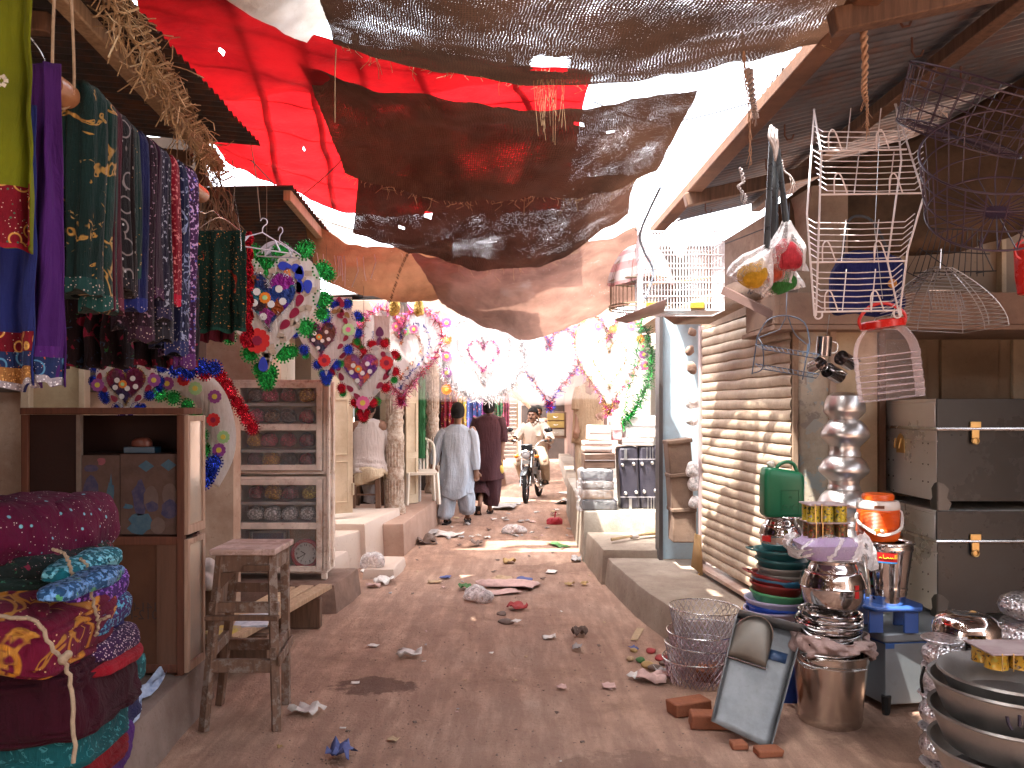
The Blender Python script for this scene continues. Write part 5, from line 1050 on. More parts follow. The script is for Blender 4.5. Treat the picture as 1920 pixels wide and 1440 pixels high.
def sticker(par, c, r_of_z, a0, a1, z0, z1, mt, nm='sticker', off=.0015):
    rows = [[V((c[0]+(r_of_z(z)+off)*math.cos(a), c[1]+(r_of_z(z)+off)*math.sin(a), z)) for a in [a0+(a1-a0)*j/10 for j in range(11)]] for z in [z0+(z1-z0)*i/3 for i in range(4)]]
    m = MB(); m.grid(rows); return m.build(nm, mt, par)
bc_ = (xc-.005, Yb-.01); rz = lambda z: .0885+.04*(z-zst)/(zb2-zst)
sticker(sb, bc_, rz, math.radians(222), math.radians(268), zb2-.085, zb2-.03, plastic('sticker_red', (.55, .02, .02)))
sticker(sb, bc_, rz, math.radians(222), math.radians(268), zb2-.093, zb2-.0855, plastic('sticker_blue', (.02, .25, .6)))
def scrib(par, c, rf, strokes, mt, w=.0022, off=.003, nm='writing'):
    for st_ in strokes:
        m = MB(); m.tube([V((c[0]+(rf(z)+off)*math.cos(math.radians(a)), c[1]+(rf(z)+off)*math.sin(math.radians(a)), z)) for a, z in st_], w, 5, flat=1)
        m.build(nm, mt, par)
yel = plastic('sticker_yellow', (.8, .6, .05)); zz = zb2-.068
scrib(sb, bc_, rz, [[(266, zz), (266, zz+.022)], [(262, zz), (262, zz+.02)], [(258, zz), (256, zz+.006), (254, zz), (252, zz+.006), (250, zz)], [(248, zz), (246, zz+.007), (243, zz+.002), (240, zz), (236, zz+.002), (236, zz+.02)], [(232, zz), (229, zz+.006), (226, zz)]], yel)
co = thing('water_cooler', 'orange and white drink cooler with a white handle on the steel bucket', 'cooler', (xc-.022, Yb, zb2+.007)); cc = (XF(1646, Yb), Yb-.0); oz = zb2+.007
org = plastic('cooler_orange', (.75, .11, .01), .35); wht = plastic('cooler_white', (.72, .66, .62), .35)
prof = [(.001, 0), (.085, 0), (.10, .008), (.108, .03)]
for i in range(34):
    z = .04+.10*i/33; prof.append((.110-.004*(i/33)+(.0016 if i % 2 else -.0016), z))
prof += [(.106, .146)]
hh = ZF(925, Yb)-oz; k_ = hh/.215
m = MB(); m.lathe([(a, oz+b_*k_) for a, b_ in prof], (*cc, 0), 48); m.build('body', org, co)
m = MB(); m.lathe([(a, oz+b_*k_) for a, b_ in ((.106, .146), (.109, .15), (.109, .17), (.10, .183), (.075, .186), (.001, .187))], (*cc, 0), 48); m.build('shoulder', wht, co)
m = MB(); m.lathe([(a, oz+b_*k_) for a, b_ in ((.074, .186), (.08, .188), (.08, .207), (.074, .214), (.001, .215))], (*cc, 0), 40); m.build('lid', org, co)
m = MB(); m.tube(spline([V((cc[0]-.112, cc[1]-.0, oz+.125*k_)), V((cc[0]-.12, cc[1]-.03, oz+.09*k_)), V((cc[0]-.06, cc[1]-.115, oz+.045*k_)), V((cc[0], cc[1]-.13, oz+.045*k_)), V((cc[0]+.07, cc[1]-.11, oz+.07*k_)), V((cc[0]+.118, cc[1]-.02, oz+.125*k_)), V((cc[0]+.108, cc[1], oz+.14*k_))], 30), .0085, 8, flat=.6); m.build('handle', wht, co)
m = MB(); m.box((cc[0]-.035, cc[1]-.108, oz+.05*k_), (.06, .03, .035)); m.build('tap_recess', org, co, bevel=.006)
m = MB(); m.tube([V((cc[0]-.035, cc[1]-.118, oz+.06*k_)), V((cc[0]-.035, cc[1]-.134, oz+.056*k_))], .008, 10); m.build('tap', wht, co)
sticker(co, cc, lambda z: .1092, math.radians(236), math.radians(262), oz+.155*k_, oz+.169*k_, plastic('brown_badge', (.12, .04, .02)), 'badge')
alx, aly = XF(1583, 4.75), 4.75
def potp(r, h): return [(r*.62, 0), (r*.66, .004), (r*.64, h*.10), (r*.60, h*.16), (r*.62, h*.28), (r*.97, h*.52), (r, h*.58), (r*.985, h*.66), (r*.86, h*.84), (r*.70, h*.95), (r*.62, h)]
zc = [(735, 788, .120), (788, 855, .138), (855, 918, .142), (918, 985, .150), (985, 1050, .155), (1050, 1130, .16)]
wd = ['topmost, a domed one', 'second from the top', 'third from the top', 'fourth from the top', 'fifth from the top, behind the cooler', 'lowest']
for k, (a_, b_, r) in enumerate(zc):
    z1, z0 = ZF(a_, aly), ZF(b_, aly); H = z1-z0
    if k == 0: prof = [(r*.6, -.10*H), (r*.62, .0), (r*.98, .30*H), (r, .36*H), (r*.95, .6*H), (r*.8, .86*H), (r*.5, .98*H), (.001, H)]
    else: prof = potp(r, H)+[(.001, H+.001)]
    m = MB(); m.lathe([(p, z0+q) for p, q in prof], (alx+.004*math.sin(k*2), aly, 0), 56)
    tag(m.build('aluminium_pot', alu, ang=30), 'spun aluminium pot, %s in the tall column' % wd[k], 'pot', 'aluminium pots in the tall column')
m = MB(); m.bx(alx-.16, alx+.16, aly-.14, aly+.14, 0, ZF(1130, aly)); tag(m.build('wooden_crate', tan_w, bevel=.006), 'wooden crate that carries the column of aluminium pots', 'crate')
jx, jy = XF(1464, 4.5), 4.5; S = lambda n_: n_*jy/F
def ringtub(px0, px1, py, h, mt, lab, Y=4.5, tilt=0, bowl=True, nm='plastic_tub', cat_='tub', grp='plastic tubs under the green can', hdl=False, th=.0065):
    x0, x1 = XF(px0, Y), XF(px1, Y); r = (x1-x0)/2; cx_ = (x0+x1)/2; z = ZF(py, Y); t = thing(nm, lab, cat_, (cx_, Y, z-h), grp); MM = T((cx_, Y, z)) @ rot(0, tilt, 0)
    m = MB(); m.lathe([(r-.004, -.002), (r+.002, .0), (r+.004, -.006), (r+.002, -.014), (r-.006, -.012), (r*.88, -h*.75), (r*.8, -h), (r*.78, -h), (r*.86, -h*.72), (r-.012, -.008), (r-.004, -.002)], n=44, M=MM); m.build('body', mt, t)
    if hdl:
        for s in (-1, 1):
            m = MB(); m.tube([MM @ V((s*(r-.01), -.06, -.004)), MM @ V((s*(r+.03), -.045, 0)), MM @ V((s*(r+.035), .04, 0)), MM @ V((s*(r-.01), .06, -.004))], .006, 7); m.build('handle', mt, t)
    return t
tg = plastic('tub_teal', (.02, .11, .12)); tgr = plastic('tub_grey', (.25, .24, .22)); trd = plastic('tub_red', (.22, .02, .02)); tgn = plastic('tub_green', (.08, .3, .13)); tla = plastic('tub_lilac', (.45, .42, .6)); tbl = plastic('tub_blue', (.015, .08, .5)); tor = plastic('tub_ochre', (.5, .25, .08)); tsk = plastic('tub_sky', (.05, .22, .38))
for a in ((1415, 1512, 1028, .05, tg, 'dark teal plastic tub, top of the tub stack', .0), (1418, 1516, 1046, .05, tg, 'teal plastic tub, second of the stack', .03), (1421, 1514, 1060, .05, tgr, 'warm grey plastic tub below the teal ones', .0),
          (1424, 1514, 1073, .05, tgr, 'second grey plastic tub in the stack', .04), (1412, 1512, 1081, .05, tsk, 'sky blue plastic tub in the middle of the stack', .03), (1408, 1508, 1078, .06, trd, 'red plastic tub tilted in the stack', .16), (1408, 1508, 1092, .06, trd, 'second red plastic tub, flat in the stack', .08),
          (1408, 1512, 1108, .06, tgn, 'light green plastic tub below the red ones', .08), (1398, 1512, 1120, .07, tla, 'lilac plastic tub, wide rimmed', .02), (1402, 1514, 1132, .07, tbl, 'bright blue plastic tub below the lilac one', .05), (1396, 1508, 1138, .08, tla, 'second lilac plastic tub, lower in the stack', -.03),
          (1392, 1520, 1152, .10, tor, 'ochre plastic tub tilted near the bottom', .14), (1398, 1524, 1166, .12, tbl, 'deep blue plastic tub, lowest of the stack', .12)):
    ringtub(a[0], a[1], a[2], a[3], a[4], a[5], tilt=a[6], hdl=(a[5].startswith('red') or a[5].startswith('dark')))
m = MB(); z0 = 0; m.lathe([(.001, 0), (.15, 0), (.19, .30), (.195, ZF(1180, 4.5)), (.18, ZF(1180, 4.5)), (.14, .02), (.001, .02)], (XF(1470, 4.5), 4.5, 0), 40); tag(m.build('plastic_barrel', tbl), 'deep blue plastic barrel standing behind the dustpan', 'barrel')
def steelpot(px0, px1, py0, py1, Y, lab, mt=chrome, par=None, dz=0, nm='steel_pot', grp=None):
    x0, x1 = XF(px0, Y), XF(px1, Y); r = (x1-x0)/2; c = ((x0+x1)/2, Y); z0, z1 = ZF(py1, Y), ZF(py0, Y); H = z1-z0; t = thing(nm, lab, 'pot', (c[0], c[1], z0), grp)
    prof = [(.001, 0), (r*.6, 0), (r*.78, .05*H), (r*.95, .22*H), (r, .42*H), (r*1.0, .46*H), (r*1.02, .48*H), (r, .5*H), (r*.97, .6*H), (r*.88, .74*H), (r*.86, .76*H), (r*.80, .78*H), (r*.76, .84*H), (r*.74, .86*H), (r*.70, .92*H), (r*.84, .985*H), (r*.85, H), (r*.80, H), (r*.67, .92*H), (r*.001, .9*H)]
    m = MB(); m.lathe([(a, b_+z0) for a, b_ in prof], (*c, 0), 48); m.build('body', mt, t, ang=30); return t
jp = steelpot(1425, 1503, 968, 1032, 4.5, 'small steel pot carrying the green jerry can')
sticker(jp, (XF(1464, 4.5), 4.5), lambda z: .117, math.radians(195), math.radians(225), ZF(1012, 4.5), ZF(1000, 4.5), plastic('sticker_red', 0), 'label', .001)
jc = thing('jerry_can', 'green plastic jerry can with a white cap', 'jerry can', P(1464, 968, 4.45)); grn = plastic('can_green', (.005, .13, .055), .38, .1)
Yj = 4.48; x0, x1 = XF(1428, Yj), XF(1503, Yj); z0, z1 = ZF(968, Yj)+.002, ZF(880, Yj); w_ = x1-x0; m = MB(); r = .028
rows = []
def rrect(cx_, cy_, w, d, r, n=5):
    o = []
    for (sx, sy, a0) in ((1, 1, 0), (-1, 1, PI/2), (-1, -1, PI), (1, -1, 3*PI/2)):
        for i in range(n+1):
            a = a0+PI/2*i/n; o.append((cx_+sx*(w/2-r)+r*math.cos(a), cy_+sy*(d/2-r)+r*math.sin(a)))
    return o
cxj = (x0+x1)/2
for (zz, k, kr) in ((z0, .86, .02), (z0+.006, .94, .025), (z0+.02, 1, .028), (z1-.06, 1, .028), (z1-.035, .985, .03), (z1-.012, .93, .03), (z1, .84, .03), (z1+.003, .5, .02)):
    rows.append([V((a, b_, zz+(.035*((a-cxj)/w_)*-1 if zz > z1-.02 else 0))) for a, b_ in rrect(cxj, Yj, w_*k, .13*k, kr)])
m.grid(rows, wrap=True); n_ = len(rows[0]); m.f.append(list(range(n_))[::-1]); m.mi.append(0); q_ = len(m.v); m.f.append(list(range(q_-n_, q_))); m.mi.append(0)
m.build('body', grn, jc, ang=60)
m = MB(); m.tube(spline([V((cxj-.03, Yj, z1-.0)), V((cxj-.012, Yj, z1+.028)), V((cxj+.03, Yj, z1+.042)), V((cxj+.065, Yj, z1+.03)), V((cxj+.085, Yj, z1-.01)), V((cxj+.088, Yj, z1-.04))], 24), .0105, 10); m.build('handle', grn, jc)
m = MB(); m.lathe([(.001, .03), (.018, .03), (.021, .026), (.021, .006), (.017, 0), (.017, -.015)], n=20, M=T((x0+.055, Yj, z1+.015)) @ rot(0, -.25, 0)); m.build('cap', plastic('cap_white', (.65, .63, .58)), jc)
m = MB(); yy = Yj-.0665
for (a_, b_) in (((-.03, .15), (.085, .15)), ((-.03, .02), (.085, .02)), ((-.03, .02), (-.03, .15)), ((.085, .02), (.085, .15))): m.tube([V((cxj+a_[0]*.85, yy, z0+a_[1])), V((cxj+b_[0]*.85, yy, z0+b_[1]))], .0015, 4)
for cx_ in (-.005, .05):
    m.tube([V((cxj+cx_+.014*math.cos(a), yy, z0+.055+.013*math.sin(a))) for a in [2*PI*i/14 for i in range(15)][:12]], .0022, 5)
m.tube([V((cxj+.02, yy, z0+.11)), V((cxj+.028, yy, z0+.118)), V((cxj+.034, yy, z0+.11)), V((cxj+.028, yy, z0+.104))], .0022, 5, True); m.tube([V((cxj+.02, yy, z0+.042)), V((cxj+.028, yy, z0+.066))], .002, 5)
m.build('embossing', plastic('can_green_dark', (.003, .09, .035), .4), jc)
Ym = 4.12; bx_ = XF(1556, Ym)
bb = bucket('steel_bucket', 'large steel bucket on the ground with a cloth around its rim', (bx_, Ym), XF(1612, Ym)-bx_, XF(1626, Ym)-bx_-.003, 0, ZF(1218, Ym), metal('satin_steel', (.66, .6, .55), .22, .12), ((.93, .004), (.04, .004)), n=48)
m = MB(); z_ = ZF(1232, Ym); m.tube(spline([V((bx_-.19, Ym, z_+.03)), V((bx_-.17, Ym-.12, z_)), V((bx_-.02, Ym-.2, z_-.01)), V((bx_+.12, Ym-.155, z_-.015))], 20), .0045, 7); m.build('bail', steel, bb)
m = MB(); m.tube(spline([V((bx_-.195, Ym, z_+.07)), V((bx_-.17, Ym-.12, z_+.055)), V((bx_-.05, Ym-.2, z_+.06)), V((bx_+.03, Ym-.2, z_+.065))], 20), .0045, 7); m.build('bail', steel, bb)
rows = []
for i in range(12):
    v = i/11; r_ = []
    for j in range(90):
        a = 2*PI*j/90; f = .014*math.sin(a*7+v*6)+.008*math.sin(a*17-v*9)+.02*noise.noise(V((a*2, v*4, 0))); rr_0 = .185+.025*math.sin(v*PI)+f
        r_.append(V((bx_+rr_0*math.cos(a), Ym+rr_0*math.sin(a), ZF(1185, Ym)-v*.13*(.7+.3*math.sin(a*2+1))-.02*math.cos(a)+.01*math.sin(a*5))))
    rows.append(r_)
m = MB(); m.grid(rows, wrap=True); tag(m.build('cloth_wrap', fabric('dusty_pink_cloth', (.5, .36, .33), (.36, .25, .23), 4), ang=180, solid=.004), 'dusty pink cloth bunched around the rim of the large steel bucket', 'cloth')
for k, (py, dr, tl_) in enumerate(((1146, .0, .03), (1156, .004, -.04), (1165, .008, .05), (1174, .004, .02), (1184, .01, -.05), (1194, .014, .04), (1206, .018, .08))):
    r = .155+dr; MM = T((bx_-.005*k, Ym, ZF(py, Ym))) @ rot(.02*k, tl_, 0); t = thing('steel_bucket', ('topmost nested steel bucket rim under the big pot', 'second nested steel bucket rim from the top', 'third nested steel bucket rim from the top', 'fourth nested steel bucket rim, in the middle', 'fifth nested steel bucket rim', 'sixth nested steel bucket rim', 'lowest nested steel bucket rim, resting in the cloth')[k], 'bucket', MM.translation, 'steel buckets nested under the big pot')
    m = MB(); m.lathe([(r-.004, .002), (r, .004), (r+.005, 0), (r, -.005), (r-.006, -.006), (r*.86, -.10), (r*.85, -.10), (r-.01, -.004), (r-.004, .002)], n=48, M=MM); m.build('body', chrome, t)
    m = MB(); m.tube(spline([MM @ V((-r, 0, 0)), MM @ V((-r*.8, -r*.75, -.02-.01*k)), MM @ V((0, -r*1.06, -.035+.012*math.sin(k*2))), MM @ V((r*.75, -r*.75, -.02+.01*math.sin(k*5))), MM @ V((r, 0, 0))], 24), .0036, 6); m.build('bail', steel, t)
    if k in (0, 4):
        m = MB(); m.tube([MM @ V((-r*.98, -r*.3, 0)), MM @ V((-r*.75, -r*.78, -.015))], .010, 8); m.build('grip', plastic('black_rubber', 0), t)
bpot = steelpot(1502, 1620, 1046, 1142, Ym, 'big round-bellied steel pot in the middle stack')
sticker(bpot, (XF(1561, Ym), Ym), lambda z: .163, math.radians(288), math.radians(297), ZF(1110, Ym), ZF(1086, Ym), plastic('sticker_red', 0), 'label', .0)
Yt = 4.05; lila = plastic('lilac_dish', (.42, .30, .55), .4)
t = thing('dish_pack', 'film-wrapped lilac moulded tray on the big steel pot', 'tray', P(1550, 1046, Yt)); xt = XF(1551, Yt)
m = MB(); rows = []
for (zz, k, kr) in ((ZF(1046, Yt), .72, .05), (ZF(1030, Yt), .9, .05), (ZF(1021, Yt), 1, .05), (ZF(1018, Yt), 1.02, .05), (ZF(1016, Yt), .97, .05), (ZF(1012, Yt), .80, .05), (ZF(1006, Yt), .74, .05), (ZF(1004, Yt), .6, .05)):
    rows.append([V((a, b_, zz)) for a, b_ in rrect(xt, Yt, .29*k, .24*k, kr*k)])
m.grid(rows, wrap=True); n_ = len(rows[0]); m.f.append(list(range(n_))[::-1]); m.mi.append(0); q_ = len(m.v); m.f.append(list(range(q_-n_, q_))); m.mi.append(0); m.build('tray', lila, t, ang=50)
m = MB()
rows = []
for i in range(14):
    v = i/13; r_ = []
    for j in range(60):
        a = 2*PI*j/60; rr0 = (.165+.02*math.sin(v*PI)+.012*noise.noise(V((a*3, v*5, 1)))+.01*math.sin(a*11+v*5))*(1+.08*math.cos(2*a)); r_.append(V((xt+rr0*1.05*math.cos(a)+(.05*v*v if math.cos(a) > 0 else 0), Yt+rr0*.9*math.sin(a), ZF(1003, Yt)+.012-(.115+.07*max(0, math.cos(a))*v)*v+.01*math.sin(a*6+v*3))))
    rows.append(r_)
m.grid(rows, wrap=True); m.build('film', clear('crinkled_film', (.95, .93, .95), .14, .08, 38, 1.0), t, ang=180)
def tinrack(px0, px1, py0, py1, Y, lab, tin_c, depth=.15, n=3):
    x0, x1 = XF(px0, Y), XF(px1, Y); z0, z1 = ZF(py1, Y), ZF(py0, Y); t = thing('tin_rack', lab, 'tin rack', ((x0+x1)/2, Y, z0), 'racks of small food tins')
    m = MB(); m.bx(x0, x1, Y-depth/2, Y+depth/2, z1-.008, z1); m.build('top_board', mat('worn_ply', (.45, .36, .36), (.3, .2, .2), 7, .6), t, bevel=.003)
    rr1 = (x1-x0)/n*.47; ttm = tin_c
    for i in range(n):
        for jx_ in range(2):
            c = (x0+(x1-x0)*(i+.5)/n, Y-depth/2+rr1+.005+jx_*rr1*2.1, 0); q = MB(); q.lathe([(.001, z0), (rr1, z0), (rr1*1.02, z0+.003), (rr1*.98, z0+.006), (rr1*.98, z1-.016), (rr1*1.02, z1-.013), (rr1, z1-.009), (.001, z1-.009)], c, 20); q.build('tin', ttm, t)
    for x in (x0+.3*(x1-x0), x0+.14*(x1-x0)):
        m = MB(); m.tube([V((x, Y-depth/2-.003, z0)), V((x, Y-depth/2-.003, z1+.002))], .0025, 5); m.build('wire', brass, t)
def tinm(nm, c, c2, c3):
    n = N(nm); cv = n.coord('Object'); v = n.noise(cv, 55, 3, .6); colr = n.ramp(v, [(.40, c2), (.46, c), (.58, c), (.6, c3)]); return n.end(n.bsdf(colr, .3, .2))
ty = tinm('tin_yellow', (.5, .38, .02), (.03, .06, .03), (.2, .2, .25)); tk = tinm('tin_dark', (.07, .05, .02), (.25, .13, .03), (.35, .04, .02))
tinrack(1507, 1582, 943, 976, Yt, 'rack of yellow labelled tins, upper of two', ty); tinrack(1509, 1584, 976, 1006, Yt, 'rack of dark labelled tins under the yellow ones', tk)
wm = metal('basket_wire', (.5, .46, .5), .4); wm2 = metal('basket_wire_pink', (.5, .33, .36), .4)
def basket(cx_, cy_, ztop, rt, rb, h, lab, seed, tx=0, ty_=0):
    rg = random.Random(seed); t = thing('wire_basket', lab, 'basket', (cx_, cy_, ztop-h), 'nested wire mesh baskets'); MM = T((cx_, cy_, ztop)) @ rot(tx, ty_, 0)
    m = MB(); m.tube([MM @ V((rt*math.cos(a), rt*math.sin(a), 0)) for a in [2*PI*i/48 for i in range(48)]], .0038, 6, True); m.build('rim', steel, t)
    m = MB(); nh = 11; nv = 34
    def pt(i, j): 
        v = i/nh; r = rt+(rb-rt)*v*(.75+.25*v); a = 2*PI*(j+.5*(i % 2))/nv+.04*noise.noise(V((i*1.3, j*.7, seed))); return MM @ V((r*math.cos(a), r*math.sin(a), -h*v+.006*noise.noise(V((j, i, seed)))))
    for i in range(nh):
        for j in range(nv):
            a, b_ = pt(i, j), pt(i+1, j if i % 2 == 0 else j+1); c = pt(i+1, j-1 if i % 2 == 0 else j)
            m.tube([a, b_], .0021, 3, cap=False); m.tube([a, c], .0021, 3, cap=False)
    for k in range(5):
        rr2 = rb*(k+.5)/5; m.tube([MM @ V((rr2*math.cos(a), rr2*math.sin(a), -h)) for a in [2*PI*i/16 for i in range(16)]], .0013, 3, True)
    for k in range(10):
        a = 2*PI*k/10; m.tube([MM @ V((0, 0, -h)), MM @ V((rb*math.cos(a), rb*math.sin(a), -h))], .0013, 3)
    m.build('mesh', wm if seed % 2 else wm2, t)
Yk = 4.72
for k, (py, lab) in enumerate(((1130, 'topmost wire mesh basket of the nested stack'), (1172, 'second wire mesh basket from the top'), (1198, 'third wire mesh basket from the top'), (1222, 'lowest wire mesh basket, resting on the bricks'))):
    basket(XF(1321-3*k, Yk), Yk, ZF(py+8, Yk), .205+.004*k, .12, .30+.0*k, lab, k+1, .03*math.sin(k*2), .03*math.cos(k*3))
bkm = mat('red_brick', (.34, .12, .06), (.22, .08, .045), 8, .95, 0, .7, 60, dirt=.35)
def brick(p, yaw, lab, s=(.22, .11, .07), tl=(0, 0)):
    m = MB(); M_ = T(p) @ rot(tl[0], tl[1], yaw); m.box((0, 0, s[2]/2), s, M=None)
    for i in range(len(m.v)): m.v[i] = M_ @ (m.v[i]+V((R.uniform(-.006, .006), R.uniform(-.006, .006), 0)))
    o = m.build('brick', bkm, bevel=.008); tag(o, lab, 'brick')
brick(G(1292, 1336), .35, 'worn rounded red brick under the left of the baskets'); brick(G(1335, 1362), -.1, 'red brick in front under the baskets'); brick(G(1400, 1325), .2, 'red brick behind the dustpan'); brick(V((XF(1330, 4.75), 4.78, 0)), 1.2, 'red brick at the back under the baskets')
brick(G(1440, 1415)+V((0, .0, 0)), .1, 'half brick under the lower end of the dustpan', (.12, .08, .035)); brick(G(1385, 1402), .1, 'thin brick chip propping the dustpan', (.08, .06, .03))
dp = thing('dustpan', 'galvanised sheet dustpan with a hooded end leaning on the baskets', 'dustpan', G(1390, 1395))
bl0, br0, tl0, tr0 = P(1333, 1352, 3.86), P(1443, 1405, 3.78), P(1378, 1158, 4.16), P(1500, 1188, 4.12)
ex = ((br0-bl0)+(tr0-tl0)).normalized(); ey = ((tl0-bl0)+(tr0-br0)).normalized(); ez = ex.cross(ey).normalized(); ey = ez.cross(ex).normalized()
if ez.y > 0: ez = -ez
W_d = ((br0-bl0).length+(tr0-tl0).length)/2; L_d = ((tl0-bl0).length+(tr0-br0).length)/2
def D(u, v, w): return bl0.lerp(tl0, v).lerp(br0.lerp(tr0, v), u)+ez*w
m = MB(); rows = [[D(i/8, j/16, .004*noise.noise(V((i*.6, j*.4, 0)))) for i in range(9)] for j in range(17)]; m.grid(rows)
m.build('pan', galv, dp, ang=50, solid=.003)
for (s, u) in ((0, 0), (1, 1)):
    m = MB(); m.grid([[D(u, j/16, w*(.035+.02*(j/16))) for w in (0, .5, 1)] for j in range(17)]); m.build('side_wall', galv, dp, solid=.003)
m = MB(); m.grid([[D(i/12, 1, w*.11*(1 if w else 1)) for w in (0, .5, 1)] for i in range(13)])
m.build('back_wall', galv, dp, solid=.003)
m = MB(); g_r = []
for j in range(7):
    v = j/6; g_r.append([D(.31-.31*math.cos(PI*i/24), (1.0-.17*(1-math.sin(PI*i/24)))-(.40-.17*(1-math.sin(PI*i/24)))*v, .01+.075*math.sin(PI*i/24)*(1-v)**.8+.008*math.sin(PI*v)) for i in range(25)])
m.grid(g_r); m.build('hood', metal('dull_galv', (.2, .185, .16), .45, .2, dirt=.4), dp, ang=80, solid=.003)
m = MB(); m.tube([D(0, .60, .016), D(.3, .60, .018), D(.64, .60, .016)], .003, 5); m.tube([D(.31-.31*math.cos(PI*i/24), 1.0-.17*(1-math.sin(PI*i/24)), .01+.078*math.sin(PI*i/24)) for i in range(25)], .0028, 5); m.build('bead', steel, dp)
m = MB(); m.tube(spline([D(.60, .79, .02), D(.45, .80, .03), D(.36, .765, .035), D(.38, .72, .035), D(.5, .70, .03), D(.62, .70, .02)], 24), .003, 6); m.build('wire_handle', metal('dark_wire', (.2, .13, .12), .5), dp)
m = MB(); M2 = [D(.62, .70, .006), D(.90, .70, .006), D(.90, .79, .006), D(.62, .79, .006)]; m.add(M2, [(0, 1, 2, 3)]); m.build('blue_label', mat('dull_blue', (.03, .07, .16), None, 9, .5), dp, solid=.002)
m = MB(); m.box(P(1402, 1322, 4.12), (.05, .3, .04), rot(.6, 0, 0)); tag(m.build('wood_chip', brown_w, bevel=.004), 'short dark wood block wedged behind the dustpan', 'wood')

Yf_ = 3.1
def bigbasin(z1, r0, r1, h, lab, cx_=1.953, Y=3.1):
    t = thing('metal_basin', lab, 'basin', (cx_, Y, z1-h), 'dark metal basins at the right edge'); m = MB()
    m.lathe([(.001, z1-h), (r0, z1-h), (r0*1.04, z1-h+.01), (r1-.004, z1-.012), (r1+.01, z1-.004), (r1+.008, z1+.006), (r1-.004, z1), (r0*1.02-.006, z1-h+.014), (.001, z1-h+.008)], (cx_, Y, 0), 64); m.build('body', dull, t); return t
cxb = 1.935
bigbasin(.294, .24, .30, .14, 'lowest dark metal basin at the bottom right corner'); bigbasin(.428, .24, .30, .14, 'middle dark metal basin at the right edge')
b1 = bigbasin(.546, .24, .30, .14, 'upper dark metal basin with painted writing at the right edge'); bigbasin(.579, .21, .265, .11, 'smaller dark metal basin sitting in the upper one')
ink_ = mat('basin_paint', (.05, .04, .06), None, 20, .8); z1 = .546
cc_ = (1.953, 3.1); rf = lambda z: .2475+(z-(z1-.13))/.118*.047
zz = z1-.08
for st_ in ([(232, zz+.03), (233, zz), (235, zz-.02)], [(240, zz), (240, zz+.045)], [(244, zz-.01), (244, zz+.04), (246, zz+.02), (248, zz+.04), (248, zz-.01)], [(253, zz-.005), (253, zz+.04)], [(256, zz), (258, zz+.03), (261, zz)]):
    m = MB(); m.tube([V((cc_[0]+(rf(z)+.001)*math.cos(math.radians(a)), cc_[1]+(rf(z)+.001)*math.sin(math.radians(a)), z)) for a, z in st_], .006, 5); m.build('painted_mark', ink_, b1)
def chased():
    n = N('chased_aluminium'); cv = n.coord('Object'); v = n.voro(cv, 42); v2 = n.voro(cv, 90); k = n.ramp(v, [(.2, (.25, .22, .24)), (.38, (.78, .76, .78))]); k2 = n.ramp(v2, [(.15, .5), (.3, 0)])
    colr = n.mix(k2, k, (.3, .27, .3)); return n.end(n.bsdf(colr, .28, .95, n.bump(n.math('ADD', v, v2), .5, .01)))
chm = chased()
Yc2 = 3.45; xcol = XF(1768, Yc2)
for k, (p0, p1, r) in enumerate(((1195, 1250, .085), (1250, 1300, .088), (1300, 1362, .092), (1362, 1428, .094), (1428, 1500, .096))):
    z1, z0 = ZF(p0, Yc2), ZF(p1, Yc2); H = z1-z0
    m = MB(); m.lathe([(a, z0+b_*H) for a, b_ in ((.001, 0), (r*.5, 0), (r*.62, .06), (r*.9, .22), (r, .42), (r*.93, .6), (r*.72, .74), (r*.68, .8), (r*.98, .93), (r*1.03, .96), (r*1.0, .99), (r*.6, 1.0), (.001, 1.0))], (xcol+.006*math.sin(k*2), Yc2, 0), 40)
    tag(m.build('aluminium_jug', chm, ang=30), 'chased aluminium pot, %s of the short column on the right' % ('topmost', 'second', 'middle', 'fourth', 'lowest')[k], 'pot', 'chased pots in the short column')
Yq = 3.55; xq = XF(1812, Yq)
m = MB(); z1, z0 = ZF(1148, Yq), ZF(1222, Yq); r = (XF(1872, Yq)-XF(1754, Yq))/2
m.lathe([(r*1.06, z0-.004), (r*1.07, z0), (r*.9, z0+.012), (r*.88, z0+.03), (r*.97, z0+.06), (r, z0+.09), (r*.97, z0+.12), (r*.85, z0+.15), (r*.6, z1-.004), (r*.4, z1), (.001, z1)], (xq, Yq, 0), 56); tag(m.build('steel_pot', chrome, ang=30), 'mirror-bright upturned steel pot near the right edge', 'pot')
m = MB(); m.lathe([(.001, z0-.07), (r*.6, z0-.07), (r*.85, z0-.04), (r*.8, z0-.012), (r*1.1, z0-.006), (.001, z0-.005)], (xq, Yq, 0), 48); tag(m.build('aluminium_pot', chm), 'chased pot under the upturned steel pot', 'pot')
m = MB(); m.lathe([(.001, 0), (.16, 0), (.17, z0-.08), (.16, z0-.075), (.001, z0-.075)], (xq, Yq+.02, 0), 40); tag(m.build('metal_drum', dull), 'dark drum standing behind the chased pots', 'drum')
Yr = 3.75; xr_ = XF(1925, Yr)
for k, (p0, p1, r) in enumerate(((1112, 1162, .12), (1162, 1215, .125), (1215, 1300, .13))):
    z1, z0 = ZF(p0, Yr), ZF(p1, Yr); H = z1-z0
    m = MB(); m.lathe([(a*r, z0+b_*H) for a, b_ in (((.001, 0), (.5, 0), (.9, .25), (1, .5), (.9, .78), (.55, .97), (.001, 1)) if k == 0 else ((.001, 0), (.5, 0), (.95, .2), (1, .45), (.85, .7), (.7, .85), (.86, .97), (.001, 1)))], (xr_, Yr, 0), 44)
    tag(m.build('aluminium_pot', chm, ang=30), 'chased round pot at the right edge, %s of three' % ('top', 'middle', 'bottom')[k], 'pot')
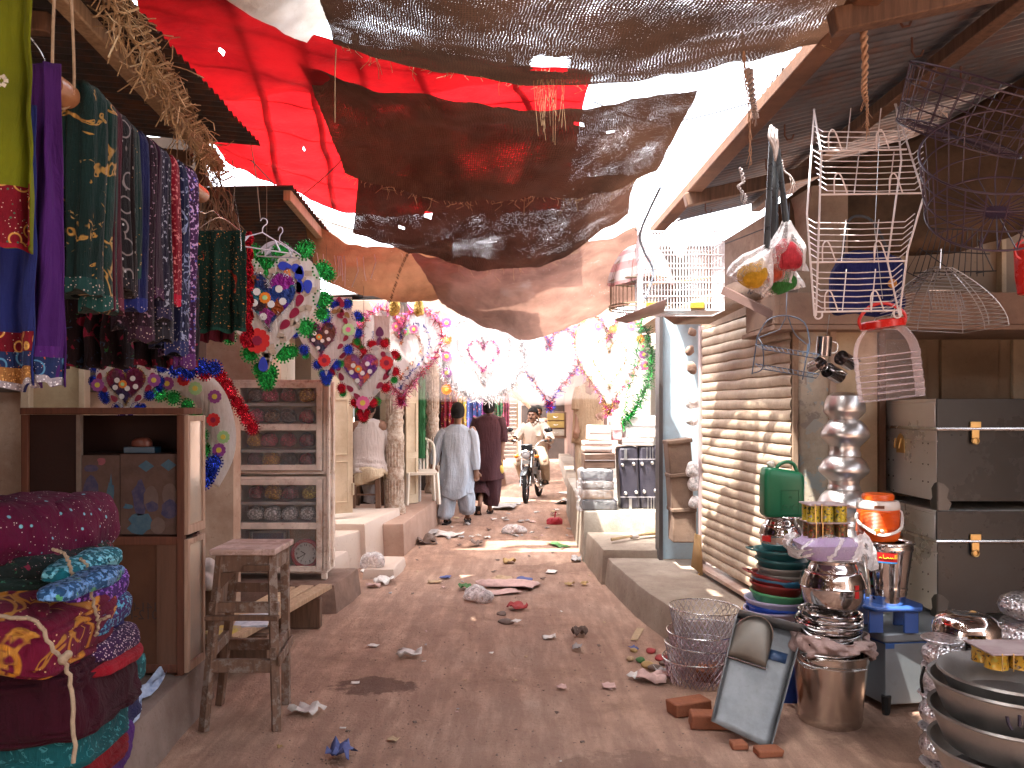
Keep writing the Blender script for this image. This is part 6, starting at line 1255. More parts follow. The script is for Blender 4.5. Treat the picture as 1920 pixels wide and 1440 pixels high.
tinrack(1832, 1960, 1212, 1244, 3.2, 'rack of orange-labelled tins beside the dark basins', tinm('tin_orange', (.5, .25, .02), (.06, .03, .02), (.4, .3, .05)), .2)
m = MB(); m.tube(spline([P(1733, 1250, 3.42), P(1727, 1275, 3.4), P(1730, 1298, 3.42)], 8), .006, 7); tag(m.build('pot_handle', plastic('black_rubber', 0)), 'black loop handle sticking out beside the chased pots', 'handle')

white_w = plastic('white_coated_wire', (.75, .70, .72), .3); blk_w = mat('black_wire', (.02, .02, .025), None, 9, .5); purp = mat('purple_wire', (.06, .035, .065), (.035, .022, .035), 9, .45); gwire = metal('bright_wire', (.7, .7, .72), .3); bluew = mat('blue_wire', (.05, .08, .13), None, 9, .4)
Yd = 3.4
rk = thing('dish_rack', 'large white wire dish rack hanging over the trunks', 'dish rack', P(1620, 590, Yd))
q = lambda px, py, dy=0: P(px, py, Yd+dy)
A = lambda *p: [q(*x) for x in p]
m = MB()
m.tube(A((1527, 592), (1513, 400), (1527, 205, .35)), .0042, 6); m.tube(A((1686, 592), (1702, 470), (1732, 368), (1678, 195, .35)), .0042, 6)
m.tube(A((1530, 592), (1540, 288), (1526, 205, .3)), .0042, 6); m.tube(A((1686, 590), (1664, 490), (1690, 300), (1680, 195, .35)), .0038, 6)
for (px, py) in ((1534, 594), (1682, 592)): m.tube(spline([q(px-6, py-12), q(px-6, py), q(px, py+4), q(px+7, py), q(px+7, py-10)], 10), .004, 6)
m.build('side_frame', white_w, rk)
for k, (y0, xl0, xr0, xl1, xr1) in enumerate(((585, 1528, 1688, 1520, 1690), (492, 1520, 1700, 1513, 1715), (365, 1540, 1732, 1524, 1728), (283, 1534, 1700, 1524, 1712))):
    m = MB(); m.tube(A((xl0, y0), (xr0, y0-3)), .0042, 6)
    for i in range(1, 8 if k < 3 else 5):
        yy = y0-i*11.2*(1 if k < 3 else .9); f_ = i/8; xl = xl0+(xl1-xl0)*f_; xr1_ = xr0+(xr1-xr0)*f_; bow = 13
        m.tube(A((xl-2, yy-6, .22), (xl+14, yy+4, .02*i), ((xl+xr1_)/2, yy+5, .02*i), (xr1_-16, yy+2, .02*i), (xr1_+2, yy-13, .22)), .0024, 5)
    for fx in (.32, .66): m.tube(A((xl0+(xr0-xl0)*fx, y0), (xl0+(xr0-xl0)*(fx+.05), y0-80, .15)), .0026, 5)
    for fx in (.18, .72):
        xx = xl0+(xr0-xl0)*fx; m.tube(spline([q(xx-10, y0-2, -.01), q(xx-10, y0-30, -.03), q(xx-3, y0-40, -.035), q(xx+4, y0-32, -.03), q(xx+14, y0-3, -.01)], 12), .003, 5)
    m.build('shelf_tray', white_w, rk)
jr = thing('plastic_jar', 'big clear ribbed plastic jar with red lid and handle hanging tilted', 'jar', P(1668, 745, 3.5))
Yj2 = 3.5; M_ = T(P(1668, 745, Yj2)) @ rot(0, -.14*-1, 0); M_ = T(P(1672, 748, Yj2)) @ rot(0, -.12, 0); sc_ = Yj2/F
rows = []
def jring(w, z, d=.12):
    return [M_ @ V((a, b_, z)) for a, b_ in rrect(0, 0, w, d, min(w, d)*.36, 6)]
L_ = [(.80, 0), (.9, .004)]
HH = 136*sc_; Wd = 118*sc_
for i in range(40):
    v = i/39; w = Wd*(.95-.02*v) if v < .62 else Wd*(.95-.95*.42*((v-.62)/.38)**2.1)
    rib = .0045*abs(math.sin(v*PI*7.5)) if .06 < v < .66 else 0
    L_.append(((w+rib*2)/Wd, v*HH))
rows = [jring(Wd*a, z, .15*(1 if z < HH*.7 else 1-.35*((z/HH-.7)/.3)**2)) for a, z in L_]
m = MB(); m.grid(rows, wrap=True); n_ = len(rows[0]); m.f.append(list(range(n_))[::-1]); m.mi.append(0)
jarm = clear('jar_plastic', (.97, .93, .94), .03, .05, 14, .6); m.build('body', jarm, jr, ang=60)
m = MB()
for i in range(7):
    z = HH*(.10+.085*i); m.tube([M_ @ V((a*1.0, b_*1.02, z)) for a, b_ in rrect(0, 0, Wd*.955, .152, .05, 6)], .0013, 4, True)
m.build('rib_edges', clear('jar_edge', (.95, .88, .9), .28, .1, 20, .2), jr)
redp = plastic('lid_red', (.62, .02, .015), .3); m = MB(); m.lathe([(Wd*.27, HH*.98), (Wd*.33, HH*.985), (Wd*.33, HH*.985+.028), (Wd*.31, HH*.985+.034), (.001, HH*.985+.036)], n=36, M=M_); m.build('lid', redp, jr)
m = MB(); m.tube(spline([M_ @ V((-Wd*.34, 0, HH)), M_ @ V((-Wd*.36, 0, HH+.045)), M_ @ V((-.045, 0, HH+.095)), M_ @ V((.03, 0, HH+.10)), M_ @ V((Wd*.36, 0, HH+.05)), M_ @ V((Wd*.34, 0, HH))], 24), .0075, 8, flat=.6); m.build('handle', redp, jr)
m = MB(); m.tube([P(1655, 560, 3.5), P(1640, 430, 3.52), P(1648, 260, 3.6)], .0015, 4); m.build('hanging_wire', gwire, jr)
bgm = fabric('bag_blue', (.015, .02, .12), (.008, .012, .07), 4); bg = thing('blue_bag', 'navy blue cloth bag hanging behind the dish rack', 'bag', P(1625, 590, 4.3)); m = MB()
pillow(m, P(1625, 530, 4.3), (.19, .07, .17), None, .5, .02, 4, 26); m.build('body', bgm, bg)
m = MB(); m.tube(spline([P(1580, 482, 4.28), P(1588, 420, 4.3), P(1610, 405, 4.3), P(1640, 420, 4.3), P(1668, 480, 4.28)], 20), .009, 6, flat=.4); m.build('strap', blk_w, bg)
m = MB(); m.lathe([(.001, 0), (.022, 0), (.024, .01), (.001, .014)], n=16, M=T(P(1672, 532, 4.21)) @ FRONT); m.build('badge', plastic('badge_orange', (.6, .25, .03)), bg)
for k, (x0, y0, x1, y1, bxm, bym, c, cw_, lab) in enumerate(((1448, 250, 1437, 470, 1412, 510, (.6, .35, .03), 'yellow', 'leftmost, leaning left'), (1455, 262, 1449, 455, 1448, 500, (.55, .10, .05), 'orange-red', 'middle one'), (1458, 280, 1475, 425, 1475, 480, (.5, .04, .06), 'red', 'rightmost, highest bag'), (1456, 300, 1452, 480, 1462, 520, (.05, .25, .06), 'green', 'lowest, at the back'))):
    Y = 3.7+.06*(k % 2)+.03*k; t = thing('toilet_brush', 'black-handled brush with %s bristles in a plastic bag, %s' % (cw_, lab), 'brush', P(x0, y0, Y), 'brushes bagged in plastic, hung in a bunch')
    m = MB(); a, b_ = P(x0, y0, Y), P(x1, y1, Y); N_ = 40; m.tube([a.lerp(b_, i/N_) for i in range(N_+1)], [(.015 if i > 22 else .012+.0018*(i % 2)) for i in range(N_+1)], 10); m.build('handle', mat('black_tube', (.03, .032, .035), (.015, .015, .017), 9, .3), t)
    m = MB(); bm = P(bxm, bym, Y); pillow(m, bm, (.068, .05, .075), rot(0, (.5, .1, -.3, -.2)[k], 0), .9, .014, k, 16); m.build('bristles', fabric('bristle_'+cw_, c, dk(c, .5), 30), t)
    m = MB(); rows = []
    e = bm+(bm-b_).normalized()*.10; ax = (e-b_); sdx = ax.normalized().cross(V((0, 1, 0)))
    for i in range(14):
        v = i/13; c_ = b_.lerp(e, v)-ax*.12; w = .018+.075*math.sin(min(v*1.25, 1)*PI/2)**1.3+.03*max(0, v-.75); r_ = []
        for j in range(26):
            an = 2*PI*j/26; f = 1+.16*math.sin(an*4+k+v*4)+.1*noise.noise(V((an*2, v*5, k*3))); r_.append(c_+sdx*(w*f*math.cos(an))+V((0, 1, 0))*(w*.62*f*math.sin(an)*(1-.75*max(0, v-.6)/.4)))
        rows.append(r_)
    m.grid(rows, wrap=True); m.build('plastic_bag', clear('bag_film', (.92, .9, .92), .2, .2, 40, 1.0), t, ang=180)
m = MB(); 
for k in range(3): m.tube(spline([P(1446+5*k, 236+4*k, 3.66), P(1442+7*k, 256, 3.64), P(1450+4*k, 274, 3.65), P(1453, 290+6*k, 3.66)], 10), .007, 6)
tag(m.build('tie_rag', fabric('white_rag', (.6, .52, .5)), ang=180), 'white rag strips tying the bunch of brushes', 'rag')
bird = lambda: None
def cagebox(px0, px1, py0, py1, Y, dY, lab, nv=26, nh=5, mt=gwire, gable=28, r=.0018):
    x0, x1 = XF(px0, Y), XF(px1, Y); z0, z1 = ZF(py1, Y), ZF(py0, Y); zg = z1+gable*Y/F; t = thing('bird_cage', lab, 'bird cage', ((x0+x1)/2, Y+dY/2, z0)); ym = Y+dY/2
    m = MB()
    for yy in (Y, Y+dY):
        for i in range(nv+1):
            x = x0+(x1-x0)*i/nv; m.tube([(x, yy, z0), (x, yy, z1), (x, ym, zg)], r, 4, cap=False)
    for i in range(1, 12):
        yy = Y+dY*i/12; zz_ = z1+(zg-z1)*(1-abs(i/6-1))
        for x in (x0, x1): m.tube([(x, yy, z0), (x, yy, zz_)], r, 4, cap=False)
    m.build('bars', mt, t)
    m = MB()
    for k in range(nh+1):
        z = z0+(z1-z0)*k/nh
        m.tube([(x0, Y-.002, z), (x1, Y-.002, z), (x1, Y+dY, z), (x0, Y+dY, z)], r*1.5, 5, True)
    m.tube([(x0, ym, zg), (x1, ym, zg)], r*2, 5); m.build('frame', mt, t)
    m = MB(); m.bx(x0+.01, x1-.01, Y+.01, Y+dY-.01, z0+.004, z0+.012); m.build('floor_tray', mt, t)
    m = MB(); m.tube(spline([V(((x0+x1)/2, ym, zg)), V(((x0+x1)/2-.03, ym, zg+.03)), V(((x0+x1)/2-.02, ym, zg+.07)), V(((x0+x1)/2+.01, ym, zg+.09))], 12), .003, 5); m.build('hook', mt, t)
    return t, x0, x1, z0, z1
cg, x0, x1, z0, z1 = cagebox(1205, 1358, 452, 582, 5.3, .32, 'square white wire bird cage with a gabled top', mt=plastic('white_coated_wire'), r=.0027)
for x in (x0+.07, x0+.36):
    m = MB(); m.box((x, 5.29, z0+.03), (.09, .04, .045)); m.build('feed_cup', mat('yellow_cup', (.45, .3, .04), None, 5, .4), cg, bevel=.006)
m = MB(); m.tube([(x0+.06, 5.5, z0+.2), (x1-.06, 5.44, z0+.24)], .006, 6); m.build('perch', tan_w, cg)
m = MB(); m.plate([(-.1, .08), (.12, .1), (.02, -.06)], .003, T(P(1270, 470, 5.45))); m.build('paper_scrap', mat('pinkish_paper', (.6, .5, .45), None, 6, .9), cg)
t = thing('bird_cage', 'round wire bird cage with red and white cloth over its dome', 'bird cage', P(1195, 582, 5.6)); Yv = 5.75; xv = XF(1203, Yv); rv = .225; z0, z1, z2 = ZF(580, Yv), ZF(528, Yv), ZF(465, Yv)
m = MB()
for i in range(40):
    a = 2*PI*i/40; c_, s_ = math.cos(a)*rv, math.sin(a)*rv; m.tube([(xv+c_, Yv+s_, z0), (xv+c_, Yv+s_, z1), (xv+c_*.85, Yv+s_*.85, z1+(z2-z1)*.5), (xv+c_*.5, Yv+s_*.5, z1+(z2-z1)*.88), (xv, Yv, z2)], .0018, 4, cap=False)
m.build('bars', metal('old_brass_wire', (.5, .42, .3), .45), t)
m = MB()
for z, rr_0 in ((z0, rv*1.03), (z0+.02, rv*1.04), (z1, rv*1.01)): m.tube([V((xv+rr_0*math.cos(a), Yv+rr_0*math.sin(a), z)) for a in [2*PI*i/36 for i in range(36)]], .006, 6, True)
m.build('hoop', metal('old_brass_wire', 0), t)
def stripecloth():
    n = N('red_white_check'); tc = n.coord('UV', (9, 9, 1)); sp = n.n('ShaderNodeSeparateXYZ'); n.l(tc, sp.inputs[0]); a = n.math('GREATER_THAN', n.math('SINE', n.math('MULTIPLY', sp.outputs[1], 2.2)), .1)
    return n.end(n.bsdf(n.mix(a, (.72, .66, .62), (.72, .4, .38)), .9, 0.0, n.bump(n.noise(n.coord('Object'), 20, 4), .4, .01)))
rows = []
for i in range(14):
    v = i/13; rr0 = rv*1.03*min(1, (v*1.05+.05))**.6; zz = z2+.02-(z2-z1-.0)*(v**1.8)*1.15; rows.append([V((xv+(rr0+.015*math.sin(a*7)*v)*math.cos(a), Yv+(rr0+.015*math.sin(a*7)*v)*math.sin(a), zz-.03*v*math.sin(a*2+.6)-(.05*v if math.cos(a) > .3 else 0))) for a in [2*PI*j/50 for j in range(51)]])
m = MB(); m.grid(rows); m.build('cloth_cover', stripecloth(), t, ang=180)
m = MB(); m.tube([V((xv, Yv, z2)), V((xv+.02, Yv, z2+.3))], .003, 5); m.build('hanging_wire', gwire, t)
m = MB(); pillow(m, V((xv+.05, Yv-.02, z0+.06)), (.035, .03, .03), None, .9, .006, 3, 12); m.ball(V((xv+.02, Yv-.02, z0+.10)), .02, n=10); tag(remesh(m, 'bird', plastic('white_feather', (.7, .68, .65), .8), None, .004, 3), 'small white bird sitting in the round cage', 'bird')
m = MB(); m.add([P(1150, 600, 5.2), P(1250, 560, 5.0), P(1245, 585, 5.3), P(1175, 606, 5.4)], [(0, 1, 2, 3)]); tag(m.build('card_sheet', mat('pink_card', (.55, .42, .4), None, 5, .85), solid=.003), 'pinkish card sheet under the bird cages', 'card')
t = thing('board', 'worn signboard strip with hand writing slanting above the shutter', 'board', P(1350, 590, 5.9)); m = MB(); m.add([P(1240, 590, 6.4), P(1265, 608, 6.3), P(1330, 607, 6.2), P(1452, 548, 5.0), P(1450, 520, 5.0), P(1375, 530, 5.6)], [(0, 1, 2, 3, 4, 5)]); bd = m.build('panel', mat('pale_strip', (.5, .38, .3), (.36, .26, .2), 4, .85, dirt=.5), t, solid=.01)
for i in range(9):
    m = MB(); f_ = i/9; px, py, Y = 1290+14*i, 592-5.2*i, 6.15-.11*i; m.tube([P(px, py, Y), P(px+3, py-6, Y), P(px+6, py+1, Y), P(px+9, py-4, Y)], .004, 4); m.build('scrawl', ink_, t)
m = MB(); m.beam(P(1358, 545, 5.2), P(1452, 592, 4.95), .05, .05); tag(m.build('bracket', mat('dark_bracket', (.12, .07, .06), None, 5, .7)), 'dark slanting bracket arm by the shelf box', 'bracket')
m = MB(); m.tube(spline([P(1238, 352, 4.6), P(1215, 400, 4.9), P(1200, 440, 5.1), P(1207, 470, 5.2), P(1225, 510, 5.25), P(1210, 560, 5.2)], 24), .008, 7); tag(m.build('hose', mat('grey_hose', (.2, .23, .27), None, 8, .5)), 'grey hose hooked over the eave above the bird cages', 'hose')
def roundrack(px, py, Y, r, h, tilt, lab, spokes=26):
    c = P(px, py, Y); MM = T(c) @ rot(*tilt); t = thing('round_wire_basket', lab, 'wire basket', c, 'round purple wire baskets hung under the roof'); m = MB()
    for z, k in ((0, 1), (h*.35, 1.06), (h*.7, 1.12), (h, 1.18)): m.tube([MM @ V((r*k*math.cos(a), r*k*math.sin(a), z)) for a in [2*PI*i/40 for i in range(40)]], .0042 if z in (0, h) else .003, 5, True)
    m.build('hoops', purp, t); m = MB()
    for i in range(spokes):
        a = 2*PI*i/spokes; m.tube([MM @ V((.02*math.cos(a), .02*math.sin(a), 0)), MM @ V((r*math.cos(a), r*math.sin(a), 0)), MM @ V((r*1.18*math.cos(a), r*1.18*math.sin(a), h))], .0026, 4, cap=False)
    m.build('spokes', purp, t); m = MB(); m.lathe([(.001, -.004), (.045, 0), (.001, .004)], n=18, M=MM); m.build('hub', purp, t)
roundrack(1868, 398, 3.0, .24, .26, (.75, -.35, 0), 'round purple wire basket, lower one nearest the edge'); roundrack(1795, 258, 3.3, .25, .22, (.55, .25, 0), 'round purple wire basket, upper one in the shade')
t = thing('wire_cover', 'tapered silver wire cage with small door hanging at right', 'wire cage', P(1800, 605, 3.9)); Yw = 3.9; c_ = P(1798, 605, Yw); hw, hh_ = .245, .30; M3 = T(c_) @ rot(0, .05, 0)
m = MB(); lev = 16
def sq(k, z): return [M3 @ V((sx*hw*k, .2+sy*.2*k, z)) for sx, sy in ((-1, -1), (1, -1), (1, 1), (-1, 1))]
for i in range(lev+1):
    v = i/lev; k = (1-v**1.7*.82); m.tube(sq(k, hh_*v), .0019, 4, True)
m.build('rings', gwire, t); m = MB()
for j in range(10):
    for (ax_) in range(4):
        pts = []
        for i in range(9):
            v = i/8; k = (1-v**1.7*.82); s_ = sq(k, hh_*v); pts.append(s_[ax_].lerp(s_[(ax_+1) % 4], j/10))
        if j in (0, 5) or ax_ == 0 and j in (2, 8): m.tube(pts, .0026, 4, cap=False)
m.build('ribs', gwire, t); m = MB()
x_, z_ = c_.x-.14, c_.z+.06
m.tube([(x_, Yw-.02, z_), (x_+.16, Yw-.02, z_), (x_+.155, Yw+.02, z_+.1), (x_, Yw+.02, z_+.1)], .003, 5, True)
for i in range(9): m.tube([(x_+.018*i, Yw-.025, z_), (x_+.018*i, Yw+.015, z_+.1)], .002, 4)
m.build('door', gwire, t); m = MB(); m.tube([M3 @ V((0, .2, hh_)), M3 @ V((0, .2, hh_+.1))], .003, 5); m.build('hook', gwire, t)
t = thing('wire_rack', 'black wire rack bundle hanging behind the silver wire cage', 'wire rack', P(1790, 520, 4.1)); m = MB(); Yb_ = 4.1
for i in range(12):
    x = 1742+i*9; m.tube([P(x, 428, Yb_+.1), P(x-30+i*3, 518, Yb_)], .0024, 4)
for (a_, b_, c__, d_) in ((1742, 428, 1850, 432), (1728, 470, 1856, 476), (1712, 512, 1868, 508)): m.tube([P(a_, b_, Yb_), P(c__, d_, Yb_)], .0032, 4)
m.tube([P(1835, 450, Yb_), P(1862, 507, Yb_), P(1830, 512, Yb_)], .0035, 4); m.tube([P(1725, 465, Yb_), P(1700, 510, Yb_), P(1742, 530, Yb_), P(1790, 512, Yb_)], .0035, 4, True)
m.build('wires', blk_w, t)
t = thing('wire_shelf', 'small blue two-tier wire shelf hanging before the shutter', 'wire shelf', P(1475, 700, 4.1)); Ys = 4.1; m = MB()
m.tube(spline([P(1420, 632, Ys), P(1440, 600, Ys), P(1474, 592, Ys), P(1508, 605, Ys), P(1518, 640, Ys), P(1516, 660, Ys)], 20), .0035, 5); m.tube([P(1474, 594, Ys), P(1462, 618, Ys), P(1420, 634, Ys)], .003, 5); m.tube(spline([P(1478, 594, Ys), P(1490, 625, Ys), P(1512, 645, Ys)], 8), .003, 5)
m.tube([P(1420, 632, Ys), P(1410, 702, Ys)], .0035, 5); m.tube(spline([P(1422, 634, Ys-.05), P(1430, 650, Ys-.08), P(1430, 690, Ys-.08), P(1410, 700, Ys)], 14), .003, 5); m.tube([P(1516, 645, Ys), P(1505, 712, Ys)], .0035, 5); m.build('frame', bluew, t)
for (y0, y1) in ((645, 668), (682, 705)):
    m = MB(); m.tube([P(1416, y0, Ys), P(1536, y1-3, Ys)], .003, 5); m.tube([P(1430, y0+10, Ys-.15), P(1530, y1+4, Ys-.15)], .003, 5)
    for i in range(13):
        f_ = i/12; m.tube([P(1416+120*f_, y0+(y1-3-y0)*f_, Ys), P(1430+100*f_, y0+10+(y1-6-y0)*f_, Ys-.15)], .0024, 4)
    m.build('shelf', bluew, t)
m = MB(); m.tube([P(1474, 592, Ys), P(1478, 480, Ys+.1), P(1480, 380, Ys+.2)], .0015, 4); m.build('hanging_wire', bluew, t)
for k, (px, py, rot_, lab) in enumerate(((1545, 650, (0, .08, 0), 'upright steel mug at the top of the cluster'), (1532, 686, (1.3, 0, .3), 'steel mug showing its open mouth'), (1563, 700, (1.25, .0, -1.0), 'steel mug lying with its base to the lane'), (1586, 676, (1.3, 0, -.9), 'steel mug at the right end of the cluster'))):
    Y = 4.15; t = thing('steel_mug', lab, 'mug', P(px, py, Y), 'steel mugs strung together'); MM = T(P(px, py, Y)) @ rot(*rot_); r = .038; h = .1 if k != 1 else .07; m = MB()
    m.lathe([(.001, -h/2), (r, -h/2), (r*1.02, -h/2+.004), (r, h/2-.004), (r*1.04, h/2), (r*.97, h/2-.002), (r*.96, -h/2+.005), (.001, -h/2+.004)], n=28, M=MM); m.build('body', metal('smoky_steel', (.4, .38, .39), .15), t)
    m = MB(); m.tube(spline([MM @ V((r, 0, h*.3)), MM @ V((r+.03, 0, h*.2)), MM @ V((r+.028, 0, -h*.2)), MM @ V((r, 0, -h*.3))], 10), .004, 6); m.build('handle', steel, t)
m = MB(); m.tube(spline([P(1555, 590, 4.15), P(1552, 615, 4.15), P(1548, 640, 4.15)], 8), .002, 4); tag(m.build('hanging_wire', gwire), 'thin bright wire holding the cluster of steel mugs', 'wire')
t = thing('red_jug', 'red plastic jug hanging at the right edge', 'jug', P(1918, 470, 3.6)); m = MB(); m.lathe([(.001, -.17), (.05, -.17), (.06, -.1), (.065, .02), (.06, .05), (.001, .052)], n=24, M=T(P(1932, 480, 3.6))); m.build('body', redp, t); m = MB(); m.tube(spline([P(1918, 450, 3.58), P(1904, 462, 3.58), P(1905, 480, 3.58), P(1916, 486, 3.58)], 10), .006, 6); m.build('handle', redp, t)
ropem = mat('old_rope', (.2, .14, .1), None, 30, .9); tanr = mat('tan_rope', (.5, .33, .22), (.35, .2, .13), 30, .95)
def rope(pts, lab, r=.006, mt=tanr, twist=.004, n=40, nm='rope_end', taper=.3):
    q = spline(pts, n); m = MB()
    for s in (0, 1): m.tube([p+V((twist*math.sin(i*1.1+PI*s), twist*math.cos(i*1.1+PI*s), 0)) for i, p in enumerate(q)], [r*(1-(1-taper)*i/n) for i in range(n+1)], 6)
    for i in range(8):
        p = q[n-2-i*2]; m.tube([p, p+V((R.uniform(-.02, .02), R.uniform(-.02, .02), -.03-.03*R.random()))], .0012, 3)
    return tag(m.build(nm, mt, ang=180), lab, 'rope')
rope([P(1617, 28, 3.1), P(1620, 70, 3.1), P(1622, 130, 3.1), P(1620, 170, 3.1), P(1625, 190, 3.1)], 'thick frayed rope end hanging from the right eave', .011, twist=.007)
rope([P(1622, 150, 3.1), P(1626, 200, 3.1), P(1625, 240, 3.1)], 'thin frayed cord below the thick rope end', .004)
rope([P(1392, 60, 3.3), P(1398, 150, 3.35), P(1404, 200, 3.35), P(1408, 310, 3.4)], 'long thin frayed string near the right eave', .004)
rope([P(1405, 130, 3.4), P(1412, 190, 3.4), P(1418, 222, 3.4)], 'short white rag knot beside the eave', .01, fabric('white_rag', 0), .01)
rope([P(1388, 315, 4.0), P(1394, 340, 4.0), P(1385, 350, 4.0), P(1398, 368, 4.0), P(1395, 380, 4.0)], 'knotted white string hanging from a roof hook', .004, fabric('white_rag', 0), .008)
rope([P(1465, 300, 3.8), P(1470, 320, 3.8), P(1482, 330, 3.8), P(1490, 345, 3.8)], 'white string beside the bagged brushes', .004, fabric('white_rag', 0))
for k, (px, py) in enumerate(((1765, 210), (1720, 238), (1690, 245))):
    m = MB(); c_ = P(px, py, 4.4); rg = random.Random(k)
    for i in range(5): 
        a = 2*PI*i/5+.5; m.add([c_, c_+V((.05*math.cos(a), 0, .05*math.sin(a))), c_+V((.03*math.cos(a+.5), -.01, .035*math.sin(a+.5)))], [(0, 1, 2)])
    tag(m.build('rag_scrap', fabric('white_rag', 0), smooth=False, solid=.003), ('torn pale rag scrap hanging highest under the right roof', 'pale rag scrap in the middle under the right roof', 'pale rag scrap nearest the white rack')[k], 'rag')
fg = foil('foil_green', (.02, .38, .06)); fr = foil('foil_red', (.6, .01, .03)); fb = foil('foil_blue', (.02, .06, .6)); fs = foil('foil_silver', (.8, .8, .82)); fp = foil('foil_pink', (.75, .12, .4)); fgo = foil('foil_gold', (.75, .48, .12)); fv = foil('foil_violet', (.3, .04, .4))
paperw = fabric('white_paper_board', (.84, .81, .78), (.74, .68, .62), 12, trans=.35); sat = fabric('white_net', (.9, .88, .88), (.85, .8, .82), trans=.55)
multi = patchwork('rainbow_foil', [(.12, .02, .35), (.02, .08, .4), (.03, .03, .05), (.35, .08, .02), (.3, .02, .3), (.02, .15, .18)], 11)
multi2 = patchwork('red_dark_foil', [(.25, .01, .02), (.02, .03, .12), (.35, .02, .05), (.03, .08, .12), (.2, .02, .15)], 9)
stcol = {k: plastic('petal_'+k, c, .5) for k, c in {'red': (.7, .03, .03), 'maroon': (.28, .01, .05), 'blue': (.03, .06, .5), 'gold': (.3, .18, .06), 'white': (.85, .83, .8), 'green': (.45, .75, .35), 'pink': (.8, .15, .35), 'violet': (.35, .08, .35), 'orange': (.85, .25, .02), 'yellow': (.8, .65, .1), 'plum': (.15, .04, .15), 'silver': (.5, .48, .46)}.items()}
def hpt(t): return (16*math.sin(t)**3/17, (13*math.cos(t)-5*math.cos(2*t)-2*math.cos(3*t)-math.cos(4*t)+2.5)/15.5)
def outline(kind, n=72):
    if kind == 'heart': return [hpt(2*PI*i/n) for i in range(n)]
    if kind == 'long':                       # lobes drawn up into straight arms
        return [(x, y+(.45*max(0, y) if True else 0)) for x, y in (hpt(2*PI*i/n) for i in range(n))]
    return [(math.sin(2*PI*i/n), math.cos(2*PI*i/n)) for i in range(n)]
def flower(mb, MM, x, y, r, n=10, y0=-.006):
    out = []
    for i in range(n*6):
        a = 2*PI*i/(n*6); rr0 = r*(.86+.14*abs(math.sin(a*n/2))**.6); out.append((x+rr0*math.cos(a), y+rr0*math.sin(a)))
    mb.plate(out, .004, MM @ T((0, y0, 0)))
def leafp(mb, MM, x, y, L, w, ang, y0=-.007):
    out = []
    for i in range(16):
        a = 2*PI*i/16; u = math.cos(a)*L; v = math.sin(a)*w*(1-.35*math.cos(a)); out.append((x+u*math.cos(ang)-v*math.sin(ang), y+u*math.sin(ang)+v*math.cos(ang)))
    mb.plate(out, .003, MM @ T((0, y0, 0)))
def tinsel(mb, pts, ln, cnt, rg, wd=.004, base=None, depth=.02):
    """fringe of thin foil strips scattered along a line"""
    m_ = len(pts)
    for k in range(cnt):
        i = rg.random()*m_; a = pts[int(i) % m_]; b_ = pts[(int(i)+1) % m_]; p = a.lerp(b_, i % 1)
        d = V((rg.gauss(0, 1), rg.gauss(0, .7), rg.gauss(0, 1))).normalized()*ln*(.6+.6*rg.random()); s_ = V((rg.gauss(0, 1), rg.gauss(0, 1), rg.gauss(0, 1))).normalized()*wd
        q = p+V((rg.gauss(0, .3), rg.gauss(0, .3), rg.gauss(0, .3)))*ln*.3; mb.add([q-s_, q+s_, q+d+s_*.4, q+d-s_*.4], [(0, 1, 2, 3)])
def scallop(par, pts, r, mt, outward, step=2, flat=.004):
    """foil rosettes with knobbed edges along the rim, one mesh each"""
    for i in range(0, len(pts), step):
        mb = MB(); p = pts[i]+outward(pts[i])*r*.55; n_ = 16; out = []
        for k in range(n_*2):
            a = 2*PI*k/(n_*2); q = r*(1 if k % 2 else .82); out.append((q*math.cos(a), q*math.sin(a)))
        mb.plate(out, flat, T(p+V((0, -.004+.0047*(i//step % 3), 0))))
        for k in range(n_):
            a = 2*PI*(k+.5)/n_; mb.box(p+V((math.cos(a)*r*1.08, -.003, math.sin(a)*r*1.08)), (r*.2, .005, r*.2), rot(0, a, 0))
        mb.build('foil_rosette', mt, par, smooth=False)
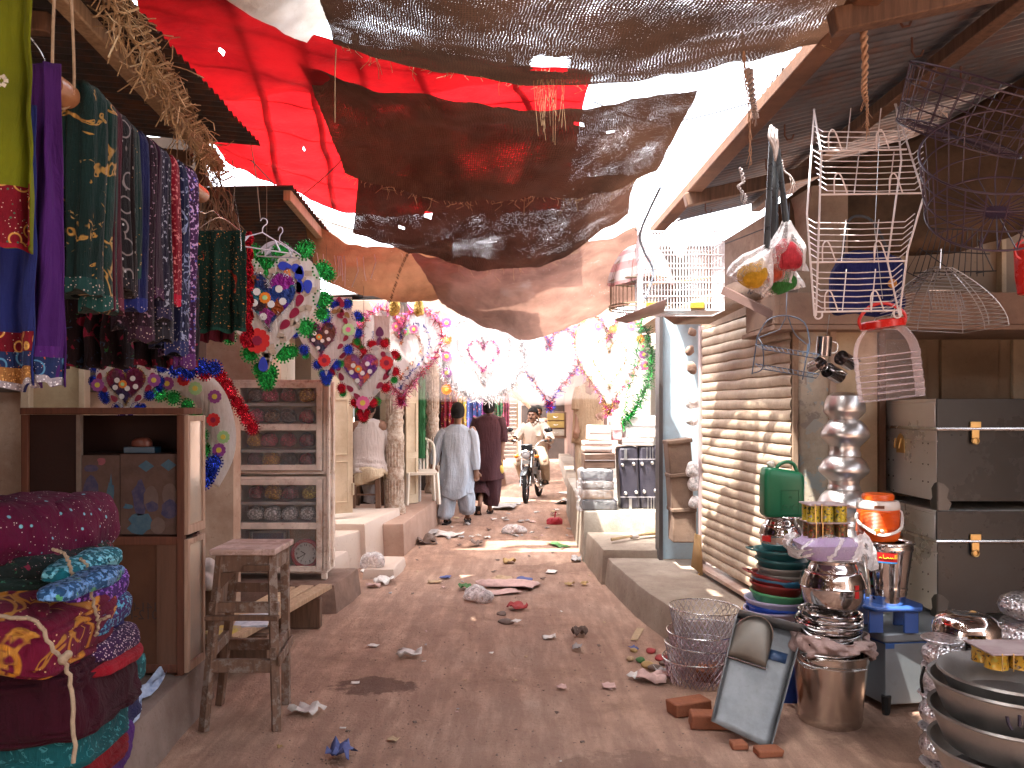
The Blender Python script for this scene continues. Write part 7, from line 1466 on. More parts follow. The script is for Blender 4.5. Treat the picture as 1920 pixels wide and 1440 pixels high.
def heart(px, py, hw, hh, Y, label, kind='heart', rim=fg, rim2=None, style='rosette', inner=None, flowers=(), leaves=(), ring=None, tilt=0, cat_='tinsel heart', yaw=0, border='paper', seed=1, face=None, hang=True):
    c = P(px, py, Y); a, b_ = hw*Y/F, hh*Y/F; t = thing('tinsel_heart', label, cat_, c, 'tinsel hearts and rosettes hung across the lane'); rg = random.Random(seed)
    MM = T(c) @ rot(0, tilt, yaw); O = outline(kind); pts = [MM @ V((x*a, 0, y*b_)) for x, y in O]
    m = MB(); m.plate([(x*a, y*b_) for x, y in O], .006, MM); m.build('panel', face or paperw, t, smooth=False)
    cen = MM @ V((0, 0, 0)); outw = lambda p: (p-cen).normalized()
    if style == 'rosette':
        scallop(t, pts, a*.155, rim, outw, 4); scallop(t, [p+V((0, .012, 0))+outw(p)*a*.10 for p in pts[2:]], a*.12, rim2 if rim2 and rim2 != fs else rim, outw, 5)
    else:
        m = MB(); tinsel(m, pts, a*.16, 900, rg, a*.014); m.build('tinsel_rim', rim, t, smooth=False)
        if rim2: m = MB(); tinsel(m, [p+outw(p)*a*.05 for p in pts], a*.2, 600, rg, a*.014); m.build('tinsel_rim', rim2, t, smooth=False)
    if border == 'basket':                   # woven paper cells round the edge
        m = MB()
        for i in range(0, 72, 3):
            for k in (.86, .74):
                x, y = O[i]; m.box(MM @ V((x*a*k, -.006, y*b_*k)), (a*.12, .003, a*.09), rot(0, R.uniform(-.5, .5), 0))
        m.build('woven_cells', mat('tan_cells', (.5, .4, .3), (.42, .33, .26), 30, .5), t, smooth=False)
    if inner:
        ix, iy, iw, ih, im, irim = inner; n_ = 48; OI = outline('heart', n_); m = MB(); m.plate([(ix*a+x*iw*a, iy*b_+y*ih*b_) for x, y in OI], .012, MM @ T((0, -.012, 0))); ih_ = m.build('inner_heart', im, t, smooth=False)
        ip = [MM @ V((ix*a+x*iw*a, -.016, iy*b_+y*ih*b_)) for x, y in OI]; m = MB(); tinsel(m, ip, a*.075, 620, rg, a*.008); m.build('inner_tinsel', irim, t, smooth=False)
        for (sx, sy) in ((-.45, .35), (.4, .45), (.1, -.1), (-.2, -.55), (.55, .0), (-.55, -.05)):
            m = MB(); flower(m, MM, ix*a+sx*iw*a*.9, iy*b_+sy*ih*b_*.9, iw*a*.13, 12, -.021); m.build('daisy_sticker', stcol['white'], ih_, smooth=False)
        m = MB(); flower(m, MM, ix*a-.12*iw*a, iy*b_+.12*ih*b_, iw*a*.2, 12, -.022); m.build('flower_sticker', stcol['orange'], ih_, smooth=False)
        m = MB(); flower(m, MM, ix*a-.12*iw*a, iy*b_+.12*ih*b_, iw*a*.09, 8, -.026); m.build('flower_centre', stcol['green'], ih_, smooth=False)
    for (x, y, r, cc) in flowers:
        m = MB(); flower(m, MM, x*a, y*b_, r*a, 10, -.014); f_ = m.build('flower_sticker', stcol[cc], t, smooth=False)
        m = MB(); flower(m, MM, x*a, y*b_, r*a*.4, 8, -.018); m.build('flower_centre', stcol['yellow' if cc != 'green' else 'pink'] if cc != 'red' else stcol['maroon'], f_, smooth=False)
    for (x, y, L, ang, cc) in leaves:
        m = MB(); leafp(m, MM, x*a, y*b_, L*a, L*a*.6, math.radians(ang), -.013); m.build('petal_sticker', stcol[cc], t, smooth=False)
    for k, (rx, rc) in enumerate(ring or ()):
        rp = [MM @ V((x*a*rx, -.012, y*b_*rx)) for x, y in outline('heart' if kind != 'heart2' else kind, 40)]; m = MB(); tinsel(m, rp, a*.07, 300, rg, a*.014); m.build('inner_tinsel', rc, t, smooth=False)
    if hang:
        m = MB(); tp = MM @ V((0, 0, b_*.75)); m.tube([tp, tp+V((0, 0, .5))], .0018, 4); m.build('string', ropem, t)
    return t
def along(kind, k, lo, hi, n, L, cc, sx=1):
    O = outline(kind, 72); out = []
    for i in range(n):
        q = lo+(hi-lo)*i/max(1, n-1); x, y = O[int(q) % 72]; x2, y2 = O[int(q+2) % 72]; out.append((x*k, y*k, L, math.degrees(math.atan2(y2-y, x2-x)), cc))
    return out
heart(500, 588, 108, 122, 4.7, 'big green-rimmed heart with a rainbow foil inner heart beside the green shawl', 'heart', fg, fs, 'rosette', (.05, .18, .5, .47, multi, fs), [(-.15, -.42, .22, 'red')],
      along('heart', .78, 10, 17, 3, .12, 'blue')+along('heart', .62, 16, 25, 4, .11, 'maroon')+[(-.05, -.78, .13, 90, 'blue'), (.58, .62, .13, 80, 'blue'), (.58, .42, .12, 90, 'blue'), (.36, .6, .11, 80, 'orange')], border='basket', seed=2)
m = MB(); rg_ = random.Random(5)
for i in range(46): 
    y = 440+i*4.6; c_ = P(462+3*math.sin(i), y, 4.45); m.add([c_+V((-.03, 0, .012)), c_+V((.03, -.006, .018)), c_+V((.035, .006, -.012)), c_+V((-.028, .004, -.018))], [(0, 1, 2, 3)])
tag(m.build('foil_garland', fr, smooth=False, keep=True), 'crinkled red foil strip hanging beside the green velvet shawl', 'garland')
heart(612, 640, 60, 72, 5.9, 'small blue-rimmed heart with an orange flower on its dark foil centre', 'heart', fb, fg, 'rosette', (-.15, .05, .48, .46, patchwork('bronze_foil', [(.05, .02, .04), (.2, .06, .02), (.04, .05, .1)], 12), fp), [(-.05, -.5, .2, 'red'), (.7, .3, .2, 'green')], along('heart', .72, 12, 24, 5, .11, 'maroon')+along('heart', .85, 9, 14, 3, .11, 'gold')+[(.5, .75, .12, 90, 'maroon'), (.5, .98, .12, 90, 'maroon')], seed=3)
m = MB(); M_ = T(P(642, 605, 5.95)); m.box(P(642, 600, 5.95), (.14, .006, .34)); t = thing('petal_strip', 'paper strip with plum petals hanging above the small blue heart', 'paper strip', P(642, 640, 5.95)); m.build('strip', paperw, t)
for i in range(5):
    m = MB(); leafp(m, T(P(636, 565+i*16, 5.93)), 0, 0, .035, .026, PI/2, 0); m.build('petal_sticker', stcol['maroon'], t, smooth=False)
for i in range(2):
    m = MB(); flower(m, T(P(648, 590+i*40, 5.93)), 0, 0, .03, 10, 0); m.build('flower_sticker', stcol['gold'], t, smooth=False)
heart(682, 712, 60, 70, 6.1, 'red-rimmed heart with a purple and orange foil centre, lowest of the left group', 'heart', fr, fg, 'rosette', (-.08, .22, .58, .5, patchwork('candy_foil', [(.5, .1, .02), (.25, .02, .3), (.03, .05, .35), (.6, .12, .05), (.1, .02, .2)], 13), fs), [(-.02, -.62, .22, 'pink'), (.72, .45, .22, 'red')], along('heart', .82, 14, 24, 5, .13, 'maroon')+along('heart', .82, 44, 58, 5, .13, 'maroon')+along('heart', .9, 10, 26, 4, .11, 'silver'), seed=4)
t = thing('petal_strip', 'paper strip with four plum petals hanging before the big red-fringed heart', 'paper strip', P(716, 680, 6.6)); m = MB(); m.box(P(716, 640, 6.6), (.13, .006, .42)); m.build('strip', paperw, t)
for i in range(4):
    m = MB(); leafp(m, T(P(712, 622+i*19, 6.58)), 0, 0, .042, .032, PI/2, 0); m.build('petal_sticker', stcol['plum'], t, smooth=False)
heart(752, 668, 80, 92, 8.5, 'large white net heart with a fluffy red tinsel rim, left of the blown-out middle', 'heart', fr, fp, 'tinsel', None, [(.1, .5, .1, 'green'), (-.1, .6, .12, 'pink'), (.3, .55, .1, 'pink')], [], [(.72, fb), (.5, foil('foil_orange', (.8, .3, .15)))], seed=6, face=sat)
heart(906, 668, 76, 78, 8.8, 'round white rosette with pink balls and fluffy white fringe over the walking men', 'round', fs, sat, 'tinsel', None, [(-.9, y/5, .13, ('pink', 'violet', 'orange')[y % 3]) for y in range(-4, 5, 2)], [], [(.7, fs), (.4, fp)], seed=7, face=sat)
heart(1030, 690, 62, 78, 8.9, 'heart with a red and blue tinsel rim hanging above the motorcyclist', 'heart', fr, fb, 'tinsel', None, [], [], [(.7, sat)], seed=8, face=sat)
heart(1142, 684, 68, 96, 8.7, 'right-hand white heart with pink balls and gold-green tinsel rim', 'heart', fgo, fp, 'tinsel', None, [(.95, .2, .13, 'violet'), (.98, -.02, .13, 'pink'), (.86, .5, .12, 'orange'), (.6, .75, .12, 'pink'), (.1, .7, .12, 'orange'), (-.3, .75, .12, 'pink'), (.93, .36, .1, 'green')], [], [(.5, foil('foil_orange', 0) if False else fgo)], seed=9, face=sat)
m = MB(); rgx = random.Random(3); tinsel(m, [P(1205, 600, 8.6), P(1222, 660, 8.6), P(1215, 720, 8.6), P(1190, 770, 8.6), P(1165, 800, 8.6)], .09, 800, rgx, .007)
tag(m.build('tinsel_garland', fg, smooth=False, keep=True), 'green tinsel garland hanging down the right of the white heart', 'garland')
heart(238, 728, 62, 60, 4.95, 'heart with dark red and blue foil centre seen above the display case', 'heart', fb, fb, 'rosette', (.0, .05, .62, .62, multi2, fgo), [(-.85, .1, .2, 'violet'), (.85, .25, .2, 'violet')], along('heart', .85, 14, 26, 4, .13, 'maroon')+along('heart', .85, 46, 58, 4, .13, 'maroon'), seed=10)
t = thing('flower_band', 'curved white flower band with green foil rosettes by the display case', 'garland', P(375, 780, 5.2)); Yl = 5.2
cen = [P(300, 712, Yl), P(345, 712, Yl), P(392, 742, Yl), P(412, 800, Yl), P(410, 850, Yl), P(385, 900, Yl)]; sp_ = spline(cen, 40); m = MB(); rows = []
for i, p in enumerate(sp_):
    q0 = sp_[max(0, i-1)]; q1 = sp_[min(40, i+1)]; d = (q1-q0).normalized(); n_ = V((d.z, 0, -d.x)); rows.append([p+n_*.10, p, p-n_*.10])
m.grid(rows); m.build('band', paperw, t, solid=.004)
for k, (i, off, cc, r) in enumerate(((3, .03, 'violet', .045), (8, .0, 'red', .042), (12, .02, 'green', .045), (17, -.03, 'violet', .045), (22, .03, 'red', .045), (27, -.02, 'green', .042), (31, .0, 'violet', .045), (36, .0, 'red', .03))):
    p = sp_[i]; d = (sp_[i+1]-sp_[i-1]).normalized(); n_ = V((d.z, 0, -d.x)); m = MB(); flower(m, T(p+n_*off), 0, 0, r, 10, -.008); f_ = m.build('flower_sticker', stcol[cc], t, smooth=False); m = MB(); flower(m, T(p+n_*off), 0, 0, r*.4, 8, -.012); m.build('flower_centre', stcol['yellow'] if cc != 'red' else stcol['maroon'], f_, smooth=False)
scallop(t, [p+V((-.09, -.02, -.09)) for p in sp_[6:30]], .045, fg, lambda p: V((-.5, 0, -.5)), 4)
scallop(t, [p+V((.0, -.015, .10)) for p in sp_[2:16]], .05, fr, lambda p: V((.5, 0, .5)), 3)
scallop(t, [p+V((0, -.02, 0)) for p in sp_[34:41]], .05, fb, lambda p: V((0, 0, -.3)), 2)
t = thing('rosette_garland', 'blue foil rosette cluster under the hanging shawls', 'garland', P(350, 720, 5.2)); scallop(t, [P(330+i*12, 700+6*math.sin(i), 5.1) for i in range(7)], .05, fb, lambda p: V((0, 0, 1)), 2)
t = thing('rosette_garland', 'red foil rosette cluster left of the bangle cabinet', 'garland', P(350, 720, 5.2)); scallop(t, [P(400+i*10, 690+i*16, 5.3) for i in range(8)], .045, fr, lambda p: V((.5, 0, 0)), 1)
for x in (740, 786):
    m = MB(); pillow(m, P(x, 575, 8.3), (.06, .04, .1), None, .9, .02, x, 14); tag(m.build('gold_bow', foil('foil_gold', 0)), 'gold glitter bow above the red-fringed heart, %s one' % ('left' if x < 760 else 'right'), 'bow')
def hanger(px, py, Y, s, yaw, lab):
    c = P(px, py, Y); MM = T(c) @ rot(0, .12, yaw) @ Matrix.Scale(s, 4); t = thing('clothes_hanger', lab, 'hanger', c, 'white plastic clothes hangers'); m = MB()
    m.tube(spline([MM @ V(p) for p in ((0, 0, 0), (0, 0, .035), (.02, 0, .06), (.015, 0, .085), (-.01, 0, .09), (-.02, 0, .07))], 16), .0035*s, 6); m.tube([MM @ V(p) for p in ((0, 0, 0), (.2, 0, -.09), (.19, 0, -.105), (-.19, 0, -.105), (-.2, 0, -.09))], .0042*s, 6, True)
    m.tube([MM @ V(p) for p in ((-.08, 0, -.035), (-.12, 0, -.1))], .006*s, 6); m.tube([MM @ V(p) for p in ((.08, 0, -.035), (.12, 0, -.1))], .006*s, 6); m.build('hanger_body', plastic('hanger_white', (.62, .62, .72), .3), t)
hanger(492, 436, 4.3, .85, .2, 'white plastic clothes hanger nearer the shawls'); hanger(524, 452, 4.5, .85, -.5, 'white plastic clothes hanger farther right')
m = MB(); m.tube(spline([P(488, 410, 4.3), P(480, 330, 4.4), P(470, 270, 4.5)], 8), .003, 5); tag(m.build('cord', ropem), 'dark cord holding the white clothes hangers', 'cord')
t = thing('tote', 'white oval bag with grey lining hanging behind the foil heart', 'bag', P(512, 500, 4.9)); m = MB(); m.plate([(.13*math.cos(a), .16*math.sin(a)) for a in [2*PI*i/36 for i in range(36)]], .01, T(P(517, 500, 4.95))); m.build('rim', plastic('cloudy_white', (.6, .6, .66), .5), t); m = MB(); m.plate([(.10*math.cos(a), .12*math.sin(a)) for a in [2*PI*i/36 for i in range(36)]], .01, T(P(519, 508, 4.94))); m.build('lining', plastic('grey_lining', (.14, .17, .17), .6), t)
m = MB(); rg_ = random.Random(9); strawm = mat('dry_straw', (.5, .36, .2), (.26, .16, .09), 12, .9)
e0, e1 = V((-1.50, 2.9, 3.20)), V((-1.88, 5.1, 3.14))
for k in range(620):
    f_ = rg_.random(); p = e0.lerp(e1, f_)+V((rg_.gauss(0, .03), rg_.gauss(0, .03), rg_.gauss(-.02, .03))); d = (e1-e0).normalized()*rg_.uniform(-.12, .12)+V((rg_.gauss(0, .05), rg_.gauss(0, .05), rg_.gauss(-.03, .06)))
    m.tube([p, p+d*.5+V((rg_.gauss(0, .012), 0, rg_.gauss(0, .015))), p+d], .002+.002*rg_.random(), 3, cap=False)
for k in range(26):
    f_ = (k+rg_.random())/26; p = e0.lerp(e1, f_); m.tube(spline([p+V((.05*math.cos(a)+.01, .02*a, .05*math.sin(a)-.01)) for a in (0, 1.5, 3, 4.5, 6)], 10), .006, 4, cap=False)
tag(m.build('straw_rope', strawm, smooth=False, keep=True), 'thick twisted straw bound along the left roof eave', 'straw rope')
m = MB()
for k in range(46):
    p = V((-1.86+rg_.gauss(0, .05), 5.0+rg_.gauss(0, .1), 3.0+rg_.gauss(0, .12))); pts = [p]
    for i in range(6): p = p+V((rg_.gauss(.01, .04), rg_.gauss(0, .02), rg_.gauss(-.08, .05))); pts.append(p)
    m.tube(spline(pts, 16), .003+.002*rg_.random(), 3, cap=False)
tag(m.build('dry_vine', mat('dry_vine', (.2, .13, .08), None, 20, .9), smooth=False, keep=True), 'tangle of dry twigs and wire hanging at the end of the straw eave', 'vine')
for k, (x, y0, y1) in enumerate(((330, 180, 330), (346, 220, 410), (352, 260, 350), (436, 300, 400))):
    m = MB(); m.tube(spline([P(x, y0, 4.5), P(x+4, (y0+y1)/2, 4.5), P(x-2, y1, 4.5)], 10), .0025, 4); tag(m.build('string', ropem), ('string hanging highest behind the shawls', 'long string hanging behind the shawls', 'short string hanging behind the shawls', 'string under the red cloth edge')[k], 'string')
m = MB(); m.box(P(376, 310, 5.0), (.05, .05, .3)); m.box(P(376, 340, 5.0), (.09, .06, .05)); tag(m.build('iron_bracket', mat('rust_iron', 0), bevel=.006), 'dark iron bracket hanging at the end of the left roof', 'bracket')
m = MB()
for i in range(40):
    p = P(585+i*3, 472+8*math.sin(i*.08)+(5 if i > 20 else 0), 6.2); pts = [p, p+V((.01, 0, -.05-.12*rg_.random())), p+V((rg_.gauss(0, .03), 0, -.12-.16*rg_.random()))]; 
    if rg_.random() < .3: m.tube(pts, .004, 4, cap=False)
tag(m.build('torn_threads', fabric('white_rag', 0), smooth=False, keep=True), 'white torn threads dangling from the slung rag', 'threads')
for gname, gg, nn, seed in (('nearest', gA, 80, 1), ('second', gB, 90, 2), ('third', gC, 60, 3)):
    m = MB(); rg_ = random.Random(seed); row = gg[-1]; top = gg[0]
    for k in range(nn):
        j = rg_.randrange(2, len(row)-2); p = row[j]+V((0, 0, .01)); L = .02+.10*rg_.random()**3; m.tube([p, p+V((rg_.gauss(0, .012), rg_.gauss(0, .01), -L*.5)), p+V((rg_.gauss(0, .025), rg_.gauss(0, .02), -L))], .0013, 3, cap=False)
    if gname == 'nearest':
        for k in range(20):
            p = P(1005+k*2.6, 126+rg_.random()*20, 3.62); m.tube([p, p+V((rg_.gauss(0, .01), 0, -.06)), p+V((rg_.gauss(0, .02), 0, -.12-.2*rg_.random()))], .0012, 3, cap=False)
    tag(m.build('frayed_threads', strawm, smooth=False, keep=True), 'frayed threads hanging from the edge of the %s burlap awning' % gname, 'threads')
m = MB(); m.tube(spline([P(630, 92, 3.35), P(628, 150, 3.5), P(628, 230, 3.6)], 10), .0022, 4); tag(m.build('string', strawm), 'thin string dropping from the corner of the big awning', 'string')

leath = mat('black_leather', (.045, .04, .055), (.03, .027, .04), 9, .42, 0, .3, 90); brl = mat('brown_leather', (.12, .07, .05), (.07, .04, .03), 7, .4, 0, .25, 60)
t = thing('suitcase', 'tall black suitcase with white studs standing on the plinth', 'suitcase', P(1200, 958, 8.55)); Y = 8.6
def sbox(px0, px1, py0, py1, Y, d, mt, nm, par, bv=.02, tl=0):
    m = MB(); c = P((px0+px1)/2, (py0+py1)/2, Y); m.box((0, 0, 0), ((px1-px0)*Y/F, d, (py1-py0)*Y/F)); MM = T(c+V((0, d/2, 0))) @ rot(0, tl, 0); m.v = [MM @ p for p in m.v]; return m.build(nm, mt, par, bevel=bv)
sbox(1162, 1199, 838, 956, Y, .3, leath, 'shell', t, .03, -.05); sbox(1200, 1238, 836, 955, Y, .3, leath, 'shell', t, .03, -.03)
for (x, y) in ((1167, 872), (1188, 870), (1204, 870), (1223, 868), (1173, 925), (1193, 923), (1208, 922), (1229, 920)):
    m = MB(); m.ball(P(x, y, Y-.01), .02, n=10); m.build('stud', alu, t)
for y in (861, 932):
    m = MB(); m.box(P(1200, y, Y-.012), (.42, .006, .012)); m.build('seam_strip', mat('grey_strip', (.3, .28, .3), None, 9, .5), t)
for x, y in ((1173, 852), (1182, 945)):
    m = MB(); m.box(P(x, y, Y-.013), (.03, .008, .12)); m.build('name_plate', alu, t)
for i, x in enumerate((1213, 1219, 1224)):
    for q in (P(x, 849, Y-.012), P(x+2, 943, Y-.012)): m = MB(); m.box(q, (.006, .006, .12)); m.build('piping', alu, t)
wrp = clear('luggage_wrap', (.94, .94, .95), .12, .1, 20, .9)
for k, (a, b_, c, d, mt, lab, wr_) in enumerate(((1092, 1157, 938, 957, leath, 'black briefcase in clear wrap, bottom of the luggage stack', 1), (1090, 1150, 919, 936, wood('wood_trim', (.45, .3, .2), (.3, .18, .1)), 'wood-trimmed case in clear wrap, second from the bottom', 1), (1092, 1151, 903, 918, brl, 'tan case in clear wrap in the middle of the luggage stack', 1), (1093, 1150, 881, 902, leath, 'black case in clear wrap below the brown briefcase', 1),
        (1095, 1154, 850, 879, brl, 'brown leather briefcase in the luggage stack', 0), (1095, 1148, 838, 848, mat('striped_box', (.62, .48, .42), (.45, .3, .26), 4, .6), 'lower striped pinkish box on the luggage stack', 0), (1095, 1148, 827, 837, mat('striped_box', 0), 'upper striped pinkish box on the luggage stack', 0), (1104, 1147, 798, 826, mat('cream_carton', (.72, .6, .52), (.62, .48, .42), 5, .7), 'cream carton on top of the luggage stack', 0),
        (1148, 1167, 790, 826, mat('red_check_bag', (.6, .2, .22), (.75, .65, .62), 14, .6), 'red checked bag behind the luggage stack', 0), (1166, 1226, 822, 836, plastic('white_box', (.8, .78, .75)), 'white flat box lying on the black suitcase', 0), (1172, 1232, 780, 821, plastic('white_box'), 'white carton against the bright shop front', 0))):
    t = thing('luggage', lab, 'case', P((a+b_)/2, d, 8.5), 'cases stacked on the plinth'); sbox(a, b_, c, d, 8.5+.01*k, .34, mt, 'shell', t, .012, .02*math.sin(k*3))
    if wr_:
        m = MB(); pillow(m, P((a+b_)/2-3, (c+d)/2, 8.5)+V((0, .17, 0)), ((b_-a)*.0056*.58, .2, (d-c)*.0056*.62), None, .35, .012, k, 20); m.build('plastic_wrap', wrp, t, ang=180)
    else:
        m = MB(); m.box(P((a+b_)/2, c+(d-c)*.45, 8.5+.01*k-.004), ((b_-a)*.0056*.98, .004, .005)); m.build('seam', mat('grey_strip', 0), t)
old = mat('old_canvas', (.22, .15, .11), (.13, .09, .07), 5, .85, 0, .5, 40, dirt=.5)
for k, (a, b_, c, d, tl, lab) in enumerate(((1262, 1306, 957, 1018, 0, 'bottom worn brown canvas box by the lilac post'), (1258, 1300, 891, 955, -.06, 'middle crumpled brown canvas box by the lilac post'), (1254, 1298, 828, 888, -.08, 'top worn brown canvas box, lid ajar, by the lilac post'))):
    t = thing('canvas_box', lab, 'box', P((a+b_)/2, d, 6.9), 'worn canvas boxes in a stack'); sbox(a, b_, c, d, 6.9, .22, old, 'body', t, .012, tl); sbox(a-2, b_+1, c-4, c+4, 6.885, .25, old, 'lid', t, .008, tl-.04)
m = MB(); m.add([P(1303, 1000, 6.6), P(1314, 1004, 6.6), P(1318, 1078, 6.5), P(1296, 1062, 6.7)], [(0, 1, 2, 3)]); tag(m.build('cardboard_sheet', mat('kraft', 0), solid=.006), 'torn kraft cardboard leaning at the foot of the lilac post', 'cardboard')
for k, (x, y, r) in enumerate(((1296, 622, .035), (1295, 655, .04), (1296, 690, .045), (1298, 750, .06), (1299, 785, .05), (1298, 880, .06), (1304, 905, .06), (1303, 940, .05))):
    m = MB(); pillow(m, P(x, y, 6.85), (r, r*.8, r*1.1), None, .9, .02, k, 14); tag(m.build('wrapped_bundle', clear('net_bag', (.85, .8, .78), .7, .4, 30, 1.0) if k > 2 else mat('brown_net', (.3, .2, .15), (.16, .1, .08), 30, .8)), 'small netted bundle hung between blue panel and post, %s' % ('topmost', 'second down', 'third down', 'fourth down', 'fifth down', 'sixth down', 'seventh down', 'lowest')[k], 'bundle', 'netted bundles hung on the post')
t = thing('hand_broom', 'short straw hand broom lying on the concrete step', 'broom', P(1190, 1012, 7.9)); m = MB(); a = G(1146, 1016, .33); b_ = G(1228, 1004, .33); rg_ = random.Random(4)
for k in range(90):
    s0 = rg_.uniform(-1, 1); p = a.lerp(b_, .0)+V((0, s0*.035, .012+.02*rg_.random())); q = a.lerp(b_, 1)+V((0, s0*.06, .01+.03*rg_.random())); mid = a.lerp(b_, .5)+V((0, s0*.012, .02+.01*rg_.random())); m.tube([p, mid, q], .0025, 3, cap=False)
m.build('straws', strawm, t, smooth=False); m = MB(); m.tube([a.lerp(b_, .45)+V((0, 0, .02)), a.lerp(b_, .58)+V((0, 0, .02))], .024, 10); m.build('binding', fabric('white_rag', 0), t)
chp = plastic('chair_plastic', (.72, .66, .56), .35); ch_ = thing('plastic_chair', 'cream plastic armless chair with slatted back on the brown walkway', 'chair', (XF(798, 10.9), 10.9, .35)); X0, Y0c, Z0 = XF(789, 10.7), 10.7, .35; MM = T((X0, Y0c, Z0)) @ rot(0, 0, .25)
m = MB(); rows = [[V((a, b_, .43+.012*math.sin(b_*9))) for a, b_ in rrect(0, 0, .42*k, .42*k, .07)] for k in (1, .6, .2)]; rows2 = [[V((p.x, p.y, p.z-.03)) for p in rows[0]]]+rows; m.grid([[MM @ p for p in r_] for r_ in rows2], wrap=True); m.f.append(list(range(len(m.v)-24, len(m.v)))); m.mi.append(0); m.build('seat', chp, ch_)
for (x, y) in ((-.19, -.19), (.19, -.19), (-.19, .19), (.19, .19)):
    m = MB(); m.beam(MM @ V((x*1.12, y*1.12, 0)), MM @ V((x, y, .42)), .045, .035); m.build('leg', chp, ch_, bevel=.006)
m = MB(); m.tube(spline([MM @ V(p) for p in ((-.2, .18, .42), (-.22, .24, .62), (-.19, .28, .80), (0, .29, .86), (.19, .28, .80), (.22, .24, .62), (.2, .18, .42))], 30), .02, 8); m.build('back_frame', chp, ch_)
for i in range(6):
    x = -.13+.052*i; m = MB(); m.beam(MM @ V((x*.9, .2, .44)), MM @ V((x, .285, .84)), .03, .008); m.build('back_slat', chp, ch_, bevel=.003)
t = thing('drawer_chest', 'yellow and white chest of drawers at the far right', 'chest of drawers', (XF(1043, 17), 17, .35)); Yd_ = 17.0
sbox(1027, 1062, 772, 822, Yd_, .4, mat('drawer_side', (.25, .16, .12), None, 4, .6), 'carcass', t, .01)
for (a, b_, c) in ((775, 788, (.55, .42, .15)), (790, 802, (.55, .42, .15)), (805, 817, (.55, .52, .45))):
    d = sbox(1026, 1058, a, b_, Yd_-.03, .03, plastic('drawer_%d' % int(c[2]*100), c), 'drawer', t, .005); m = MB(); m.tube([P(1038, (a+b_)/2, Yd_-.06), P(1042, (a+b_)/2+1.5, Yd_-.08), P(1046, (a+b_)/2, Yd_-.06)], .008, 5); m.build('handle', alu, d)
rg_ = random.Random(21); clothc = [(.35, .03, .06), (.5, .3, .05), (.06, .1, .3), (.3, .05, .25), (.1, .3, .15), (.55, .15, .25), (.2, .12, .08)]
for k, (px, Y, w_, y0, y1) in enumerate(((842, 13.1, 30, 690, 830), (862, 13.6, 26, 700, 835), (888, 14.4, 30, 705, 840), (912, 15.5, 26, 700, 830), (932, 16.4, 22, 700, 815), (948, 16.9, 14, 715, 800))):
    c = clothc[k]; gpx('dress_cloth', ('printed cloth hung farthest left in the distant shop', 'yellow printed cloth hung in the distant shop', 'blue dark cloth hung behind the walking men', 'purple flowered cloth hung behind the walking men', 'green and yellow cloth hung left of the far shutter', 'pink garland cloth hung just left of the far shutter')[k], px-w_/2, px+w_/2, y0, y1, Y, fabric('far_cloth%d' % k, c, dk(c, .4), 6, pat=[('dot', 9, .22, clothc[(k+3) % 7]), ('petal', 14, .6, clothc[(k+1) % 7]), ('dot', 18, .15, (.7, .65, .6))]), [], 3, .05, 30+k)
m = MB(); c = P(788, 790, 10.9); m.tube([c+V((0, 0, -.5)), c+V((0, 0, .7))], .07, 8)
for k in range(150):
    p = c+V((rg_.gauss(0, .05), rg_.gauss(0, .04), rg_.gauss(.05, .28))); m.tube([p, p+V((rg_.gauss(0, .03), rg_.gauss(0, .03), -.1))], .004, 3, cap=False)
tag(m.build('green_net', fabric('green_net', (.03, .14, .05)), smooth=False, keep=True), 'green netting bundle hanging in the doorway behind the chair', 'netting')
m = MB(); rows = [[P(955+x*7, 728+3.2*x+1.2*x*x*.4+y*(14-x*1.0), 15.5-.15*x) for y in (0, .5, 1)] for x in range(9)]; m.grid(rows); tag(m.build('parasol_valance', fabric('tan_canvas', (.5, .35, .24)), keep=True, solid=.01), 'tan cloth valance hanging over the far doorway', 'cloth')

skin = mat('skin', (.23, .115, .07), (.19, .09, .055), 9, .55, 0, .1, 60); hairm = mat('black_hair', (.01, .008, .008), (.015, .012, .01), 30, .95, 0, .8, 90)
def hand(mb, w_, d, s=1.0, curl=.6, side=1):
    """palm, four bent fingers and a thumb from the wrist w_ along direction d"""
    d = V(d).normalized(); n_ = d.cross(V((0, 1, 0)));
    if n_.length < .2: n_ = V((1, 0, 0))
    n_.normalize(); b_ = d.cross(n_)*side
    p1 = w_+d*.085*s
    mb.caps(w_, p1, .026*s, .034*s, 10); mb.caps(w_+n_*.015*s, p1+n_*.02*s, .022*s, .024*s, 8); mb.caps(w_-n_*.015*s, p1-n_*.02*s, .022*s, .024*s, 8)
    for i, (o_, L) in enumerate(((-.032, .068), (-.011, .078), (.011, .072), (.032, .058))):
        a = p1+n_*o_*s; q = a+(d*.9+b_*.25*curl).normalized()*L*.5*s; e = q+(d*.55+b_*curl).normalized()*L*.45*s; mb.caps(a, q, .0115*s, .0105*s, 8); mb.caps(q, e, .0105*s, .009*s, 8)
    a = w_+d*.03*s+n_*.03*s; q = a+(d*.6+n_*.7+b_*.2).normalized()*.045*s; mb.caps(a, q, .014*s, .012*s, 8); mb.caps(q, q+(d*.9+b_*.3).normalized()*.03*s, .012*s, .010*s, 8)
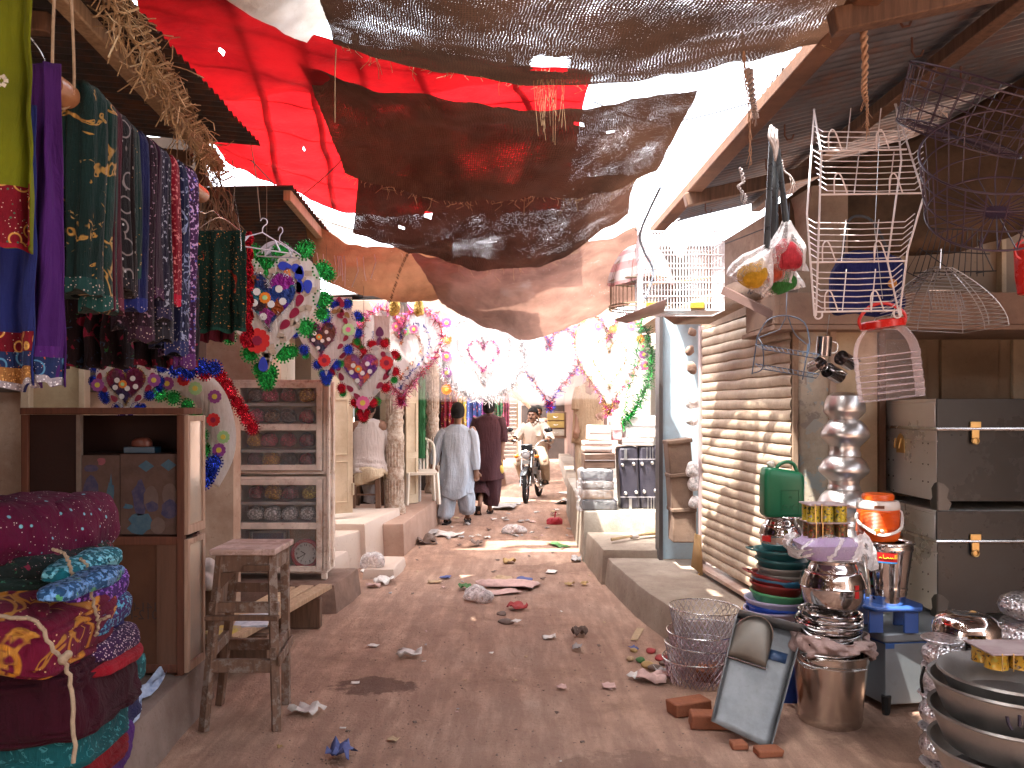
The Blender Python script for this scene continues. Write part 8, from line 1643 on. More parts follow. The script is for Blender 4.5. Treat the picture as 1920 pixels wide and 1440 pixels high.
def headgeo(mb, c, fw, s=1.0):
    """skull, jaw, nose, ears; fw = facing direction"""
    fw = V(fw).normalized(); up = V((0, 0, 1)); sd_ = fw.cross(up).normalized(); M_ = Matrix((sd_, fw, up)).transposed().to_4x4(); M_.translation = c; M_ = M_ @ Matrix.Scale(s*1.1, 4)
    mb.ball((0, -.01, .02), (.077, .095, .10), M=None, n=14); k = len(mb.v); 
    base = k-((14+1)*21)
    mb.v[base:] = [M_ @ p for p in mb.v[base:]]
    def bl(p, r): 
        q0 = len(mb.v); mb.ball(p, r, n=10); mb.v[q0:] = [M_ @ x for x in mb.v[q0:]]
    bl((0, .025, -.045), (.057, .062, .065)); bl((0, .055, -.095), (.032, .03, .025)); bl((0, .094, -.018), (.012, .018, .02)); bl((0, .085, .008), (.009, .012, .03)); bl((0, .08, -.058), (.025, .012, .012)); bl((0, .078, .03), (.055, .014, .012))
    for s_ in (-1, 1): bl((s_*.078, -.005, -.01), (.012, .02, .032)); bl((s_*.04, .062, -.025), (.024, .026, .022))
    return M_
def loft(mb, secs, n=36, fold=.0, seed=0, caps=False, nf=7):
    """cloth tube through sections (centre, rx, ry, yaw, fold weight)"""
    rows = []; k = len(secs)
    for i in range((k-1)*6+1):
        s_ = i/6; a = min(int(s_), k-2); f_ = s_-a
        def it(ix): return [secs[max(0, min(k-1, a+j))][ix] for j in (-1, 0, 1, 2)]
        c = cat(*[V(x) for x in it(0)], f_); rx = cat(*it(1), f_); ry = cat(*it(2), f_); fw_ = cat(*it(4), f_)
        tg_ = (V(secs[min(k-1, a+1)][0])-V(secs[a][0])).normalized(); xa = V((math.cos(secs[a][3]), math.sin(secs[a][3]), 0)); ya = tg_.cross(xa)
        if ya.length < .1: ya = V((0, 1, 0))
        ya.normalize(); xa = ya.cross(tg_).normalized(); r_ = []
        for j in range(n):
            an = 2*PI*j/n; w_ = 1+fold*fw_*(math.sin(an*nf+seed+1.5*math.sin(s_*1.3+seed))+.6*noise.noise(V((an*2.2, s_*1.1, seed)))+.5*noise.noise(V((math.cos(an)*2, s_*3.0, seed+4))))
            r_.append(c+xa*math.cos(an)*rx*w_+ya*math.sin(an)*ry*w_)
        rows.append(r_)
    o = len(mb.v); mb.grid(rows, wrap=True)
    if caps: mb.f.append([o+j for j in range(n)]); mb.mi.append(0); mb.f.append([o+(len(rows)-1)*n+j for j in range(n)][::-1]); mb.mi.append(0)
    return mb
def hair(c, M_, par, cover=.55, s=1.0, mt=None, nm='hair'):
    mb = MB(); rows = []
    for i in range(13):
        ph = PI/2-(PI*.62)*i/12; r_ = []
        for j in range(40):
            a = 2*PI*j/40; back = -math.sin(a)          # -y is the back of the head
            lim = .30+.70*(.5+.5*back); ph2 = PI/2-(PI/2+1.1*(.5+.5*back)-(.42 if back < -.2 else 0))*(i/12); ch = math.cos(max(ph2, -.45))
            q = V((.086*ch*math.cos(a), -.012+.106*ch*math.sin(a), .025+.112*math.sin(ph2))); q *= 1+.035*noise.noise(q*40)
            r_.append(M_ @ q)
        rows.append(r_)
    mb.grid(rows, wrap=True); return mb.build(nm, mt or hairm, par, ang=180, solid=.006)
def sandal(par, p, yaw, s=1.0, mt=None, pitch=0):
    M_ = T(p) @ rot(pitch, 0, yaw); m = MB(); m.plate([(x*s, y*s) for x, y in ((-.04, -.13), (.035, -.13), (.045, -.02), (.05, .08), (.02, .14), (-.03, .13), (-.045, .05))], .02, M_ @ rot(-PI/2, 0, 0)); m.v = [q+V((0, 0, .01)) for q in m.v]; m.build('sandal_sole', mt or plastic('sandal_sole', (.03, .02, .018), .7), par)
    m = MB(); m.tube([M_ @ V(q) for q in ((-.045*s, .04*s, .02), (-.03*s, .05*s, .065), (.03*s, .05*s, .065), (.048*s, .04*s, .02))], .014, 6, flat=2); m.build('sandal_strap', mt or plastic('sandal_sole'), par)
def person(label, base, parts): return thing('person', label, 'person', base)

Yp = 11.25; s = Yp/F; bx = lambda px: XF(px, Yp); bz = lambda py: ZF(929+(py-929)*(1.2 if py < 929 else 1), Yp)
kam = fabric('pale_blue_kameez', (.40, .44, .50), (.33, .37, .43), 3, .2, .85, fine=250); p1 = thing('person', 'man in pale blue-grey shalwar kameez walking away with arms hanging', 'person', (bx(856), Yp, 0))
b = MB(); hc = V((bx(859), Yp-.03, bz(800))); MH = headgeo(b, hc, (.12, 1, -.05), 1.0)
b.caps(hc+V((0, -.02, -.06)), V((bx(857), Yp, bz(824))), .052, .048, 12)
shL, shR = V((bx(829), Yp, bz(828))), V((bx(886), Yp, bz(826))); elL, elR = V((bx(817), Yp+.0, bz(862))), V((bx(890), Yp, bz(860))); wL, wR = V((bx(813), Yp-.02, bz(882))), V((bx(893), Yp-.02, bz(890)))
b.caps(shL-V((0, 0, .035)), shR-V((0, 0, .035)), .06, .06, 12); b.caps(V((bx(857), Yp, bz(830))), V((bx(857), Yp, bz(900))), .12, .12, 14)
for a, e, w_, sd_ in ((shL, elL, wL, -1), (shR, elR, wR, 1)): b.caps(a, e, .05, .042, 10); b.caps(e, w_, .04, .028, 10); hand(b, w_, (.05*sd_, .0, -1), 1.0, .7, sd_)
kL, kR = V((bx(845), Yp-.05, bz(925))), V((bx(872), Yp+.03, bz(925))); aL, aR = V((bx(838), Yp-.12, .10)), V((bx(876), Yp+.05, .11))
for h_, k_, a_ in ((V((bx(848), Yp, bz(895))), kL, aL), (V((bx(866), Yp, bz(895))), kR, aR)): b.caps(h_, k_, .085, .06, 10); b.caps(k_, a_, .055, .035, 10); b.caps(a_, a_+V((.0, .12, -.055)), .035, .03, 10)
remesh(b, 'body', skin, p1, .009, 3); hair(hc, MH, p1)
m = MB(); loft(m, [((bx(857), Yp, bz(818)), .078, .085, 0, 0), ((bx(857), Yp, bz(822)), .14, .115, 0, .3), ((bx(857), Yp, bz(828)), .205, .12, 0, .3), ((bx(857), Yp, bz(842)), .215, .14, 0, .8), ((bx(857), Yp-.01, bz(866)), .20, .14, 0, 1.3), ((bx(856), Yp-.02, bz(890)), .215, .16, 0, 1.7), ((bx(855), Yp-.01, bz(910)), .232, .18, 0, 1.9), ((bx(855), Yp, bz(929)), .235, .2, 0, 1.4)], 60, .05, 1, nf=6)
for i in range(len(m.v)):
    v_ = m.v[i]; k = max(0, min(1, (bz(905)-v_.z)/(bz(905)-bz(929)))); v_.z += k*(.09*min(1, abs(v_.x-bx(852))/.2)-.05)
m.build('kameez', kam, p1, ang=180, solid=.004)
for nm, a, e, w_ in (('sleeve', shL, elL, wL), ('sleeve', shR, elR, wR)):
    m = MB(); loft(m, [(a+(shR-shL).normalized()*(.05 if a is shL else -.05)+V((0, 0, .0)), .066, .08, 0, .2), (a.lerp(e, .3), .07, .078, 0, .8), (e, .066, .072, 0, 1.6), (e.lerp(w_, .6), .065, .07, 0, 1), (w_+V((0, 0, .012)), .05, .055, 0, .5)], 26, .07, 3); m.build(nm, kam, p1, ang=180, solid=.004)
for k_, (x0, xk, xa_, yk, ya_, z_) in enumerate(((845, 841, 836, -.02, -.10, 968), (866, 873, 877, .02, .05, 962))):
    m = MB(); loft(m, [((bx(x0), Yp, bz(905)), .13, .15, 0, .6), ((bx(xk), Yp+yk, bz(930)), .12, .13, 0, 1.2), ((bx((xk+xa_)/2), Yp+ya_*.7, bz(950)), .11, .115, 0, 1.4), ((bx(xa_), Yp+ya_, bz(z_-4)), .105, .10, 0, 1.4), ((bx(xa_), Yp+ya_, bz(z_+3)), .075, .08, 0, .8)], 34, .07, 5+k_, nf=5); m.build('trouser_leg', kam, p1, ang=180, solid=.004)
sandal(p1, aL+V((0, .06, -.10)), -.15); sandal(p1, aR+V((0, .07, -.11)), .1)
Yp = 12.3; bx = lambda px: XF(px, Yp); bz = lambda py: ZF(900+(py-900)*(1.1 if py < 900 else 1), Yp); drk = fabric('dark_maroon_cloth', (.062, .022, .026), (.045, .016, .02), 3, .2); p2 = thing('person', 'man in dark maroon shalwar kameez walking away with a yellow bag', 'person', (bx(915), Yp, 0))
b = MB(); hc = V((bx(917), Yp, bz(777))); MH = headgeo(b, hc, (.1, 1, 0), 1.0); b.caps(hc+V((0, -.02, -.06)), V((bx(916), Yp, bz(796))), .052, .048, 12)
shL, shR = V((bx(893), Yp, bz(798))), V((bx(939), Yp, bz(797))); elL, elR = V((bx(888), Yp+.05, bz(828))), V((bx(943), Yp, bz(828))); wL, wR = V((bx(892), Yp+.15, bz(850))), V((bx(941), Yp-.02, bz(856)))
b.caps(shL-V((0, 0, .035)), shR-V((0, 0, .035)), .06, .06, 12); b.caps(V((bx(915), Yp, bz(800))), V((bx(915), Yp, bz(865))), .12, .12, 14)
for a, e, w_, sd_ in ((shL, elL, wL, -1), (shR, elR, wR, 1)): b.caps(a, e, .052, .046, 10); b.caps(e, w_, .045, .03, 10); hand(b, w_, (-.2*sd_, 0, -1), 1.0, .9, sd_)
aL, aR = V((bx(901), Yp-.25, .17)), V((bx(918), Yp+.02, .08)); kL, kR = V((bx(904), Yp+.05, bz(905))), V((bx(922), Yp, bz(905)))
for h_, k_, a_, f_ in ((V((bx(907), Yp, bz(870))), kL, aL, V((-.02, .02, -.12))), (V((bx(923), Yp, bz(870))), kR, aR, V((.02, .12, -.05)))): b.caps(h_, k_, .085, .06, 10); b.caps(k_, a_, .055, .035, 10); b.caps(a_, a_+f_, .035, .03, 10)
remesh(b, 'body', skin, p2, .009, 3); hair(hc, MH, p2)
m = MB(); loft(m, [((bx(916), Yp, bz(788)), .078, .085, 0, 0), ((bx(916), Yp, bz(792)), .15, .12, 0, .3), ((bx(916), Yp, bz(798)), .22, .125, 0, .3), ((bx(916), Yp, bz(812)), .225, .15, 0, .4), ((bx(915), Yp, bz(835)), .215, .15, 0, .6), ((bx(914), Yp, bz(860)), .225, .17, 0, .9), ((bx(914), Yp, bz(890)), .24, .19, 0, 1), ((bx(915), Yp, bz(900)), .235, .19, 0, 1)], 60, .04, 9, nf=5); m.build('kameez', drk, p2, ang=180, solid=.004)
for a, e, w_, k in ((shL, elL, wL, .8), (shR, elR, wR, .25)):
    m = MB(); loft(m, [(a+V((.03 if a is shL else -.03, 0, .02)), .08, .09, 0, .2), (a.lerp(e, .4), .082, .085, 0, .6), (e, .075, .08, 0, 1), (e.lerp(w_, k), .07, .07, 0, .6)], 26, .06, 11); m.build('sleeve', drk, p2, ang=180, solid=.004)
for k_, (x0, xk, xa_, yk, ya_, z_) in enumerate(((906, 903, 903, .03, -.15, 930), (924, 924, 921, 0, .02, 946))):
    m = MB(); loft(m, [((bx(x0), Yp, bz(880)), .14, .15, 0, .6), ((bx(xk), Yp+yk, bz(905)), .125, .13, 0, 1), ((bx((xk+xa_)/2), Yp+(yk+ya_)/2, bz(z_-12)), .12, .12, 0, 1), ((bx(xa_), Yp+ya_, bz(z_)), .115, .115, 0, 1)], 34, .06, 15+k_, nf=5); m.build('trouser_leg', drk, p2, ang=180, solid=.004)
sandal(p2, aL+V((-.03, .02, -.14)), .1, pitch=-1.0); sandal(p2, aR+V((0, .07, -.09)), 0)
t = thing('plastic_bag', 'yellow plastic bag held by the man in maroon', 'bag', P(937, 880, 12.25)); m = MB(); pillow(m, P(938, 880, 12.25), (.055, .04, .065), None, .9, .012, 2, 16); m.build('bag_body', plastic('yellow_bag', (.6, .42, .08), .4), t); m = MB(); hp = P(938, 862, 12.25); m.tube(spline([P(933, 875, 12.25), P(935, 865, 12.25), hp, P(941, 866, 12.25), P(943, 876, 12.25)], 14), .007, 6, flat=.5); m.build('handle', plastic('yellow_bag'), t)
Yp = 9.55; bx = lambda px: XF(px, Yp); bz = lambda py: ZF(py, Yp); off = fabric('offwhite_kameez', (.52, .45, .42), (.45, .38, .35), 3, .2, fine=250); tanc = fabric('tan_kameez_tail', (.5, .40, .28), (.42, .33, .22), 4); p3 = thing('person', 'man in off-white kameez seated with his back turned on a stool', 'person', (bx(692), Yp, .44))
b = MB(); hc = V((bx(688), Yp+.06, bz(766))); MH = headgeo(b, hc, (.15, 1, -.2), 1.0); b.caps(hc+V((0, -.01, -.06)), V((bx(688), Yp, bz(794))), .052, .048, 12)
shL, shR = V((bx(670), Yp, bz(802))), V((bx(713), Yp, bz(800))); elL, elR = V((bx(668), Yp+.12, bz(838))), V((bx(724), Yp+.1, bz(838))); wL, wR = V((bx(682), Yp+.36, bz(846))), V((bx(712), Yp+.34, bz(848)))
b.caps(shL, shR, .085, .085, 12); b.caps(V((bx(691), Yp, bz(805))), V((bx(692), Yp, bz(885))), .12, .12, 14)
for a, e, w_, sd_ in ((shL, elL, wL, -1), (shR, elR, wR, 1)): b.caps(a, e, .05, .042, 10); b.caps(e, w_, .04, .028, 10); hand(b, w_, (.1*sd_, 1, -.1), 1.0, .6, sd_)
for x, x2, x3 in ((682, 680, 690), (702, 708, 700)):
    b.caps(V((bx(x), Yp, bz(888))), V((bx(x2), Yp+.38, bz(884))), .08, .06, 10); b.caps(V((bx(x2), Yp+.38, bz(884))), V((bx(x3), Yp+.18, .54)), .055, .035, 10); b.caps(V((bx(x3), Yp+.18, .52)), V((bx(x3), Yp+.28, .48)), .035, .03, 10)
remesh(b, 'body', skin, p3, .009, 3); hair(hc, MH, p3)
m = MB(); loft(m, [((bx(688), Yp, bz(787)), .076, .085, 0, 0), ((bx(689), Yp, bz(792)), .13, .115, 0, .2), ((bx(691), Yp, bz(800)), .185, .12, 0, .3), ((bx(692), Yp, bz(822)), .195, .14, 0, .4), ((bx(692), Yp-.01, bz(850)), .185, .15, 0, .6), ((bx(692), Yp-.02, bz(872)), .205, .18, 0, 1.2), ((bx(693), Yp-.03, bz(886)), .215, .2, 0, 1.5)], 56, .03, 19, nf=6)
for i in range(len(m.v)):
    z_ = m.v[i].z; m.v[i].y -= .012*math.sin((z_*90)+m.v[i].x*12)*(1 if bz(884) < z_ < bz(858) else 0)
m.build('kameez', off, p3, ang=180, solid=.004)
m = MB(); loft(m, [((bx(692), Yp-.0, bz(880)), .19, .18, 0, .4), ((bx(694), Yp-.03, bz(890)), .215, .21, 0, .8), ((bx(695), Yp-.05, bz(896)), .20, .21, 0, 1.2), ((bx(697), Yp-.05, bz(901)), .17, .2, 0, 1.6)], 50, .06, 23, nf=3); m.build('kameez_tail', tanc, p3, ang=180, solid=.004)
for a, e, w_ in ((shL, elL, wL), (shR, elR, wR)):
    m = MB(); loft(m, [(a+V((.03 if a is shL else -.03, 0, .015)), .075, .085, 0, .2), (a.lerp(e, .4), .075, .08, 0, .6), (e, .065, .07, 0, 1), (e.lerp(w_, .5), .055, .06, 0, .8)], 26, .06, 21); m.build('sleeve', off, p3, ang=180, solid=.004)
m = MB(); loft(m, [((bx(690), Yp+.25, bz(888)), .16, .09, 0, .5), ((bx(692), Yp+.24, bz(910)), .13, .08, 0, 1), ((bx(690), Yp+.2, bz(930)), .09, .07, 0, 1), ((bx(686), Yp+.18, bz(946)), .06, .06, 0, 1)], 30, .1, 27, nf=4); m.build('shalwar', fabric('grey_white_cloth', (.45, .44, .46), (.36, .35, .37), 4), p3, ang=180)
t = thing('wooden_stool', 'dark wooden stool under the seated man', 'stool', (bx(692), Yp, .44)); m = MB(); m.bx(bx(664), bx(716), Yp-.16, Yp+.16, bz(893), bz(888)); m.build('seat', brown_w, t, bevel=.004)
for x in (666, 713):
    for y in (-.14, .14):
        m = MB(); m.beam((bx(x), Yp+y, .44), (bx(x)+(.01 if x < 690 else -.01), Yp+y, bz(893)), .06, .05); m.build('leg', brown_w, t, bevel=.004)
m = MB(); m.beam((bx(668), Yp-.14, .60), (bx(712), Yp-.14, .60), .02, .02); m.build('stretcher', brown_w, t)
Ym_ = 14.2; mx = lambda px: XF(px, Ym_); mz = lambda py: ZF(py, Ym_); mo = thing('motorcycle', 'black motorcycle with orange indicators coming up the lane', 'motorcycle', (mx(995), Ym_, 0)); tyre = plastic('tyre', (.02, .018, .018), .8); mchr = metal('chrome', (.75, .75, .75), .12); blkp = plastic('gloss_black', (.012, .012, .014), .2); ang_ = -.22
MM = T((mx(985), Ym_-.55, 0)) @ rot(0, 0, ang_)          # local y runs back from the front axle
def wheel(y, r, name, steer=0):
    W = MM @ T((0, y, r)) @ rot(0, 0, steer); m = MB(); m.tube([W @ V((0, r*.9*math.cos(a), r*.9*math.sin(a))) for a in [2*PI*i/40 for i in range(40)]], r*.13, 10, True); t_ = m.build('wheel', tyre, mo)
    m = MB(); m.tube([W @ V((0, r*.76*math.cos(a), r*.76*math.sin(a))) for a in [2*PI*i/40 for i in range(40)]], .014, 6, True)
    m.build('rim', mchr, t_); m = MB()
    for i in range(18): a = 2*PI*i/18; m.tube([W @ V((.02*(1 if i % 2 else -1), .03*math.cos(a), .03*math.sin(a))), W @ V((0, r*.76*math.cos(a+.2), r*.76*math.sin(a+.2)))], .0025, 4, cap=False)
    m.build('spokes', mchr, t_); m = MB(); m.tube([W @ V((-.06, 0, 0)), W @ V((.06, 0, 0))], .045, 14); m.build('hub', mchr, t_)
wheel(0, .29, 'front', .1); wheel(1.2, .28, 'rear')
L = lambda x, y, z: MM @ V((x, y, z))
for sx in (-1, 1):
    m = MB(); m.tube([L(sx*.085, 0, .29), L(sx*.085, .12, .60)], .02, 8); m.tube([L(sx*.085, .12, .6), L(sx*.085, .24, .92)], .026, 8); m.build('fork', mchr, mo)
m = MB(); pts = [L(0, .31*math.cos(a), .29+.33*math.sin(a)) for a in [.3+2.2*i/10 for i in range(11)]]; m.tube(pts, .06, 8, flat=.25); m.build('fender', blkp, mo)
m = MB(); m.ball(L(0, .05, .82), (.085, .06, .075), n=14); hl = m.build('headlight', plastic('lamp_glass', (.5, .5, .52), .08), mo); m = MB(); m.tube([L(.085*math.cos(a), .0, .82+.075*math.sin(a)) for a in [2*PI*i/24 for i in range(24)]], .012, 6, True); m.build('bezel', mchr, hl)
m = MB(); m.box((0, 0, 0), (.2, .06, .12)); m.v = [MM @ T((0, .08, .95)) @ p for p in m.v]; m.build('instrument_panel', blkp, mo, bevel=.02)
m = MB(); m.tube(spline([L(-.36, .34, 1.06), L(-.22, .26, 1.06), L(-.12, .22, .96), L(0, .22, .93), L(.12, .22, .96), L(.22, .26, 1.06), L(.36, .34, 1.06)], 30), .012, 8); m.build('handlebar', mchr, mo)
for sx in (-1, 1):
    m = MB(); m.tube([L(sx*.27, .29, 1.06), L(sx*.38, .35, 1.06)], .02, 8); m.build('grip', tyre, mo)
    m = MB(); m.tube([L(sx*.24, .27, 1.07), L(sx*.30, .22, 1.17), L(sx*.33, .22, 1.21)], .006, 6); mi = m.build('mirror_stem', blkp, mo); m = MB(); m.ball(L(sx*.35, .22, 1.25), (.075, .02, .045), n=12); m.build('mirror', blkp, mi)
    m = MB(); m.tube([L(sx*.06, .1, .80), L(sx*.15, .08, .80)], .009, 6); m.build('indicator_stem', blkp, mo); m = MB(); m.ball(L(sx*.18, .06, .80), (.042, .035, .032), n=10); m.build('indicator', plastic('amber', (.8, .2, .01), .2), mo)
    m = MB(); m.tube([L(sx*.1, .75, .3), L(sx*.26, .72, .3)], .016, 6); m.build('footrest', tyre, mo)
m = MB(); m.box((0, 0, 0), (.13, .01, .06)); m.v = [MM @ T((0, -.02, .70)) @ p for p in m.v]; m.build('number_plate', plastic('plate_grey', (.35, .35, .33)), mo, bevel=.003)
m = MB(); pillow(m, L(0, .52, .80), (.13, .26, .11), rot(0, 0, ang_), .7, 0, 1, 18); m.build('fuel_tank', blkp, mo); m = MB(); pillow(m, L(0, 1.0, .80), (.12, .36, .06), rot(0, 0, ang_), .5, 0, 1, 18); m.build('seat', plastic('seat_black', (.015, .014, .014), .6), mo)
m = MB(); m.tube([L(0, .24, .85), L(0, .35, .35), L(0, .8, .3), L(0, 1.1, .7)], .022, 8); m.tube([L(.06, .8, .32), L(.06, 1.2, .28)], .02, 6); m.tube([L(-.06, .8, .32), L(-.06, 1.2, .28)], .02, 6); m.build('frame', blkp, mo)
m = MB(); m.box((0, 0, 0), (.18, .26, .24)); m.v = [MM @ T((0, .62, .40)) @ p for p in m.v]; en = m.build('engine', metal('engine_alloy', (.4, .39, .38), .4), mo, bevel=.02); m = MB()
for i in range(7): m.box(L(0, .56, .44+.022*i), (.2, .16, .008))
m.build('cooling_fins', metal('engine_alloy'), en); m = MB(); m.tube(spline([L(.06, .5, .45), L(.12, .42, .3), L(.14, .7, .22), L(.16, 1.3, .3)], 20), .03, 8); m.build('exhaust', mchr, mo)
rd = thing('person', 'moustached man in cream shirt riding the black motorcycle', 'person', L(0, .85, 0)); crm = fabric('cream_shirt', (.50, .40, .33), (.42, .33, .27), 3, .2, fine=250); b = MB()
hc = L(-.02, .72, 1.50); fwd = (MM.to_3x3() @ V((-.15, -1, -.1))); MH = headgeo(b, hc, fwd, 1.0)
b.caps(hc+V((0, .02, -.06)), L(0, .78, 1.33), .052, .048, 12); shL, shR = L(-.19, .78, 1.29), L(.19, .78, 1.29); b.caps(shL-V((0, 0, .035)), shR-V((0, 0, .035)), .06, .06, 12); b.caps(L(0, .80, 1.27), L(0, .88, .95), .12, .12, 14)
elL, elR = L(-.31, .68, 1.08), L(.31, .66, 1.07); wL, wR = L(-.31, .44, 1.08), L(.31, .42, 1.08)
for a, e, w_, sd_ in ((shL, elL, wL, -1), (shR, elR, wR, 1)): b.caps(a, e, .052, .045, 10); b.caps(e, w_, .043, .028, 10); hand(b, w_, MM.to_3x3() @ V((0, -1, -.1)), 1.0, 1.0, sd_)
knees = [L(-.22, .45, .70), L(.24, .45, .70)]; ank = [L(-.2, .74, .38), L(.22, .74, .36)]
for h_, k_, a_ in ((L(-.08, .88, .86), knees[0], ank[0]), (L(.08, .88, .86), knees[1], ank[1])): b.caps(h_, k_, .09, .065, 10); b.caps(k_, a_, .058, .038, 10); b.caps(a_, a_+MM.to_3x3() @ V((0, -.12, -.05)), .038, .03, 10)
remesh(b, 'body', skin, rd, .009, 3); hair(hc, MH, rd)
m = MB(); m.box((0, 0, 0), (.055, .012, .014)); m.v = [MH @ T((0, .094, -.042)) @ p for p in m.v]; m.build('moustache', hairm, rd, bevel=.004)
for s_ in (-1, 1):
    m = MB(); m.ball((0, 0, 0), (.011, .006, .006), n=8); m.v = [MH @ T((s_*.032, .085, .008)) @ p for p in m.v]; m.build('eye', plastic('eye_dark', (.02, .015, .012), .2), rd); m = MB(); m.box((0, 0, 0), (.034, .01, .008)); m.v = [MH @ T((s_*.033, .090, .028)) @ p for p in m.v]; m.build('eyebrow', hairm, rd)
m = MB(); loft(m, [(L(0, .77, 1.38), .075, .075, 0, 0), (L(0, .78, 1.35), .15, .1, 0, .2), (L(0, .78, 1.31), .215, .13, 0, .2), (L(0, .79, 1.2), .22, .15, 0, .5), (L(0, .82, 1.05), .21, .16, 0, .8), (L(0, .86, .92), .22, .18, 0, 1), (L(0, .84, .80), .24, .22, 0, 1.2)], 56, .035, 31, nf=5); m.build('shirt', crm, rd, ang=180, solid=.004)
m = MB(); m.add([L(-.07, .66, 1.38), L(0, .645, 1.30), L(-.03, .66, 1.40)], [(0, 1, 2)]); m.add([L(.07, .66, 1.38), L(0, .645, 1.30), L(.03, .66, 1.40)], [(0, 1, 2)]); m.build('collar', crm, rd, solid=.006)
m = MB(); m.box((0, 0, 0), (.09, .006, .1)); m.v = [MM @ T((.09, .645, 1.18)) @ p for p in m.v]; m.build('chest_pocket', crm, rd, bevel=.003)
for a, e, w_ in ((shL, elL, wL), (shR, elR, wR)):
    m = MB(); loft(m, [(a+(shR-shL).normalized()*(.04 if a is shL else -.04)+V((0, 0, .02)), .085, .09, 0, .2), (a.lerp(e, .4), .085, .085, 0, .6), (e, .072, .078, 0, 1), (e.lerp(w_, .75), .058, .06, 0, .8)], 26, .07, 33); m.build('sleeve', crm, rd, ang=180, solid=.004)
tr_ = fabric('khaki_trousers', (.36, .28, .2), (.3, .23, .16), 3)
for k_, a_, x in ((knees[0], ank[0], -.08), (knees[1], ank[1], .08)):
    m = MB(); loft(m, [(L(x, .92, .88), .12, .12, 0, .5), (L(x*1.7, .66, .82), .105, .1, 0, .6), (k_, .088, .09, 0, .8), (k_.lerp(a_, .5), .08, .085, 0, 1), (a_, .072, .075, 0, 1)], 30, .06, 35, nf=5); m.build('trouser_leg', tr_, rd, ang=180, solid=.004)
for a_ in ank: sandal(rd, a_+MM.to_3x3() @ V((0, -.05, -.09)), PI+ang_)
Yp = 10.1; bx = lambda px: XF(px, Yp); bz = lambda py: ZF(py, Yp); tnc = fabric('tan_tunic', (.42, .30, .2), (.36, .25, .16), 3, .2); p5 = thing('person', 'person in tan tunic standing behind the luggage, head hidden by the heart', 'person', (bx(1100), Yp, 0)); b = MB(); hc = V((bx(1108), Yp, bz(690))); MH = headgeo(b, hc, (.5, -.8, 0), 1.0)
b.caps(hc+V((0, 0, -.06)), V((bx(1106), Yp, bz(722))), .052, .048, 12); shL, shR = V((bx(1086), Yp, bz(730))), V((bx(1130), Yp, bz(732))); elL, elR = V((bx(1083), Yp-.02, bz(772))), V((bx(1152), Yp-.15, bz(762))); wL, wR = V((bx(1080), Yp-.1, bz(800))), V((bx(1128), Yp-.25, bz(775)))
b.caps(shL-V((0, 0, .035)), shR-V((0, 0, .035)), .06, .06, 12); b.caps(V((bx(1106), Yp, bz(735))), V((bx(1104), Yp, bz(810))), .14, .13, 14)
for a, e, w_, sd_ in ((shL, elL, wL, -1), (shR, elR, wR, 1)): b.caps(a, e, .048, .042, 10); b.caps(e, w_, .04, .028, 10); hand(b, w_, (w_-e), 1.0, .6, sd_)
for x in (1096, 1112): b.caps(V((bx(x), Yp, bz(815))), V((bx(x), Yp-.02, .70)), .08, .045, 10); b.caps(V((bx(x), Yp-.02, .6)), V((bx(x), Yp-.12, .57)), .035, .03, 10)
remesh(b, 'body', skin, p5, .01, 3); hair(hc, MH, p5)
m = MB(); loft(m, [((bx(1106), Yp, bz(718)), .08, .07, 0, 0), ((bx(1107), Yp, bz(726)), .18, .11, 0, .2), ((bx(1107), Yp, bz(745)), .2, .14, 0, .4), ((bx(1104), Yp, bz(780)), .19, .14, 0, .6), ((bx(1102), Yp, bz(832)), .2, .16, 0, 1)], 44, .04, 41, nf=5); m.build('tunic', tnc, p5, ang=180, solid=.004)
for a, e, w_, k in ((shL, elL, wL, .0), (shR, elR, wR, .1)):
    m = MB(); loft(m, [(a+V((.03 if a is shL else -.03, 0, .015)), .08, .09, 0, .2), (a.lerp(e, .5), .08, .085, 0, .6), (a.lerp(e, .92), .08, .08, 0, .8)], 26, .06, 43); m.build('sleeve', tnc, p5, ang=180, solid=.004)
m = MB(); loft(m, [((bx(1100), Yp, bz(825)), .15, .13, 0, .5), ((bx(1098), Yp, bz(870)), .13, .12, 0, 1), ((bx(1098), Yp, .60), .12, .11, 0, 1)], 34, .06, 45, nf=5); m.build('trousers', fabric('cream_trousers', (.55, .45, .33), None), p5, ang=180)
Yp = 17.5; bx = lambda px: XF(px, Yp); bz = lambda py: ZF(py, Yp); p6 = thing('person', 'man in white shirt standing in the distance behind the rider', 'person', (bx(1008), Yp, 0)); b = MB(); hc = V((bx(1008), Yp, bz(772))); MH = headgeo(b, hc, (-.2, -1, 0), 1.0); b.caps(hc, V((bx(1008), Yp, bz(790))), .055, .07, 10); b.caps(V((bx(994), Yp, bz(790))), V((bx(1022), Yp, bz(790))), .08, .08, 10)
b.caps(V((bx(1008), Yp, bz(795))), V((bx(1008), Yp, bz(835))), .14, .13, 12)
for sx in (-1, 1): 
    e = V((bx(1008)+sx*.24, Yp, bz(812))); w_ = V((bx(1008)+sx*.22, Yp-.1, bz(832))); b.caps(V((bx(1008)+sx*.17, Yp, bz(790))), e, .05, .04, 8); b.caps(e, w_, .04, .028, 8); hand(b, w_, (0, 0, -1), 1, .5, sx); b.caps(V((bx(1008)+sx*.09, Yp, bz(838))), V((bx(1008)+sx*.1, Yp, .08)), .08, .04, 8); b.caps(V((bx(1008)+sx*.1, Yp, .06)), V((bx(1008)+sx*.1, Yp-.12, .04)), .04, .03, 8)
